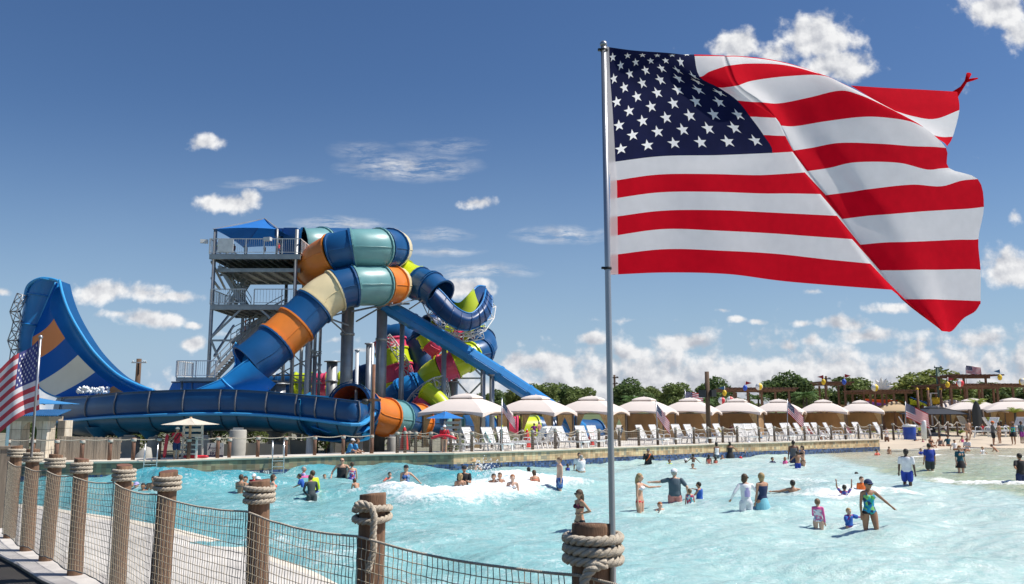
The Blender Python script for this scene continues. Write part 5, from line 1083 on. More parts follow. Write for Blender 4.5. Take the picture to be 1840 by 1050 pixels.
wallbox('low_wall', 'beige block wall below the white pipe column right of the central ladder', [(521,790),(563,794),(563,832),(521,832)], 52)
b0 = on_deck(373, 1.5); ban = thing('banner', 'white printed banner with dark slanted lettering between pier and thin post', 'banner', at(388, 822, b0.y)); WL[ban.name] = V(ban.location)
g = MB(); Yb_ = b0.y; a = at(373, 796, Yb_); b = at(401, 822, Yb_); g.box(((a.x+b.x)/2, Yb_, (a.z+b.z)/2), (b.x-a.x, .02, a.z-b.z)); g.build('sheet', mat('white vinyl', (.62, .60, .60), .5), ban)
g = MB(); g.box(((a.x+b.x)/2, Yb_-.013, b.z+.06), (b.x-a.x, .01, .09)); g.build('stripe', mat('navy print', (.02, .02, .07), .5), ban)
g = MB(); rows = [[V((a.x+.02+.12*k/8+(.03 if s else -.02), Yb_-.013, a.z-.04-.30*(1-(k/8)**2))) for k in range(9)] for s in (0, 1)]; g.grid(rows); g.build('swoosh', MC['navy print'], ban)
cx_ = (a.x+b.x)/2; text_mesh('COLOR OF', .105, MC['navy print'], ban, (cx_, Yb_-.015, a.z-.25), (math.pi/2, 0, 0), bold=True); text_mesh('SUMMER', .09, MC['navy print'], ban, (cx_+.02, Yb_-.015, a.z-.35), (math.pi/2, 0, 0)); text_mesh('ERM', .22, MC['navy print'], ban, (cx_-.05, Yb_-.015, a.z-.50), (math.pi/2, 0, 0), bold=True)
t = thing('awning', 'pale pitched awning roof far behind the piers, left one', 'awning', at(521, 800, 70)); g = MB(); q = [at(466,803,70), at(486,790,70), at(500,790,72), at(524,801,70)]; g.quad(q[0], q[3], q[2], q[1]); g.quad(q[0], q[3], q[3]+V((0, 3, -.3)), q[0]+V((0, 3, -.3))); g.build('roof', CAN, t)
t = thing('awning', 'pale pitched awning roof with green gable far behind the white pipe column', 'awning', at(530, 800, 72)); g = MB(); q = [at(517,801,72), at(531,788,72), at(545,801,72)]; g.quad(q[0], q[1], q[1]+V((0, 4, 0)), q[0]+V((0, 4, 0))); g.quad(q[1], q[2], q[2]+V((0, 4, 0)), q[1]+V((0, 4, 0))); g.build('roof', CAN, t); g = MB(); g.quad(*[p_+V((0, .1, 0)) for p_ in q]); g.build('gable', mat('pale green gable', (.12, .22, .14), .8), t)
# ---- pergolas and toy town behind the cabanas
PERG = mat('red brown pergola timber', (.19, .10, .06), .8, 0, .25, 1.5, .3, 10)
def pergola(label, x0, x1, yt, Y, dpt=4, posts=4, tiers=1):
    a = at(x0, yt, Y); b = at(x1, yt, Y); t = thing('pergola', label, 'pergola', ((a.x+b.x)/2, Y, DZ)); 
    for k in range(posts):
        for dy in (0, dpt): x = a.x+.8+(b.x-a.x-1.6)*k/max(1, posts-1); g = MB(); g.box((x, Y+dy, (DZ+a.z)/2), (.20, .20, a.z-DZ)); g.build('post', PERG, t)
    for dy in (0, dpt): g = MB(); g.box(((a.x+b.x)/2, Y+dy, a.z+.14), (b.x-a.x, .12, .22)); g.build('beam', PERG, t)
    g = MB(); n = int((b.x-a.x)/.42)
    for k in range(n+1): g.box((a.x+(b.x-a.x)*k/n, Y+dpt/2, a.z+.38), (.09, dpt+1.6, .18))
    g.build('rafters', PERG, t)
    if tiers > 1:
        g = MB(); g.box(((a.x+b.x)/2-1, Y+dpt/2, a.z+1.3), ((b.x-a.x)*.6, .16, .25)); 
        for k in range(n//2): g.box((a.x+(b.x-a.x)*(.16+.6*k/(n//2)), Y+dpt/2, a.z+1.5), (.09, dpt*.8, .16))
        for k in (.22, .5, .75): g.box((a.x+(b.x-a.x)*k-1, Y+dpt/2, a.z+.8), (.2, .2, 1.0))
        g.build('upper_tier', PERG, t)
pergola('long brown pergola behind the white cabanas, right of the speaker pole', 1306, 1430, 704, 96, 5, 5); pergola('short T shaped brown pergola with a red pennant on top', 1471, 1530, 693, 100, 2, 2); pergola('brown pergola with white petals standing on its roof', 1551, 1640, 708, 96, 5, 4); pergola('widest brown pergola with an upper tier at the right edge', 1696, 1860, 697, 96, 7, 6, 2)
def ball3(label, px, py, Y, r, cols):
    c = at(px, py, Y); t = thing('beach_ball', label, 'beach ball', c); ms = [mat('ball '+c_, {'w': (.8, .8, .78), 'r': (.6, .03, .04), 'y': (.8, .55, .02)}[c_], .4) for c_ in cols]; g = MB(); n = 24; k = 12
    rows = [[c+V((r*math.cos(ph)*math.cos(a), r*math.cos(ph)*math.sin(a), r*math.sin(ph))) for a in [2*math.pi*q/n+.3 for q in range(n)]] for ph in [math.pi*j/k-math.pi/2 for j in range(k+1)]]
    g.grid(rows, close=True, mif=lambda j, q: (q//4) % len(cols)); g.build('ball', ms, t); g = MB(); g.tube([(c.x, c.y, c.z-r-.8), (c.x, c.y, c.z-r)], .05, 6); g.build('stem', PERG, t)
for i, (px, py, co, lab) in enumerate([(1364,695,'wyw','white and yellow beach ball on the long pergola roof'),(1297,720,'wrw','red and white beach ball, left of two beside the speaker pole'),(1312,719,'wrw','red and white beach ball nearer the cabana roof tip'),(1572,697,'wyw','white and yellow beach ball among the white petals'),(1725,689,'wrr','red and white beach ball on the tiered pergola'),(1838,686,'wyy','yellow and white beach ball cut by the right edge')]): ball3(lab, px, py, 95, .41, co)
def pennant(label, px, y0, y1, col, buoy, Y=95):
    a = at(px, y0, Y); b = at(px, y1, Y); t = thing('pennant', label, 'pennant', b); g = MB(); g.tube([b, a], .035, 6); g.build('pole', WSTEEL, t)
    s = -1 if 'left' in label else 1; g = MB(); g.quad(a, a+V((s*.75, 0, -.22)), a+V((0, 0, -.45))); g.quad(a+V((0, .02, 0)), a+V((0, .02, -.45)), a+V((s*.75, .02, -.22))); g.build('cloth', mat('pennant '+col, {'red': (.30, .02, .03), 'blue': (.03, .12, .25)}[col], .7), t)
    g = MB(); g.ball((b.x, b.y, b.z+.35), .26, 8, sc=(1, 1, 1.4)); g.build('buoy', mat('buoy '+buoy, {'yellow': (.75, .5, .02), 'blue': (.03, .10, .55)}[buoy], .5), t)
pennant('red pennant with blue buoy on the long pergola', 1339, 685, 703, 'red', 'blue'); pennant('red pennant with yellow buoy on the left end of the T pergola', 1480, 674, 692, 'red', 'yellow'); pennant('red pennant with blue buoy on the right end of the T pergola', 1517, 672, 692, 'red', 'blue'); pennant('red pennant with yellow buoy on the tiered pergola', 1703, 678, 697, 'red', 'yellow'); pennant('blue pennant pointing left on the tiered pergola', 1797, 664, 684, 'blue', 'yellow'); pennant('blue pennant with yellow buoy left of the long pergola', 1302, 694, 712, 'blue', 'yellow')
c = at(1585, 700, 96); t = thing('petal_ornament', 'fan of big white petals on the pergola roof', 'ornament', c)
for k, a in enumerate((-68, -35, -5, 22, 48, 72)):
    a = math.radians(a); d = V((math.sin(a), 0, math.cos(a))); x = V((math.cos(a), 0, -math.sin(a))); g = MB(); g.grid([[c+d*u*1.35+x*(w*.24*math.sin(math.pi*min(1, u*1.0))**.7)+V((0, .12*w*w-.3*u, 0)) for w in (-1, -.5, 0, .5, 1)] for u in [j/8 for j in range(9)]]); g.build('petal', WHITE, t)
def sail(label, pts, Y, col, nm):
    f = [at(*p_, Y+i*.6) for i, p_ in enumerate(pts)]; g = MB(); c_ = sum(f, V((0, 0, 0)))/len(f)-V((0, 0, .1)); n = len(f)
    for i in range(n): a_, b_ = f[i], f[(i+1) % n]; m_ = a_.lerp(b_, .5).lerp(c_, .1); g.quad(a_, m_, c_); g.quad(m_, b_, c_)
    o = g.build('shade_sail', mat(nm, col, .8, 0, .05, trans=.25)); tag(o, label, 'shade sail'); md = o.modifiers.new('thickness', 'SOLIDIFY'); md.thickness = .03
sail('orange red shade sail behind the tan roofed cabana', [(1553,717),(1614,719),(1614,727),(1560,729)], 105, (.75, .15, .03), 'orange sail'); sail('purple shade sail below the orange one', [(1543,727),(1558,721),(1602,727),(1560,731)], 103, (.28, .12, .55), 'purple sail'); sail('red and yellow shade sail end right of the orange one', [(1616,720),(1632,724),(1632,728),(1616,727)], 105, (.7, .35, .03), 'yellow sail'); sail('lime shade sail right of the small flag', [(1634,717),(1662,724),(1668,731),(1634,727)], 102, (.65, .75, .08), 'lime sail'); sail('blue shade sail above the lime one', [(1636,714),(1676,726),(1664,726)], 101, (.02, .15, .55), 'blue sail'); sail('blue shade sail over the black gazebo right corner', [(1690,728),(1722,731),(1712,738),(1690,734)], 100, (.02, .17, .6), 'blue sail two')
t = thing('tipping_bucket', 'yellow tipping bucket hung in a white frame behind the gazebo', 'bucket', at(1681, 722, 100)); c = at(1681, 719, 100); g = MB(); g.lathe(c, [(0, -.5), (.4, -.45), (.55, .3), (.5, .3)], 14); g.build('bucket', mat('buoy yellow', (.75, .5, .02), .5), t); g = MB(); a = at(1672, 707, 100); b = at(1690, 707, 100); g.bar(a, b, .12); g.bar(a, (a.x, a.y, DZ), .14); g.bar(b, (b.x, b.y, DZ), .14); g.build('frame', WHITE, t)
for x, lab in ((1648,'thin brown post left of the yellow bucket'),(1667,'thin brown post touching the yellow bucket frame'),(1690,'thin brown post right of the yellow bucket')):
    a = at(x, 701, 98); t = thing('timber_post', lab, 'post', (a.x, 98, DZ)); g = MB(); g.tube([(a.x, 98, DZ), a], .15, 8); g.build('shaft', PERG, t); g = MB(); g.lathe(a, [(.15, 0), (.16, .12), (.08, .25), (0, .27)], 8); g.build('cap', mat('buoy yellow', (.75, .5, .02)), t)
HUT = mat('brown hut cladding', (.23, .13, .075), .85, 0, .2, .8)
wallbox('hut', 'long brown clad hut wall in shade behind the tan and black gazebos', [(1596,741),(1850,738),(1850,775),(1596,775)], 103, 2.5, HUT, 'building'); wallbox('hut', 'low hut with red roof edge above the right edge cabana', [(1786,728),(1850,728),(1850,738),(1786,738)], 108, 3, mat('red roof edge', (.45, .05, .05), .7), 'building')
wallbox('hut', 'tan clad low hut band behind the last white cabanas', [(1480,727),(1600,729),(1600,760),(1480,760)], 108, 2.5, mat('tan hut cladding', (.50, .32, .14), .85, 0, .15, 1), 'building'); wallbox('hut', 'grey roofed far shed between gazebo and pergola', [(1700,722),(1716,716),(1728,722),(1760,723),(1760,740),(1700,740)], 118, 4, mat('grey shed', (.36, .33, .33), .8), 'building')
p = gp(1758, 781, DZ); t = thing('surfboard_sign', 'tall black surfboard shaped board between two dark posts', 'sign', p); g = MB(); n = 20; prof = [V((.46*math.sin(math.pi*min(1, (k/n)*.93+.07))**.55, 0, 2.9*k/n)) for k in range(n+1)]
g.grid([[p+V((s*q.x, dy, q.z+.2)) for q in prof] for s, dy in ((-1, -.04), (0, -.06), (1, -.04), (1, .04), (-1, .04), (-1, -.04))]); g.build('board', mat('black board', (.02, .02, .022), .4), t)
for s in (-.62, .62): g = MB(); g.tube([p+V((s, .1, 0)), p+V((s, .1, 2.3))], .11, 8); g.build('post', DARKP, t)
# ================================================================ TREES AND PLANTS
def leaf_mat(name, col): return mat(name, col, .75, 0, .45, .9, trans=.30)
LF = [leaf_mat('oak leaves', (.16, .21, .06)), leaf_mat('elm leaves', (.12, .18, .06)), leaf_mat('willow leaves', (.23, .27, .07)), leaf_mat('shrub leaves', (.11, .17, .04))]
BARK = mat('grey bark', (.10, .08, .06), .9, 0, .3, 6)
def make_tree(seed, H, W_, lm, label, name='tree', loc=(0, 0, 0), trunk=.25, n=2600, ls=.2, cat='tree', group='trees beyond the pool'):
    r = random.Random(seed); t = thing(name, label, cat, (0, 0, 0), group)
    g = MB(); tz = H*trunk; g.tube([(0, 0, 0), (.05*H*r.uniform(-.5, .5), 0, tz), (r.uniform(-.3, .3), r.uniform(-.3, .3), H*.75)], [H*.030, H*.022, H*.008], 8)
    bl = []
    for k in range(11):
        a = r.uniform(0, 6.28); rr = W_*.5*r.uniform(.25, .78); z = H*r.uniform(trunk+.12, .86); s = W_*r.uniform(.15, .26); c = V((rr*math.cos(a), rr*math.sin(a), z)); 
        if z > H*.7: c.x *= .6; c.y *= .6
        bl.append((c, s)); g.tube([(0, 0, tz+(z-tz)*.3), tuple(c*.6+V((0, 0, z*.36))), tuple(c)], [H*.012, H*.008, H*.003], 5)
    bl.append((V((0, 0, H*.8)), W_*.24)); bl.append((V((0, 0, H*.6)), W_*.3))
    g.build('trunk', BARK, t); v = []; f = []
    for k in range(n):
        c, s = bl[r.randrange(len(bl))]; d = V((r.gauss(0, 1), r.gauss(0, 1), r.gauss(0, 1))).normalized(); p = c+V((d.x, d.y, d.z*.75))*s*(r.uniform(.35, 1.0)**.5)*(1+.25*noise.noise(d*2+c)); 
        if p.z > H: p.z = H-r.random()*.2
        l = ls*r.uniform(.6, 1.3); x = V((r.gauss(0, 1), r.gauss(0, 1), r.gauss(0, .6))).normalized()*l; y = x.cross(V((r.gauss(0, 1), r.gauss(0, 1), r.gauss(0, 1)))).normalized()*l*.6; i = len(v)
        v += [tuple(p-x), tuple(p-y*.9), tuple(p+x), tuple(p+y)]; f.append((i, i+1, i+2, i+3))
    v = np.array(v); rx = np.percentile(np.hypot(v[:, 0], v[:, 1]), 97); mz = np.percentile(v[:, 2], 99.5); v[:, :2] *= W_*.5/rx; v[:, 2] = H*trunk*.7+(v[:, 2]-H*trunk*.7)*(H-H*trunk*.7)/(mz-H*trunk*.7); v = v.tolist()
    me = bpy.data.meshes.new('crown'); me.from_pydata(v, [], f); me.materials.append(lm); o = bpy.data.objects.new('crown', me); C.objects.link(o); o.parent = t
    t.location = loc; WL[t.name] = V(loc); return t
protos = {}
tl = [(866,708,40,0,100),(893,703,50,1,108),(925,700,60,2,112),(968,691,70,0,106),(1010,693,70,1,110),(1042,697,55,0,104),(1132,684,80,1,104),(1168,697,50,0,112),(1207,690,52,0,106),(1240,704,40,1,118),(1287,681,72,1,106),(1335,716,60,0,116),(1415,672,98,1,110),(1452,700,60,0,116),(1490,700,50,1,120),(1538,679,72,0,110),(1588,690,70,1,116),(1650,667,112,2,108),(1716,694,70,0,112),(1765,690,70,1,114),(1812,690,80,0,116),(1855,695,60,1,112)]
lbs = ['small tree peeping over the nearest cabana roof','dark tree between the first two cabana roofs','pale green tree under the lower end of the chute','broad tree above the second cabana gap','rounded tree right of the chute foot','tree left of the big flagpole','large round tree right of the thin utility pole','low tree filling between two rounder ones','upright tree left of the roof flag','low dark tree behind the roof flag','tall dark tree behind the brown speaker pole','low tree under the long pergola','biggest dark tree above the long pergola','low tree behind the T pergola, left','low dark tree behind the T pergola, right','round tree right of the T pergola','tree behind the white petals','tallest yellow green tree left of the green light pole','tree behind the tiered pergola posts, left','dark tree behind the tiered pergola, middle','tree behind the tiered pergola, right','tree at the right edge behind the pergola']
PX = [make_tree(11, 8, 6.5, LF[0], 'x', n=7000, ls=.21), make_tree(23, 8, 6.2, LF[1], 'x', n=7000, ls=.21), make_tree(37, 8, 6.8, LF[2], 'x', n=7000, ls=.21)]
seen = set()
for i, (px, yt, w, k, Y) in enumerate(tl):
    a = at(px, yt, Y); H = a.z-DZ; W_ = w/ppm(Y); sc = (W_/6.5*1.15, W_/6.5*1.15, H/8)
    if k not in seen: seen.add(k); o = PX[k]; o.location = (a.x, Y, DZ); o.scale = sc; o.rotation_euler = (0, 0, i); o['label'] = lbs[i]
    else: copy_tree(PX[k], (a.x, Y, DZ), i*1.3, lbs[i], scale=sc)
# bushes behind the piers on the left
B0 = make_tree(51, 3.2, 4.2, LF[3], 'x', name='shrub', cat='shrub', group='shrubs behind the piers under the trough', trunk=.1, n=2200, ls=.11)
B1 = make_tree(57, 3.2, 4.6, LF[0], 'x', name='shrub', cat='shrub', group='shrubs behind the piers under the trough', trunk=.1, n=2200, ls=.11)
bx = [(90,62,'shrub between the stone pavilion and the board fence'),(120,66,'tall shrub above the left end of the board fence'),(158,70,'shrub above the middle of the board fence'),(200,66,'shrub above the right end of the board fence'),(232,72,'shrub behind the square pier'),(268,68,'bright shrub left of the blue slide cradle'),(318,70,'shrub just left of the lifeguard in red'),(352,66,'shrub behind the lifeguard chair'),(395,72,'shrub above the white banner'),(450,70,'shrub right of the stout pale pier'),(482,76,'shrub left of the round pier'),(540,82,'shrub behind the white pipe column'),(588,60,'large leafy shrub right of the bent white pipes'),(606,62,'shrub touching the thin steel post'),(640,66,'shrub behind the two blue shirts'),(683,70,'shrub behind the rusty lamp post'),(740,80,'shrub right of the orange tube'),(884,60,'low yellow green shrub behind the nearest lounger')]
for i, (px, Y, lab) in enumerate(bx):
    a = at(px, 780, Y); s = 1.0+.12*math.sin(i*1.9)
    if i < 2: o = (B0, B1)[i]; o.location = (a.x, Y, YZ); o.scale = (s, s, s); o['label'] = lab
    else: copy_tree((B0, B1)[i % 2], (a.x, Y, YZ), i*1.1, lab, scale=(s*1.1, s*1.1, s*(1.1 if px < 700 else .5)))
# palms and leafy plants
PALM = mat('palm frond', (.10, .19, .05), .6, 0, .3, 4, trans=.3); PALMY = mat('yellow palm frond', (.30, .36, .06), .6, 0, .25, 4, trans=.3)
def palm(label, px, py, Y, L_, trunk_h, m=PALM, n=16, zb=DZ, up=.5, name='palm'):
    c = at(px, py, Y); t = thing(name, label, 'palm' if name == 'palm' else 'plant', (c.x, Y, zb)); r = random.Random(int(px))
    g = MB(); g.tube([(c.x, Y, zb), (c.x+.05, Y, c.z)], [.14, .10], 8); g.build('trunk', BARK, t); g = MB()
    for k in range(n):
        a = 2*math.pi*k/n+r.uniform(-.2, .2); e = up+r.uniform(-.25, .45); d = V((math.cos(a), math.sin(a), 0)); q = []
        for j in range(8): u = j/7; q.append(c+d*L_*u*math.cos(e*(1-u*.2))+V((0, 0, L_*(math.sin(e)*u-.55*u*u))))
        s = d.cross(V((0, 0, 1)))
        for j in range(1, 8):
            for sg in (-1, 1):
                for hh in (0, .5):
                    p = q[j-1].lerp(q[j], hh); w = L_*.30*math.sin(math.pi*min(1, (j+hh)/8+.08)); tip = p+s*sg*w+(q[j]-q[j-1])*1.2-V((0, 0, w*.35)); g.quad(p-(q[j]-q[j-1])*.12, p+(q[j]-q[j-1])*.3, tip)
        g.tube(q, .02, 4, mi=0)
    g.build('fronds', m, t); return t
for px, py, lab in ((1137,721,'artificial palm behind the cabana right of the flagpole'),(1260,722,'artificial palm left of the speaker pole'),(1362,718,'artificial palm under the left of the long pergola'),(1443,715,'largest artificial palm right of the long pergola'),(1448,712,'artificial palm crown overlapping the largest one')): palm(lab, px, py, 98, 2.0, 3, up=.55)
for px, py, zz, L_, lab in ((1757,728,82,1.5,'yellow palm sprouting behind the tall black surfboard sign'),(1783,758,84,1.0,'small yellow palm right of the surfboard sign'),(1823,742,82,1.2,'young palm before the right edge cabana')): palm(lab, px, py, zz, L_, 3, PALMY, up=.95, n=12)
for px, py, L_, lab in ((1795,778,1.6,'bushy banana plant behind the man in the orange cap'),(1812,776,1.3,'leafy plant right of the banana plant'),(1725,779,.8,'small yellow shrub by the rope fence end'),(1772,777,1.0,'small leafy plant below the surfboard sign')): palm(lab, px, py, 83, L_, .4, PALMY, up=.9, n=14, name='leafy_plant')
# ================================================================ SMALL FLAGS
q = on_deck(899, .4); small_flag('drooping American flag on a pole by the gap of the first two cabanas', at(902, 719, q.y), .62, 1.25, -.95, .05, (q.x+.05, q.y, DZ), wave=.10)
q = on_deck(1182, .45); small_flag('drooping American flag on a pole right of the big flagpole', at(1179, 724, q.y), .85, 1.45, -.95, .05, (q.x, q.y, DZ), wave=.10)
small_flag('American flag flying above a cabana roof left of the speaker pole', at(1231, 704, 72), 1.0, 1.55, -.05, .12, at(1231, 745, 72), wave=.12)
q = on_deck(1415, 3); small_flag('drooping American flag over the cabana with the draped curtain', at(1415, 720, q.y), .95, 1.7, -.80, .05, (q.x, q.y, DZ), wave=.12)
q = gp(1628, 789, DZ); small_flag('American flag on a pole in front of the black gazebo', at(1627, 724, q.y), 1.15, 2.0, -.42, .12, (q.x, q.y, DZ), wave=.15)
small_flag('distant American flag flying highest above the tiered pergola', at(1735, 657, 100), .95, 1.9, -.10, .12, at(1737, 700, 100), wave=.12)
def lf(u, v):   # tilted flag at the left edge, fly streaming to the left and down
    x = 71-80*u-(2+6*v)*u*3-(1-v)*2; y = 611+123*v*(1-.02*u)+ (u*62)*(1-.0*v)+ (22*max(0, u-.15)*v)+3*math.sin(u*9+v*2); x -= 14*v*u*3*.6
    return at(x, y, 14.8+.10*math.sin(u*9+v*1.5)*min(1, u*4))
t = thing('flag', 'faded American flag tilted over the left edge on a slim pole', 'flag', at(57, 815, 14.8)); FOFF = .006
flag_cloth(lf, 'cloth', t, nu=30, mats=[mat('faded red', (.55, .07, .09), .7, 0, .05, 5, trans=.35), mat('small flag white', (.8, .78, .8)), mat('faded blue', (.06, .07, .24), .7, 0, .08, 5, trans=.3)])
g = MB(); g.tube([at(56, 822, 14.8), at(73, 606, 14.8)], .022, 8); g.ball(at(73, 606, 14.8), .04, 8); g.build('pole', POLE, t)
# ================================================================ PEOPLE
SKIN = {'l': (.58, .33, .22), 'm': (.44, .23, .14), 't': (.32, .16, .09), 'd': (.085, .042, .026), 'b': (.18, .085, .05), 'p': (.62, .38, .28)}
HAIR = {'blond': (.36, .24, .11), 'brown': (.075, .04, .02), 'dark': (.02, .014, .01), 'ginger': (.32, .11, .03), 'grey': (.35, .33, .3), 'lightbrown': (.17, .10, .05)}
COLS = {'white': (.74, .73, .76), 'black': (.02, .02, .024), 'navy': (.02, .035, .10), 'blue': (.02, .10, .42), 'royal': (.015, .045, .33), 'red': (.55, .02, .04), 'pink': (.75, .13, .35), 'slate': (.075, .11, .14), 'teal': (.01, .08, .13), 'aqua': (.20, .50, .60), 'maroon': (.09, .01, .03), 'orange': (.80, .16, .03), 'lime': (.55, .70, .03), 'grey': (.12, .12, .13), 'purple': (.28, .03, .28), 'coral': (.75, .18, .13), 'lilac': (.42, .36, .62), 'sky': (.05, .27, .55), 'brown': (.16, .08, .05), 'salmon': (.62, .25, .22), 'straw': (.50, .34, .17), 'bluepat': (.03, .12, .40), 'tealpat': (.01, .22, .38), 'camo': (.04, .055, .06), 'multi': (.30, .14, .22), 'floral': (.7, .7, .7), 'aqua2': (.2, .5, .5)}
def skm(k): return mat('skin '+k, SKIN[k], .55, 0, .06, 8, sss=.1)
def patmat(name, cols, sc):
    if name in MC: return MC[name]
    m = bpy.data.materials.new(name); m.use_nodes = True; nt = m.node_tree; N = nt.nodes; L = nt.links; b = N['Principled BSDF']; b.inputs['Roughness'].default_value = .8
    tc = N.new('ShaderNodeTexCoord'); v = N.new('ShaderNodeTexVoronoi'); v.inputs['Scale'].default_value = sc; L.new(tc.outputs['Object'], v.inputs['Vector']); cr = N.new('ShaderNodeValToRGB'); cr.color_ramp.interpolation = 'CONSTANT'; e = cr.color_ramp.elements
    while len(e) < len(cols): e.new(.5)
    for i, c in enumerate(cols): e[i].position = i/len(cols); e[i].color = c+(1,)
    sx = N.new('ShaderNodeSeparateXYZ'); L.new(v.outputs['Color'], sx.inputs[0]); L.new(sx.outputs[0], cr.inputs[0]); L.new(cr.outputs[0], b.inputs['Base Color']); MC[name] = m; return m
PATS = {'bluepat': ([(.03, .09, .35), (.08, .20, .50), (.30, .42, .60), (.02, .05, .22)], 16), 'tealpat': ([(.01, .28, .50), (.02, .40, .30), (.02, .05, .12), (.20, .50, .15), (.01, .20, .45)], 13), 'multi': ([(.55, .05, .08), (.03, .05, .30), (.7, .6, .62), (.10, .12, .45)], 14), 'floral': ([(.72, .70, .76), (.70, .68, .74), (.25, .30, .50), (.68, .20, .35), (.74, .74, .78)], 22), 'aqua2': ([(.7, .75, .75), (.05, .42, .48), (.6, .05, .1), (.03, .1, .35)], 16)}
def clm(c): return patmat('print '+c, *PATS[c]) if c in PATS else mat('cloth '+c, COLS[c], .85, 0, .55 if c in ('bluepat', 'tealpat', 'multi') else .10, 14 if c in ('bluepat', 'tealpat', 'multi') else 9, .15, 60)
DG = None
def remesh(name, g, vox, m, parent, M, label=None, smooth=1):
    me = bpy.data.meshes.new('t'); me.from_pydata(g.v, [], g.f); o = bpy.data.objects.new('t', me); C.objects.link(o)
    md = o.modifiers.new('r', 'REMESH'); md.mode = 'VOXEL'; md.voxel_size = vox; md.use_smooth_shade = True
    if smooth: ms = o.modifiers.new('s', 'SMOOTH'); ms.factor = .5; ms.iterations = smooth
    dg = bpy.context.evaluated_depsgraph_get(); me2 = bpy.data.meshes.new_from_object(o.evaluated_get(dg)); C.objects.unlink(o); bpy.data.objects.remove(o); bpy.data.meshes.remove(me)
    me2.name = name; me2.transform(M); me2.materials.clear(); me2.materials.append(m); r = bpy.data.objects.new(name, me2); C.objects.link(r)
    if parent is not None: r.parent = parent
    if label: r['label'] = label
    return r
def limb(g, pts, rs, n=10):
    pts = [V(p) for p in pts]; a, b = pts[0], pts[-1]; da = (pts[0]-pts[1]).normalized(); db = (pts[-1]-pts[-2]).normalized()
    P = [a+da*rs[0]*.9, a+da*rs[0]*.6]+pts+[b+db*rs[-1]*.6, b+db*rs[-1]*.9]; R = [rs[0]*.35, rs[0]*.8]+list(rs)+[rs[-1]*.8, rs[-1]*.35]; g.tube(P, R, n)
def rot(ax, a): return Matrix.Rotation(a, 3, ax)
# arm poses: (upper arm direction, forearm direction) for the arm at +x ; local frame: facing -y, x to the figure's left hand
ARM = {'down': ((.16, .02, -1), (.10, -.18, -1)), 'hip': ((.55, .45, -.8), (-.75, -.55, -.25)), 'out': ((.75, -.1, -.65), (.6, -.3, -.6)), 'up': ((.55, -.1, .8), (.05, -.1, 1)), 'fwd': ((.15, -.6, -.8), (-.1, -1, -.1)), 'hold': ((.1, -.25, -1), (-.5, -.9, .25)), 'face': ((.30, -.55, -.8), (-.45, -.35, .85)), 'side': ((.95, -.05, -.25), (.95, -.25, -.05)), 'reach': ((.7, -.6, -.35), (.5, -.8, .05)), 'back': ((.3, .5, -.85), (.1, .2, -1)), 'cross': ((.1, -.3, -1), (-1, -.35, .1)), 'elbow': ((.6, .1, -.75), (.1, -.5, -.6)), 'fold': ((.25, -.35, -.9), (-.6, -.7, -.4))}
NP = [0]; WET = []
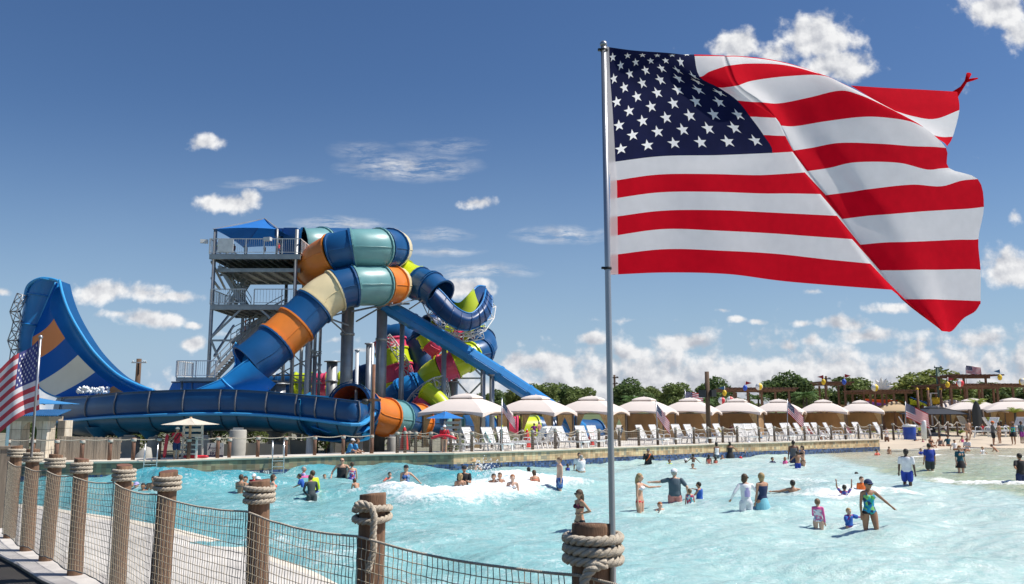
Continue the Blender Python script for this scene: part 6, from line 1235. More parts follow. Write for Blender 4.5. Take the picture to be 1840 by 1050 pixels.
def person(label, px, yt, yb, H=1.7, yaw=0, sk='l', hair='brown', hl=0, wear=(), arms='down', arms2=None, z=0.0, Yd=None, fat=1.0, lean=0, tilt=0, legs='stand', hat=None, glass=None, hy=0, fem=False, wade=True, dx=0, group=None, base=None):
    """px: column; yt/yb: top of head and waterline (or feet) rows; yaw: degrees, 0 faces the camera, 90 faces right."""
    w = (wp(px, yb) if z == 0 else gp(px, yb, z)) if Yd is None else V((at(px, yb, Yd).x, Yd, at(px, yb, Yd).z)); Y = w.y
    top = at(px, yt, Y).z; kid = H < 1.45; vox = (.011 if Y < 40 else .016 if Y < 58 else .024)*(.85 if kid else 1)
    if legs == 'stand' and not wade: H = top-w.z; bz = w.z
    elif legs == 'sit': bz = w.z
    else: bz = top-H*(1-.0)
    t = thing('person', label, 'person', (w.x, w.y, bz), group); S = H
    M = Matrix.Rotation(math.radians(yaw), 4, 'Z')@Matrix.Rotation(math.radians(tilt), 4, 'Y')
    hs = 1.22 if H < 1.15 else (1.12 if kid else 1.0); sh = (.108 if fem else .122)*(.92 if kid else 1); hipw = .062*(1.06 if fem else 1)
    L = math.radians(lean); hipz = .515
    def up(p):     # upper body lean about the hips, towards the facing direction (-y)
        p = V(p); q = V((p.x, p.y, p.z-hipz)); q = rot('X', L)@q; return V((q.x, q.y, q.z+hipz))*S
    seated = legs in ('sit',)
    drop = -.47+.0 if seated else 0
    def T(p): return V((p[0]*S, p[1]*S, p[2]*S)) if False else V(p)
    g = MB(); X = V((1, 0, 0))
    # torso loft
    prof = [(.475, .070, .050), (.50, .088*fat, .062*fat), (.535, (.098 if fem else .090)*fat, .066*fat), (.60, (.074 if fem else .080)*fat**1.2, .054*fat**1.4), (.66, (.076 if fem else .087)*fat, .056*fat**1.3), (.72, .090*fat**.8, .063*fat**.8), (.77, .100*fat**.6, .062), (.805, .100, .052), (.83, .062, .040), (.85, .032, .032)]
    tor = [(up((0, .004*(1 if q[0] > .6 else 0), q[0])), q[1]*S, q[2]*S) for q in prof]
    g.tube([p for p, a, b in tor], [a for p, a, b in tor], 18, side=(1, 0, 0), r2=[b for p, a, b in tor])
    if fem and not kid:
        for s in (-1, 1): g.ball(up((s*.042, -.055, .735)), .036*S, 10)
    # shoulders, neck, head
    limb(g, [up((-sh*.85, 0, .802)), up((0, .0, .815)), up((sh*.85, 0, .802))], [.032*S, .036*S, .032*S])
    hc = up((0, -.012, .930-(hs-1)*.02)); face = rot('Z', math.radians(hy))
    hd = lambda p: hc+rot('X', L*.3)@(face@(V(p)*S*hs))
    limb(g, [up((0, .004, .82)), hd((0, .008, -.045))], [.034*S, .030*S])
    g.ball(hc, .060*S*hs, 16, sc=(.86, 1.0, 1.08)); g.ball(hd((0, -.010, -.028)), .047*S*hs, 12, sc=(.86, .95, 1)); g.ball(hd((0, -.022, -.050)), .024*S*hs, 8)
    g.ball(hd((0, -.064, -.012)), .0105*S*hs, 8, sc=(.8, 1, 1.5)); g.ball(hd((0, -.052, .010)), .016*S*hs, 8, sc=(2, .8, .6)); g.ball(hd((0, -.050, -.036)), .012*S*hs, 8, sc=(1.5, .8, .6))
    for s in (-1, 1): g.ball(hd((s*.052, .006, -.008)), .013*S*hs, 8, sc=(.5, 1, 1.4))
    # arms
    ar = (arms2 if arms2 else arms, arms); J = {}
    for s, pose in ((1, ar[0]), (-1, ar[1])):
        ud, fd = ARM[pose] if isinstance(pose, str) else pose; u = V((ud[0]*s, ud[1], ud[2])).normalized(); f = V((fd[0]*s, fd[1], fd[2])).normalized()
        R_ = rot('X', L*.8); u = R_@u; f = R_@f; a = up((s*sh, 0, .800)); e = a+u*.172*S; w_ = e+f*.150*S; J[s] = (a, e, w_, u, f); k = fat**.35*(.88 if fem else 1)
        limb(g, [a, a.lerp(e, .4), e], [.031*S*k, .029*S*k, .0225*S*k]); limb(g, [e, e.lerp(w_, .3), w_], [.0225*S*k, .024*S*k, .0145*S*k])
        side = f.cross(V((0, 0, 1)) if abs(f.z) < .8 else V((0, -1, 0))).normalized(); nrm = side.cross(f); pc = w_+f*.030*S
        limb(g, [w_, pc, w_+f*.052*S], [.014*S, .018*S, .016*S])
        for q in range(4):
            o = (q-1.5)*.0105*S; ln = (.036, .042, .040, .031)[q]*S; b0 = w_+f*.050*S+side*o; b1 = b0+f*ln*.5+nrm*.004*S; b2 = b1+(f*.8+nrm*.5*s).normalized()*ln*.5; limb(g, [b0, b1, b2], [.0055*S, .005*S, .0045*S], 6)
        b0 = w_+f*.018*S-side*.016*S; limb(g, [b0, b0+(f*.7-side*.8)*.022*S, b0+(f*1.0-side*.8)*.036*S], [.0065*S, .006*S, .005*S], 6)
    # legs
    K = {}
    for s in (-1, 1):
        h = V((s*hipw, 0, .49))*S
        if legs == 'walk': kn = V((s*.06, -.05*s-.02, .275))*S; an = V((s*.058, .05*s, .045))*S
        elif legs == 'wide': kn = V((s*.10, -.02, .275))*S; an = V((s*.14, .0, .045))*S
        elif seated: kn = V((s*.085, -.235, .54))*S; an = V((s*.075, -.36, .36))*S
        else: kn = V((s*.062, -.012, .275))*S; an = V((s*.060, .01, .045))*S
        K[s] = (h, kn, an); k = fat**.5*(1.05 if fem else 1)
        limb(g, [h, h.lerp(kn, .35), kn], [.056*S*k, .052*S*k, .034*S*k], 12); limb(g, [kn, kn.lerp(an, .3), an], [.034*S*k, .034*S*k, .020*S*k], 12)
        limb(g, [an+V((0, .012*S, -.022*S)), an+V((0, -.05*S, -.028*S)), an+V((0, -.10*S, -.034*S))], [.021*S, .021*S, .013*S])
    if seated: M = Matrix.Translation((0, 0, -.435*S))@M
    body = remesh('body', g, vox, skm(sk), t, M, smooth=1)
    if legs == 'stand' and fat > 1.2 and not fem: pass
    def garment(nm, fn, col, label=None, v2=None): gg = MB(); fn(gg); remesh(nm, gg, (v2 or vox), clm(col), t, M, label)
    def tors(g, z0, z1, inf, sc=1.0):
        q = [(p, a+inf*S, b+inf*S*1.1) for (p, a, b), pr in zip(tor, prof) if z0 <= pr[0] <= z1]; g.tube([p for p, a, b in q], [a*sc for p, a, b in q], 18, side=(1, 0, 0), r2=[b*sc for p, a, b in q])
    def sleeve(g, l, inf=.007):
        for s in (1, -1):
            a, e, w_, u, f = J[s]; k = fat**.35
            if l <= 1: limb(g, [a, a.lerp(e, l*.7)], [(.033+inf)*S*k, (.031+inf)*S*k])
            else: limb(g, [a, e], [(.033+inf*.6)*S*k, (.024+inf*.7)*S*k]); limb(g, [e, e.lerp(w_, .93)], [(.024+inf*.7)*S*k, (.016+inf*.7)*S*k])
    def thighs(g, l, inf):
        for s in (1, -1):
            h, kn, an = K[s]; k = fat**.5
            limb(g, [h, h.lerp(kn, l)], [(.056+inf)*S*k, (.050+inf*1.3)*S*k], 12)
    for item in wear:
        k, c = item[0], item[1]
        if k == 'shirt': garment('shirt', lambda g: (tors(g, .50, .84, .009), limb(g, [up((-sh*.82, 0, .798)), up((0, 0, .812)), up((sh*.82, 0, .798))], [.034*S, .036*S, .034*S]), sleeve(g, .9)), c)
        if k == 'long': garment('rash_guard', lambda g: (tors(g, .50, .84, .007), limb(g, [up((-sh*.85, 0, .802)), up((sh*.85, 0, .802))], [.037*S, .037*S]), sleeve(g, 2, .005)), c)
        if k == 'tank': garment('tank_top', lambda g: (tors(g, .50, .80, .009), limb(g, [up((-.07, 0, .80)), up((.07, 0, .80))], [.036*S, .036*S])), c)
        if k == 'tank2': garment('swim_shirt_body', lambda g: tors(g, .50, .80, .013), c)
        if k == 'shorts': garment('shorts', lambda g: (tors(g, .47, .54, .008), thighs(g, .72, .009)), c)
        if k == 'brief': garment('swim_bottoms', lambda g: (tors(g, .47, .53, .006), thighs(g, .06, .003)), c)
        if k == 'bikini': garment('bikini_top', lambda g: (g.tube([up((0, 0, .715)), up((0, 0, .745))], [.096*S*fat, .098*S*fat], 18, side=(1, 0, 0), r2=[.067*S*fat, .068*S*fat]), [g.ball(up((s*.042, -.057, .737)), .039*S, 10) for s in (-1, 1)] if fem and not kid else None, [limb(g, [up((s*.05, -.055, .76)), up((s*.035, -.01, .852)), up((s*.05, .055, .78))], [.009*S, .011*S, .008*S], 6) for s in (-1, 1)]), c)
        if k == 'suit': garment('swimsuit', lambda g: (tors(g, .47, .775, .006), [limb(g, [up((s*.055, -.055, .77)), up((s*.055, -.01, .835)), up((s*.05, .05, .78))], [.010*S, .012*S, .009*S], 6) for s in (-1, 1)], [g.ball(up((s*.042, -.057, .735)), .038*S, 10) for s in (-1, 1)] if fem and not kid else None), c)
        if k == 'vest': garment('life_vest', lambda g: tors(g, .535, .81, .030), c)
        if k == 'skirt': garment('skirt', lambda g: g.tube([V((0, 0, .56))*S, V((0, 0, .46))*S, V((0, 0, .34))*S], [.088*S*fat, .125*S*fat, .15*S*fat], 18, side=(1, 0, 0), r2=[.075*S*fat, .105*S*fat, .13*S*fat]), c)
        if k == 'armbands':
            for s in (-1, 1): garment('arm_float', lambda g: limb(g, [J[s][0].lerp(J[s][1], .35), J[s][0].lerp(J[s][1], .85)], [.062*S, .062*S]), c)
        if k == 'robe': garment('dress', lambda g: (tors(g, .50, .84, .012), sleeve(g, 1.6, .012), g.tube([V((0, 0, .55))*S, V((0, 0, .2))*S], [.105*S*fat, .13*S*fat], 18, side=(1, 0, 0), r2=[.085*S*fat, .1*S*fat])), c)
        if k == 'panel': g = MB(); g.grid([[up((x, .066*fat+.014-.02*abs(x)/.06, z_)) for x in (-.05, 0, .05)] for z_ in (.60, .68, .76)]); o = g.build('back_print', clm(c), None); o.data.transform(M); o.parent = t
        if k == 'ring':
            g = MB(); cc = up((0, -.02, .70)); rows = []
            for q in range(20):
                a = 2*math.pi*q/20; rows.append([cc+V((math.cos(a)*(.26+.085*math.cos(b)), math.sin(a)*(.26+.085*math.cos(b)), .085*math.sin(b)))*1.0 for b in [2*math.pi*j/10 for j in range(10)]])
            g.grid(rows+[rows[0]], close=True); o = g.build('swim_ring', clm(c), None); o.data.transform(M); o.parent = t
        if k == 'strap': g = MB(); g.tube([up((-.08, -.07, .60)), up((0, -.085*fat, .70)), up((.07, -.06, .82)), up((.08, .02, .835))], .012*S, 5); o = g.build('strap', clm(c), None); o.data.transform(M); o.parent = t
    # hair
    def hairf(g):
        r = .0655*S*hs; n = 16
        for j in range(9):
            pass
        g.ball(hd((0, .010, .012)), r, 16, sc=(.90, 1.0, 1.04)); 
        if hl >= 1: g.ball(hd((0, .030, -.03)), .052*S*hs, 12, sc=(1.05, .8, 1.2))
        if hl >= 2: limb(g, [hd((0, .045, -.02)), hd((0, .058, -.09)), hd((0, .055, -.17))], [.046*S*hs, .040*S*hs, .022*S*hs])
        if hl == -1: g.ball(hd((0, .055, .035)), .032*S*hs, 10)
    if hair:
        gg = MB(); hairf(gg); o = remesh('hair', gg, vox, mat('hair '+hair, HAIR[hair], .6, 0, .3, 20, .3, 80, stretch=(3, 3, .6)), t, Matrix.Identity(4))
        bmc = (hd((0, -.060, -.028))); keep = []
        # open the face: drop hair faces in front of and below the brow
        ax = hd((0, -1, 0))-hd((0, 0, 0)); ax.normalize(); uz = (hd((0, 0, 1))-hd((0, 0, 0))).normalized(); me = o.data; vv = [v.co.copy() for v in me.vertices]; ff = []; lim = .018 if hl >= 1 else .004
        for p in me.polygons:
            c_ = p.center-hc; fy = c_.dot(ax)/S/hs; fz = c_.dot(uz)/S/hs
            if fy > -.012+max(0, fz-.018)*6 and fz < .036 and hl >= 1 and fy > .012: continue
            if hl <= 0 and (fz < -.012-fy*-.9 if fy < 0 else fz < .030+fy*.1): 
                if fy > -.030 or fz < -.040: continue
            ff.append(tuple(p.vertices))
        me2 = bpy.data.meshes.new('hair'); me2.from_pydata([tuple(q) for q in vv], [], ff); me2.materials.append(me.materials[0]); me2.polygons.foreach_set('use_smooth', [True]*len(ff)); me2.transform(M); o.data = me2
    def hpart(nm, fn, m):
        g = MB(); fn(g); o = g.build(nm, m, None); o.data.transform(M); o.parent = t
    if hat:
        c = hat.split(); m = clm(c[-1])
        if c[0] == 'cap':
            def f(g):
                n = 16; r = .069*S*hs; ex = rot('Z', math.radians(180)) if 'back' in hat else None
                rows = []
                for j in range(6):
                    ph = math.pi/2*j/5; rows.append([hd((.92*r/S/hs*math.cos(ph)*math.cos(a), r/S/hs*math.cos(ph)*math.sin(a)+.006, .020+.9*r/S/hs*math.sin(ph))) for a in [2*math.pi*q/n for q in range(n)]])
                g.grid(rows, close=True); g.grid([[hd((x, -.058-.045*math.cos(x/.05*1.4)*u, .022-.010*u)) for x in (-.05, -.03, 0, .03, .05)] for u in (0, 1)]); g.grid([[hd((x, -.058-.045*math.cos(x/.05*1.4)*u, .017-.010*u)) for x in (-.05, -.03, 0, .03, .05)] for u in (0, 1)])
            hpart('cap', f, m)
        else:
            def f(g):
                n = 18; g.grid([[hd((r_*math.cos(a), r_*1.1*math.sin(a)+.005, z_)) for a in [2*math.pi*q/n for q in range(n)]] for r_, z_ in ((.155, .010), (.11, .018), (.064, .028), (.060, .075), (.035, .088), (.001, .085))], close=True)
            hpart('sun_hat', f, m)
    if glass:
        def f(g):
            for s in (-1, 1): g.tube([hd((s*.022, -.060, .006)), hd((s*.022, -.068, .006))], .0165*S*hs, 8); g.tube([hd((s*.036, -.058, .008)), hd((s*.056, .0, .006))], .0035*S*hs, 4)
            g.tube([hd((-.015, -.066, .008)), hd((.015, -.066, .008))], .004*S*hs, 4)
        hpart('sunglasses', f, mat('dark lenses', (.015, .012, .012), .15))
    if wade and Yd is None: WET.append((w.x, w.y, H))
    NP[0] += 1; return t, J, M
def heldat(t, J, M, s): return t.location+(M@(J[s][2]+J[s][4]*.05))
# ---- near and middle bathers: (column, head row, waterline row)
P = person
P('woman in a burgundy bikini top standing behind the nearest post', 1042, 880, 952, 1.65, -62, 'm', 'brown', 2, [('bikini','maroon'),('brief','black')], 'hip', fem=True, glass=1)
P('woman in a striped tankini and dark visor cap wading toward the camera', 1564, 862, 951, 1.68, 8, 't', 'dark', 0, [('suit','tealpat'),('brief','black')], 'down', 'out', fem=True, hat='cap navy', glass=1, legs='walk')
P('small girl in pink sleeved swim shirt with a hair bun', 1471, 897, 950, 1.18, 150, 'p', 'lightbrown', -1, [('long','pink'),('tank2','floral')], 'down', 'hold', fem=True)
P('toddler with blue arm floats and pink goggles beside the tankini woman', 1526, 914, 945, .95, 20, 'p', 'blond', 0, [('long','purple'),('vest','blue'),('armbands','blue')], 'face', 'side')
P('woman in white bikini top and red bottoms reaching out to the man in slate shirt', 1150, 851, 921, 1.68, 62, 'l', 'blond', 2, [('bikini','white'),('brief','red')], 'down', 'reach', fem=True)
P('man in slate grey shirt and white cap seen from behind, arms spread', 1213, 843, 901, 1.80, 175, 'l', 'grey', 0, [('shirt','slate'),('shorts','salmon')], 'elbow', 'side', fat=1.22, hat='cap white', hy=-35)
P('red haired child up to the shoulders pointing, below the slate shirt man', 1186, 903, 918, 1.1, 20, 'p', 'ginger', 0, [], 'face', 'down')
P('small child in patterned swim vest between the man and the boy in blue vest', 1240, 879, 905, 1.0, 170, 'l', 'lightbrown', 0, [('vest','aqua2')], 'down')
P('boy in a blue life vest holding the hand of the slate shirt man', 1258, 866, 898, 1.2, -115, 'm', 'dark', 0, [('vest','blue')], 'reach', 'fwd', tilt=6)
P('person in a white long sleeved shirt with a printed back, left of the aqua skirt', 1341, 852, 916, 1.66, 190, 'm', 'brown', 1, [('long','white'),('shorts','white'),('panel','lilac')], 'elbow', glass=1, hy=-60)
P('woman in dark tank top and aqua skirt beside the person in white shirt', 1371, 850, 913, 1.66, 205, 'm', 'blond', 1, [('tank','navy'),('skirt','aqua')], 'hold', 'down', fem=True, hy=-40)
P('man swimming with only head and shoulders out, right of the aqua skirt', 1425, 863, 883, 1.75, 170, 'm', 'dark', 0, [], 'side')
P('child with both arms raised out of the water left of the white foam', 1518, 872, 891, 1.2, 170, 't', 'dark', 0, [('shirt','multi')], 'up', 'up')
P('boy in an orange shirt just behind the tankini woman', 1549, 857, 882, 1.3, 10, 'l', 'brown', 0, [('shirt','orange')], 'down')
P('boy leaning forward to swim left of the man in white shirt', 1556, 838, 855, 1.5, -80, 'm', 'dark', 0, [], 'fwd', lean=55)
P('man in a white T shirt and blue swim shorts with dark skin, wading right', 1631, 807, 872, 1.82, 150, 'd', 'dark', 0, [('shirt','white'),('shorts','royal')], 'down', fat=1.12, legs='walk', hy=30)
P('man in a royal blue T shirt and lime trimmed shorts seen from behind', 1672, 797, 847, 1.82, 185, 'm', 'dark', 0, [('shirt','royal'),('shorts','camo')], 'down', fat=1.28)
P('red haired woman in a dark teal shirt and black skirt', 1727, 801, 850, 1.68, 5, 'p', 'ginger', 1, [('shirt','teal'),('skirt','black')], 'down', fem=True, fat=1.05)
P('person in a black shirt with hands on hips cut by the right edge', 1836, 815, 872, 1.75, 190, 'm', 'dark', 0, [('shirt','black'),('shorts','navy')], 'hip', fat=1.1, Yd=36)
P('slim shirtless boy in long blue trunks standing in profile', 1006, 822, 881, 1.62, -75, 'p', 'lightbrown', 0, [('shorts','bluepat')], 'down', legs='stand')
P('woman in a striped blue swimsuit and visor wading left of the breaking wave', 729, 836, 877, 1.68, 10, 'l', 'blond', 1, [('suit','bluepat')], 'hold', 'out', fem=True, hat='cap black')
P('shirtless small boy in white trunks crouching in the shallow water', 643, 857, 884, 1.15, -140, 'm', 'brown', 0, [('brief','white')], 'fwd', lean=35)
P('boy in a dark wetsuit with yellow and grey shirted back', 560, 852, 899, 1.5, -150, 'm', 'brown', 0, [('long','camo'),('shorts','camo')], 'fold', lean=20, legs='walk')
P('older boy in lime and grey shirt close behind the wetsuit boy', 566, 845, 884, 1.6, -120, 'm', 'brown', 0, [('long','lime'),('shorts','royal')], 'down', lean=12)
P('boy in a blue shirt reaching down left of the wetsuit boy', 546, 850, 880, 1.25, -90, 'm', 'dark', 0, [('shirt','blue'),('shorts','navy')], 'fwd', lean=22)
P('woman with a pink and lilac swim ring near the tiled wall', 545, 839, 862, 1.6, 110, 'm', 'grey', 0, [('shirt','lilac'),('ring','pink')], 'down', fem=True)
P('big bald man in a black tank top in front of the tiled wall', 614, 823, 858, 1.85, 5, 'l', None, 0, [('tank','black')], 'elbow', fat=1.3, glass=1)
P('woman in red and blue patterned swimsuit beside the bald man', 632, 831, 861, 1.62, -165, 'l', 'brown', -1, [('suit','multi'),('skirt','royal')], 'down', fem=True, fat=1.1)
P('child on a purple swim ring near the waterline tiles', 583, 853, 862, 1.1, 20, 'l', 'lightbrown', 0, [('ring','purple')], 'down')
P('woman with raised arm seen from behind left of the central post', 432, 853, 886, 1.65, 170, 'm', 'brown', 0, [('bikini','grey')], 'down', 'face', fem=True)
P('man behind the woman with raised arm, head and shoulders out', 441, 856, 864, 1.7, 0, 'm', 'dark', 0, [], 'down')
P('child head in white cap and red shirt near the depth marker', 456, 852, 864, 1.3, 0, 'l', 'brown', 0, [('shirt','red')], 'down', hat='cap white')
P('man in white cap turned away, low in the water near the depth marker', 463, 857, 865, 1.7, 180, 'l', 'brown', 0, [], 'down', hat='cap white')
P('pale woman stepping right, partly hidden by the central rope post', 489, 853, 896, 1.6, 120, 'p', 'brown', 1, [('bikini','coral'),('brief','coral')], 'down', 'out', fem=True, legs='walk')
for px, yt, yb, sk, hr, wr, lab, kw in [(236,866,874,'m','blond',[('shirt','lime')],'child with blond hair low in the water, left end of the group by the fence',{}),(245,866,873,'l','dark',[],'child in a white and purple cap in the group by the fence',dict(hat='cap lilac')),(257,868,876,'t','dark',[],'dark haired swimmer in the middle of the group by the fence',{}),(266,868,877,'l','dark',[],'smiling child next to the dark haired swimmer by the fence',{}),(275,855,877,'m','dark',[],'taller boy behind the group by the fence, right end',{})]:
    P(lab, px, yt+1, yb+2, 1.4 if yb-yt < 15 else 1.5, 0, sk, hr, 0, wr, 'down', **kw)
P('woman with long blond hair seen from behind in the foam, holding a companion', 827, 851, 877, 1.66, 175, 'm', 'blond', 1, [('bikini','black')], 'hold', fem=True)
P('person in a black shirt and black cap facing the blond woman', 834, 837, 872, 1.7, 5, 'm', 'dark', 0, [('shirt','black')], 'hold', hat='cap black', glass=1)
P('shirtless man in a straw hat splashed by spray near the wall corner', 851, 825, 856, 1.8, 5, 'p', 'brown', 0, [], 'elbow', fat=1.15, hat='hat straw', glass=1)
P('child half hidden by spray, left of two in the breaking wave', 887, 852, 868, 1.4, 0, 'm', 'dark', 0, [], 'down'); P('child half hidden by spray, right of two in the breaking wave', 898, 850, 868, 1.4, 0, 'm', 'brown', 0, [], 'down')
P('red haired woman in white bikini in the breaking wave', 921, 853, 877, 1.6, 0, 'p', 'ginger', 0, [('bikini','white')], 'down', fem=True)
P('girl in purple leading the pair at the right end of the wave', 950, 840, 862, 1.3, 200, 'm', 'dark', 1, [('tank','purple')], 'side', 'side', fem=True); P('girl in a floral bikini behind the girl in purple', 963, 844, 866, 1.45, 200, 'm', 'brown', 1, [('bikini','coral'),('brief','navy')], 'down', lean=18, fem=True)
P('small boy in a blue vest left of the woman in white shirt', 1020, 834, 848, 1.0, 40, 'b', 'dark', 0, [('vest','royal')], 'down')
P('grey haired woman in a white cover shirt holding a pink bottle', 1045, 818, 850, 1.62, 200, 'l', 'grey', 0, [('long','white')], 'hold', fem=True, fat=1.15); P('man with dark hair mostly hidden behind the white cover shirt', 1041, 814, 846, 1.75, 0, 'm', 'dark', 0, [('shirt','white')], 'down')
P('person in long black robe with orange scarf standing by the sunlit wall', 1165, 807, 834, 1.7, 0, 'm', None, 0, [('robe','black'),('strap','orange')], 'face', fat=1.25, hat='cap grey', glass=1)
for a in [('swimmer in a white cap and blue shirt low in the water', 1232, 824, 833, 1.6, 0, 'd', None, [('shirt','blue')], dict(hat='cap white')), ('girl with hair bun in white bikini, arms out', 1246, 816, 834, 1.2, 180, 'b', 'dark', [('bikini','white'),('brief','white')], dict(arms='out', hlx=-1, fem=True)), ('swimmer with wet dark hair below the girl in white bikini', 1245, 833, 842, 1.5, -40, 'm', 'dark', [], {}), ('girl in an orange bikini, left of two', 1274, 817, 834, 1.25, 160, 'd', 'dark', [('suit','coral')], dict(fem=True)), ('smaller child in orange bikini, right of two', 1286, 821, 833, 1.1, 200, 'b', 'dark', [('suit','coral')], dict(fem=True)), ('child head right of the two in orange', 1298, 818, 826, 1.1, 0, 'm', 'brown', [], {}),
          ('woman in a white top and denim shorts seen from the side', 1288, 795, 824, 1.65, -150, 'b', 'dark', [('tank','white'),('shorts','slate')], dict(fem=True, fat=1.1)), ('woman in a black swimsuit seen from behind, arms away from her sides', 1312, 794, 824, 1.68, 180, 't', 'dark', [('suit','black'),('skirt','black')], dict(arms='out', fem=True, fat=1.2)), ('swimmer in a red and white cap low in the water', 1331, 821, 826, 1.4, 0, 'l', None, [], dict(hat='cap red')), ('woman in a black swimsuit and white cap facing right', 1346, 793, 818, 1.65, 40, 'm', 'brown', [('suit','black')], dict(fem=True, hat='cap white', fat=1.1, arms='out')), ('boy in a blue cap and blue trunks standing by the wall', 1369, 785, 811, 1.45, -20, 'm', 'brown', [('shorts','blue')], dict(hat='cap sky', arms='hold')),
          ('child in an orange swim top with arms crossed, near the wall', 1413, 788, 812, 1.5, 30, 'l', 'brown', [('shirt','coral')], dict(arms='cross', hat='cap white')), ('tall man in a black tank top in the cluster right of the wall', 1427, 792, 833, 1.8, 170, 'b', 'dark', [('tank','grey'),('shorts','navy')], dict(fat=1.2)), ('woman in black bikini bottoms facing the tall man', 1443, 801, 836, 1.68, -80, 'l', 'dark', [('bikini','black'),('brief','black')], dict(fem=True, arms='hold')), ('boy in red and blue trunks before the tall man', 1434, 811, 842, 1.4, 190, 't', 'dark', [('shorts','royal')], dict(arms='out')), ('person carrying a dark backpack at the cluster edge', 1449, 793, 813, 1.7, 180, 'm', 'dark', [('vest','slate')], {}), ('little girl in pink wading left of the cluster', 1411, 822, 834, 1.1, 20, 'm', 'ginger', [('shirt','pink')], dict(fem=True)),
          ('shirtless man in purple shorts and white cap, left of a pair in the shallows', 1479, 778, 811, 1.75, 180, 'm', 'grey', [('shorts','maroon')], dict(hat='cap white')), ('shirtless man in black shorts, right of a pair in the shallows', 1493, 779, 807, 1.72, 170, 'm', 'dark', [('shorts','black')], {}), ('child in black beside the pair in the shallows', 1467, 792, 808, 1.2, 0, 'm', 'dark', [('suit','black')], {}), ('swimmer in grey cap and navy shirt low in the shallows', 1534, 798, 810, 1.7, 60, 'l', 'grey', [('shirt','navy')], dict(hat='cap grey')), ('small child sitting in the shallow tan water seen from behind', 1598, 803, 816, 1.0, 180, 'm', 'lightbrown', [], {}),
          ('woman in white and grey holding a child on her hip', 1594, 769, 801, 1.65, 10, 'm', 'dark', [('tank','white'),('shorts','brown')], dict(fem=True, arms='hold', legs='walk')), ('dark haired girl crawling in the shallows at the right', 1793, 795, 812, 1.45, -120, 'm', 'dark', [], dict(arms='fwd', lean=40))]:
    kw = dict(a[9]); hl = kw.pop('hlx', 0 if not kw.get('fem') else 1); P(a[0], a[1], a[2], a[3], a[4], a[5], a[6], a[7], hl, a[8], **kw)
# ---- seated at the water's edge
for px, yt, yb, yaw, sk, hr, wr, lab, kw in [(1645,780,799,60,'l','brown',[('shirt','navy')],'child in navy sitting on the end of the wall return',{}),(1659,789,800,0,'p','brown',[('suit','pink')],'girl in pink lying in the water at the beach edge',dict(fem=True)),(1673,784,804,10,'m','brown',[('bikini','black')],'woman in black and lime bikini sitting behind the royal blue shirt',dict(fem=True)),(1690,784,803,0,'l','brown',[('suit','grey')],'woman in a grey purple swimsuit reclining at the beach edge',dict(fem=True, fat=1.2)),(1704,783,803,15,'m','dark',[('shirt','teal')],'child in a teal shirt and dark hat sitting at the beach edge',dict(hat='cap black')),(1716,791,810,20,'m','dark',[('shirt','white')],'man in a white shirt sitting left of the red haired woman',dict(fat=1.1)),(1730,784,800,10,'l','dark',[('suit','pink')],'child in pink sitting behind the red haired woman',dict(fem=True)),(1739,788,812,-60,'m','brown',[('shirt','white')],'person in white shirt with red sunglasses sitting right of the red haired woman',dict(glass=1))]:
    zz = .05; w = gp(px, yb, zz); h = at(px, yt, w.y).z-zz; P(lab, px, yt, yb, h/.55, yaw, sk, hr, 1 if kw.get('fem') else 0, wr, 'hold' if px % 2 else 'back', z=zz, legs='sit', **kw)
# ---- standing on the beach and the deck
for px, yt, yb, yaw, sk, hr, wr, lab, kw in [(1742,754,797,185,'l','brown',[('bikini','black'),('brief','black')],'woman in a black bikini walking away up the beach',dict(fem=True, legs='walk')),(1786,757,800,70,'m','dark',[('long','grey'),('shorts','black')],'man in a charcoal hoodie, black shorts and orange cap on the beach',dict(hat='cap orange', fat=1.15)),(1797,759,797,-150,'m','dark',[('bikini','black'),('brief','black')],'woman in black bikini beside the man in the orange cap',dict(fem=True)),(1822,758,799,180,'m','brown',[('suit','tealpat'),('skirt','black')],'woman in a patterned top and straw hat seen from behind',dict(fem=True, hat='hat brown', fat=1.1)),(1837,757,797,20,'b','dark',[('shirt','slate'),('shorts','purple')],'person in grey shirt and purple shorts at the right edge',dict()),
   (1826,755,775,0,'m','dark',[('shirt','brown')],'man seated far back near the right edge palms',{})]:
    P(lab, px, yt, yb, 1.7, yaw, sk, hr, 1 if kw.get('fem') else 0, wr, 'down' if 'hoodie' not in lab else 'fold', z=.45 if yb > 790 else DZ, wade=False, **kw)
q = on_deck(316, .35); t, J, M = P('lifeguard in red shirt and navy shorts standing by the pool ladder', 316, 768, 826, 1.75, 40, 'm', 'dark', 0, [('shirt','red'),('shorts','navy'),('strap','black')], 'face', Yd=q.y, hat='cap white', wade=False, glass=1)
rescue_tube('red rescue tube hanging upright beside the standing lifeguard', V((q.x-.33, q.y-.15, DZ+1.15)), V((q.x-.42, q.y-.15, DZ+.12)), 0, .075)
q = on_deck(798, .35); t, J, M = P('lifeguard in red shirt and white cap standing by the blue parasol', 798, 764, 815, 1.7, 10, 'l', 'dark', 0, [('shirt','red'),('strap','black')], 'fold', Yd=q.y, hat='cap white', wade=False, glass=1)
h = heldat(t, J, M, -1); rescue_tube('red rescue tube held across the thighs of the second lifeguard', V((q.x-.66, q.y-.26, h.z-.05)), V((q.x+.66, q.y-.26, h.z-.08)), -.16, .075)
for px, yt, yb, yaw, sk, hr, wr, lab, kw in [(960,761,790,180,'m','brown',[('shirt','purple'),('shorts','purple')],'person in a purple shirt standing under the second cabana',dict(fat=1.15)),(969,758,789,-120,'p','grey',[('shirt','salmon'),('shorts','grey')],'grey haired person in pink beside the person in purple',dict())]:
    P(lab, px, yt, yb, 1.7, yaw, sk, hr, 0, wr, 'elbow', Yd=53, wade=False, **kw)
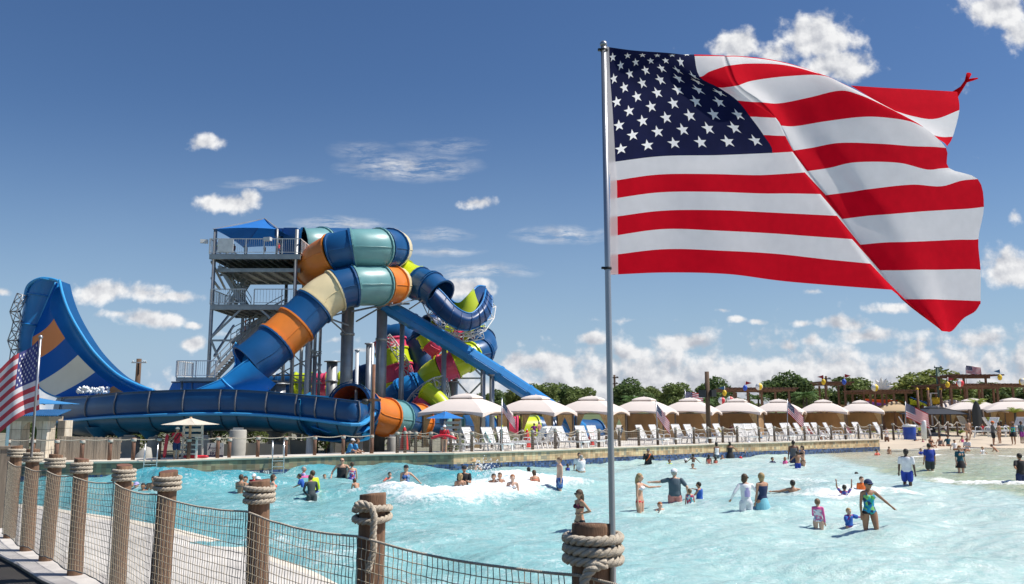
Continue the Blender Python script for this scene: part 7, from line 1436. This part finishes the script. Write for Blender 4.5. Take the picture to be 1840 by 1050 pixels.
for px, lab in ((625,'worker in a bright blue shirt and white cap sitting at the deck edge'),(634,'second worker in a bright blue shirt leaning right')):
    q = on_deck(px, 1.0); P(lab, px, 796 if px == 625 else 801, 820, 1.62, 100, 'm', 'brown', 0, [('shirt','sky'),('shorts','grey')], 'fwd', Yd=q.y, legs='sit', lean=18, hat='cap white' if px == 625 else None)
# closed red parasols on the deck
for px, yt, lab in ((727,766,'folded red parasol behind the posts right of the teal tube section'),(1063,764,'folded red parasol left of the big flagpole'),(947,771,'folded bright red parasol left of the person in purple')):
    q = on_deck(px, 4.5); a = at(px, yt, q.y); t = thing('folded_parasol', lab, 'umbrella', q); g = MB(); g.lathe((a.x, q.y, 0), [(.0, a.z), (.09, a.z-.15), (.20, a.z-.7), (.26, a.z-1.3), (.05, a.z-1.25)], 8, sm=False); g.build('canopy', mat('red canvas', (.60, .03, .03), .85), t); g = MB(); g.tube([q, (a.x, q.y, a.z)], .03, 6); g.build('pole', WSTEEL, t)
# ---- riders on the tower
for px, yt, yb, Yd, lab, c, sk in [(392,437,457,58.4,'person in green at the left end of the tower top railing','lime','t'),(403,441,457,59.2,'person leaning at the railing below the tower notice board','navy','m'),(411,445,457,58.5,'child in white behind the tower top railing','white','m'),(420,439,457,59,'person in a purple top behind the tower railing, left of centre','maroon','m'),(475,442,457,59.5,'person with brown hair in the middle of the tower top railing','brown','t'),(500,437,457,59.2,'person in a red shirt near the right end of the tower top','red','m'),
   (441,572,590,61.0,'person in orange near the top of the visible tower stairs','orange','t'),(448,568,588,61.8,'person in teal shirt high on the tower stairs','teal','m'),(432,592,611,60.2,'person in maroon halfway up the tower stairs','maroon','t'),(420,612,633,59.2,'person in dark clothes on the lower part of the tower stairs','black','t'),(455,560,583,62,'person in black at the top of the tower stairs','black','b'),(440,585,603,60.4,'child in salmon trunks on the tower stairs','salmon','m')]:
    P(lab, px, yt, yb, 1.6, 30 if Yd < 60 else 120, sk, 'dark', 0, [('shirt', c), ('shorts', 'navy')], 'down', Yd=Yd, wade=False)

for px, yt, yb, yaw, sk, hr, c, lab in [(1615,768,787,0,'m','dark','white','person in white standing behind the blue cooler'),(1577,766,786,180,'l','brown','navy','person in navy standing on the deck under the tan cabana'),(1522,768,786,30,'m','dark','coral','person in coral standing under the last white cabana'),(1653,765,784,-30,'l','blond','lime','person in lime standing between cooler and black gazebo'),(1700,763,781,90,'t','dark','white','person in white under the right side of the black gazebo'),(1766,762,782,0,'m','brown','red','person in red behind the beach loungers right of the surfboard sign'),(1808,760,782,180,'l','dark','navy','person in navy between banana plant and woman in patterned top'),(1118,766,790,150,'m','dark','sky','person in sky blue walking behind loungers right of the big flagpole'),(1315,764,786,0,'b','dark','maroon','person in maroon in the cabana right of the speaker pole')]:
    P(lab, px, yt, yb, 1.7, yaw, sk, hr, 0, [('shirt', c), ('shorts', 'grey')], 'elbow', z=DZ, wade=False)
for px, yt, yb, sk, hr, c, lab in [(1388,822,832,'m','dark','navy','swimmer in navy low in the water left of the tall man cluster'),(1655,806,817,'l','brown','royal','child in royal blue sitting in the tan shallows'),(1576,808,818,'m','dark','coral','child in coral wading in the tan shallows'),(1766,803,816,'l','blond','white','child in white in the shallows left of the crawling girl'),(1203,826,836,'m','brown','lime','swimmer in lime left of the white capped swimmer'),(700,849,860,'l','dark','coral','swimmer in coral behind the striped swimsuit woman')]:
    P(lab, px, yt, yb, 1.3, 30, sk, hr, 0, [('shirt', c)], 'out')
# water disturbed round the bathers
wo = bpy.data.objects['pool_water']; nv = len(wo.data.vertices); co = np.empty(nv*3); wo.data.vertices.foreach_get('co', co); co = co.reshape(-1, 3); ca = wo.data.color_attributes['floor']; cc = np.empty(nv*4); ca.data.foreach_get('color', cc); cc = cc.reshape(-1, 4)
for x, y, h in WET:
    m = (np.abs(co[:, 0]-x) < 1.6) & (np.abs(co[:, 1]-y) < 1.6); d = np.hypot(co[m, 0]-x, co[m, 1]-y); cc[m, 3] = np.maximum(cc[m, 3], .40*np.exp(-(d/.38)**2)); co[m, 2] += .022*np.cos(d*14)*np.exp(-d*1.8)
wo.data.vertices.foreach_set('co', co.ravel()); ca.data.foreach_set('color', cc.ravel()); wo.data.update()
# ---- spray thrown up by the breaking wave
g = MB(); r = random.Random(4)
for cx, cy, n_, sx, sy in ((868,838,130,22,12),(900,860,60,30,8),(800,880,50,60,8)):
    for k in range(n_):
        q = at(cx+r.gauss(0, sx*.6), cy+r.gauss(0, sy*.6), 31.5+r.uniform(-1, 1)); 
        if q.z > .05: g.ball(q, r.uniform(.008, .03), 4)
tag(g.build('wave_spray', mat('white spray', (.88, .9, .9), .5)), 'white droplets of spray flying over the breaking wave by the wall corner', 'spray', kind='stuff')
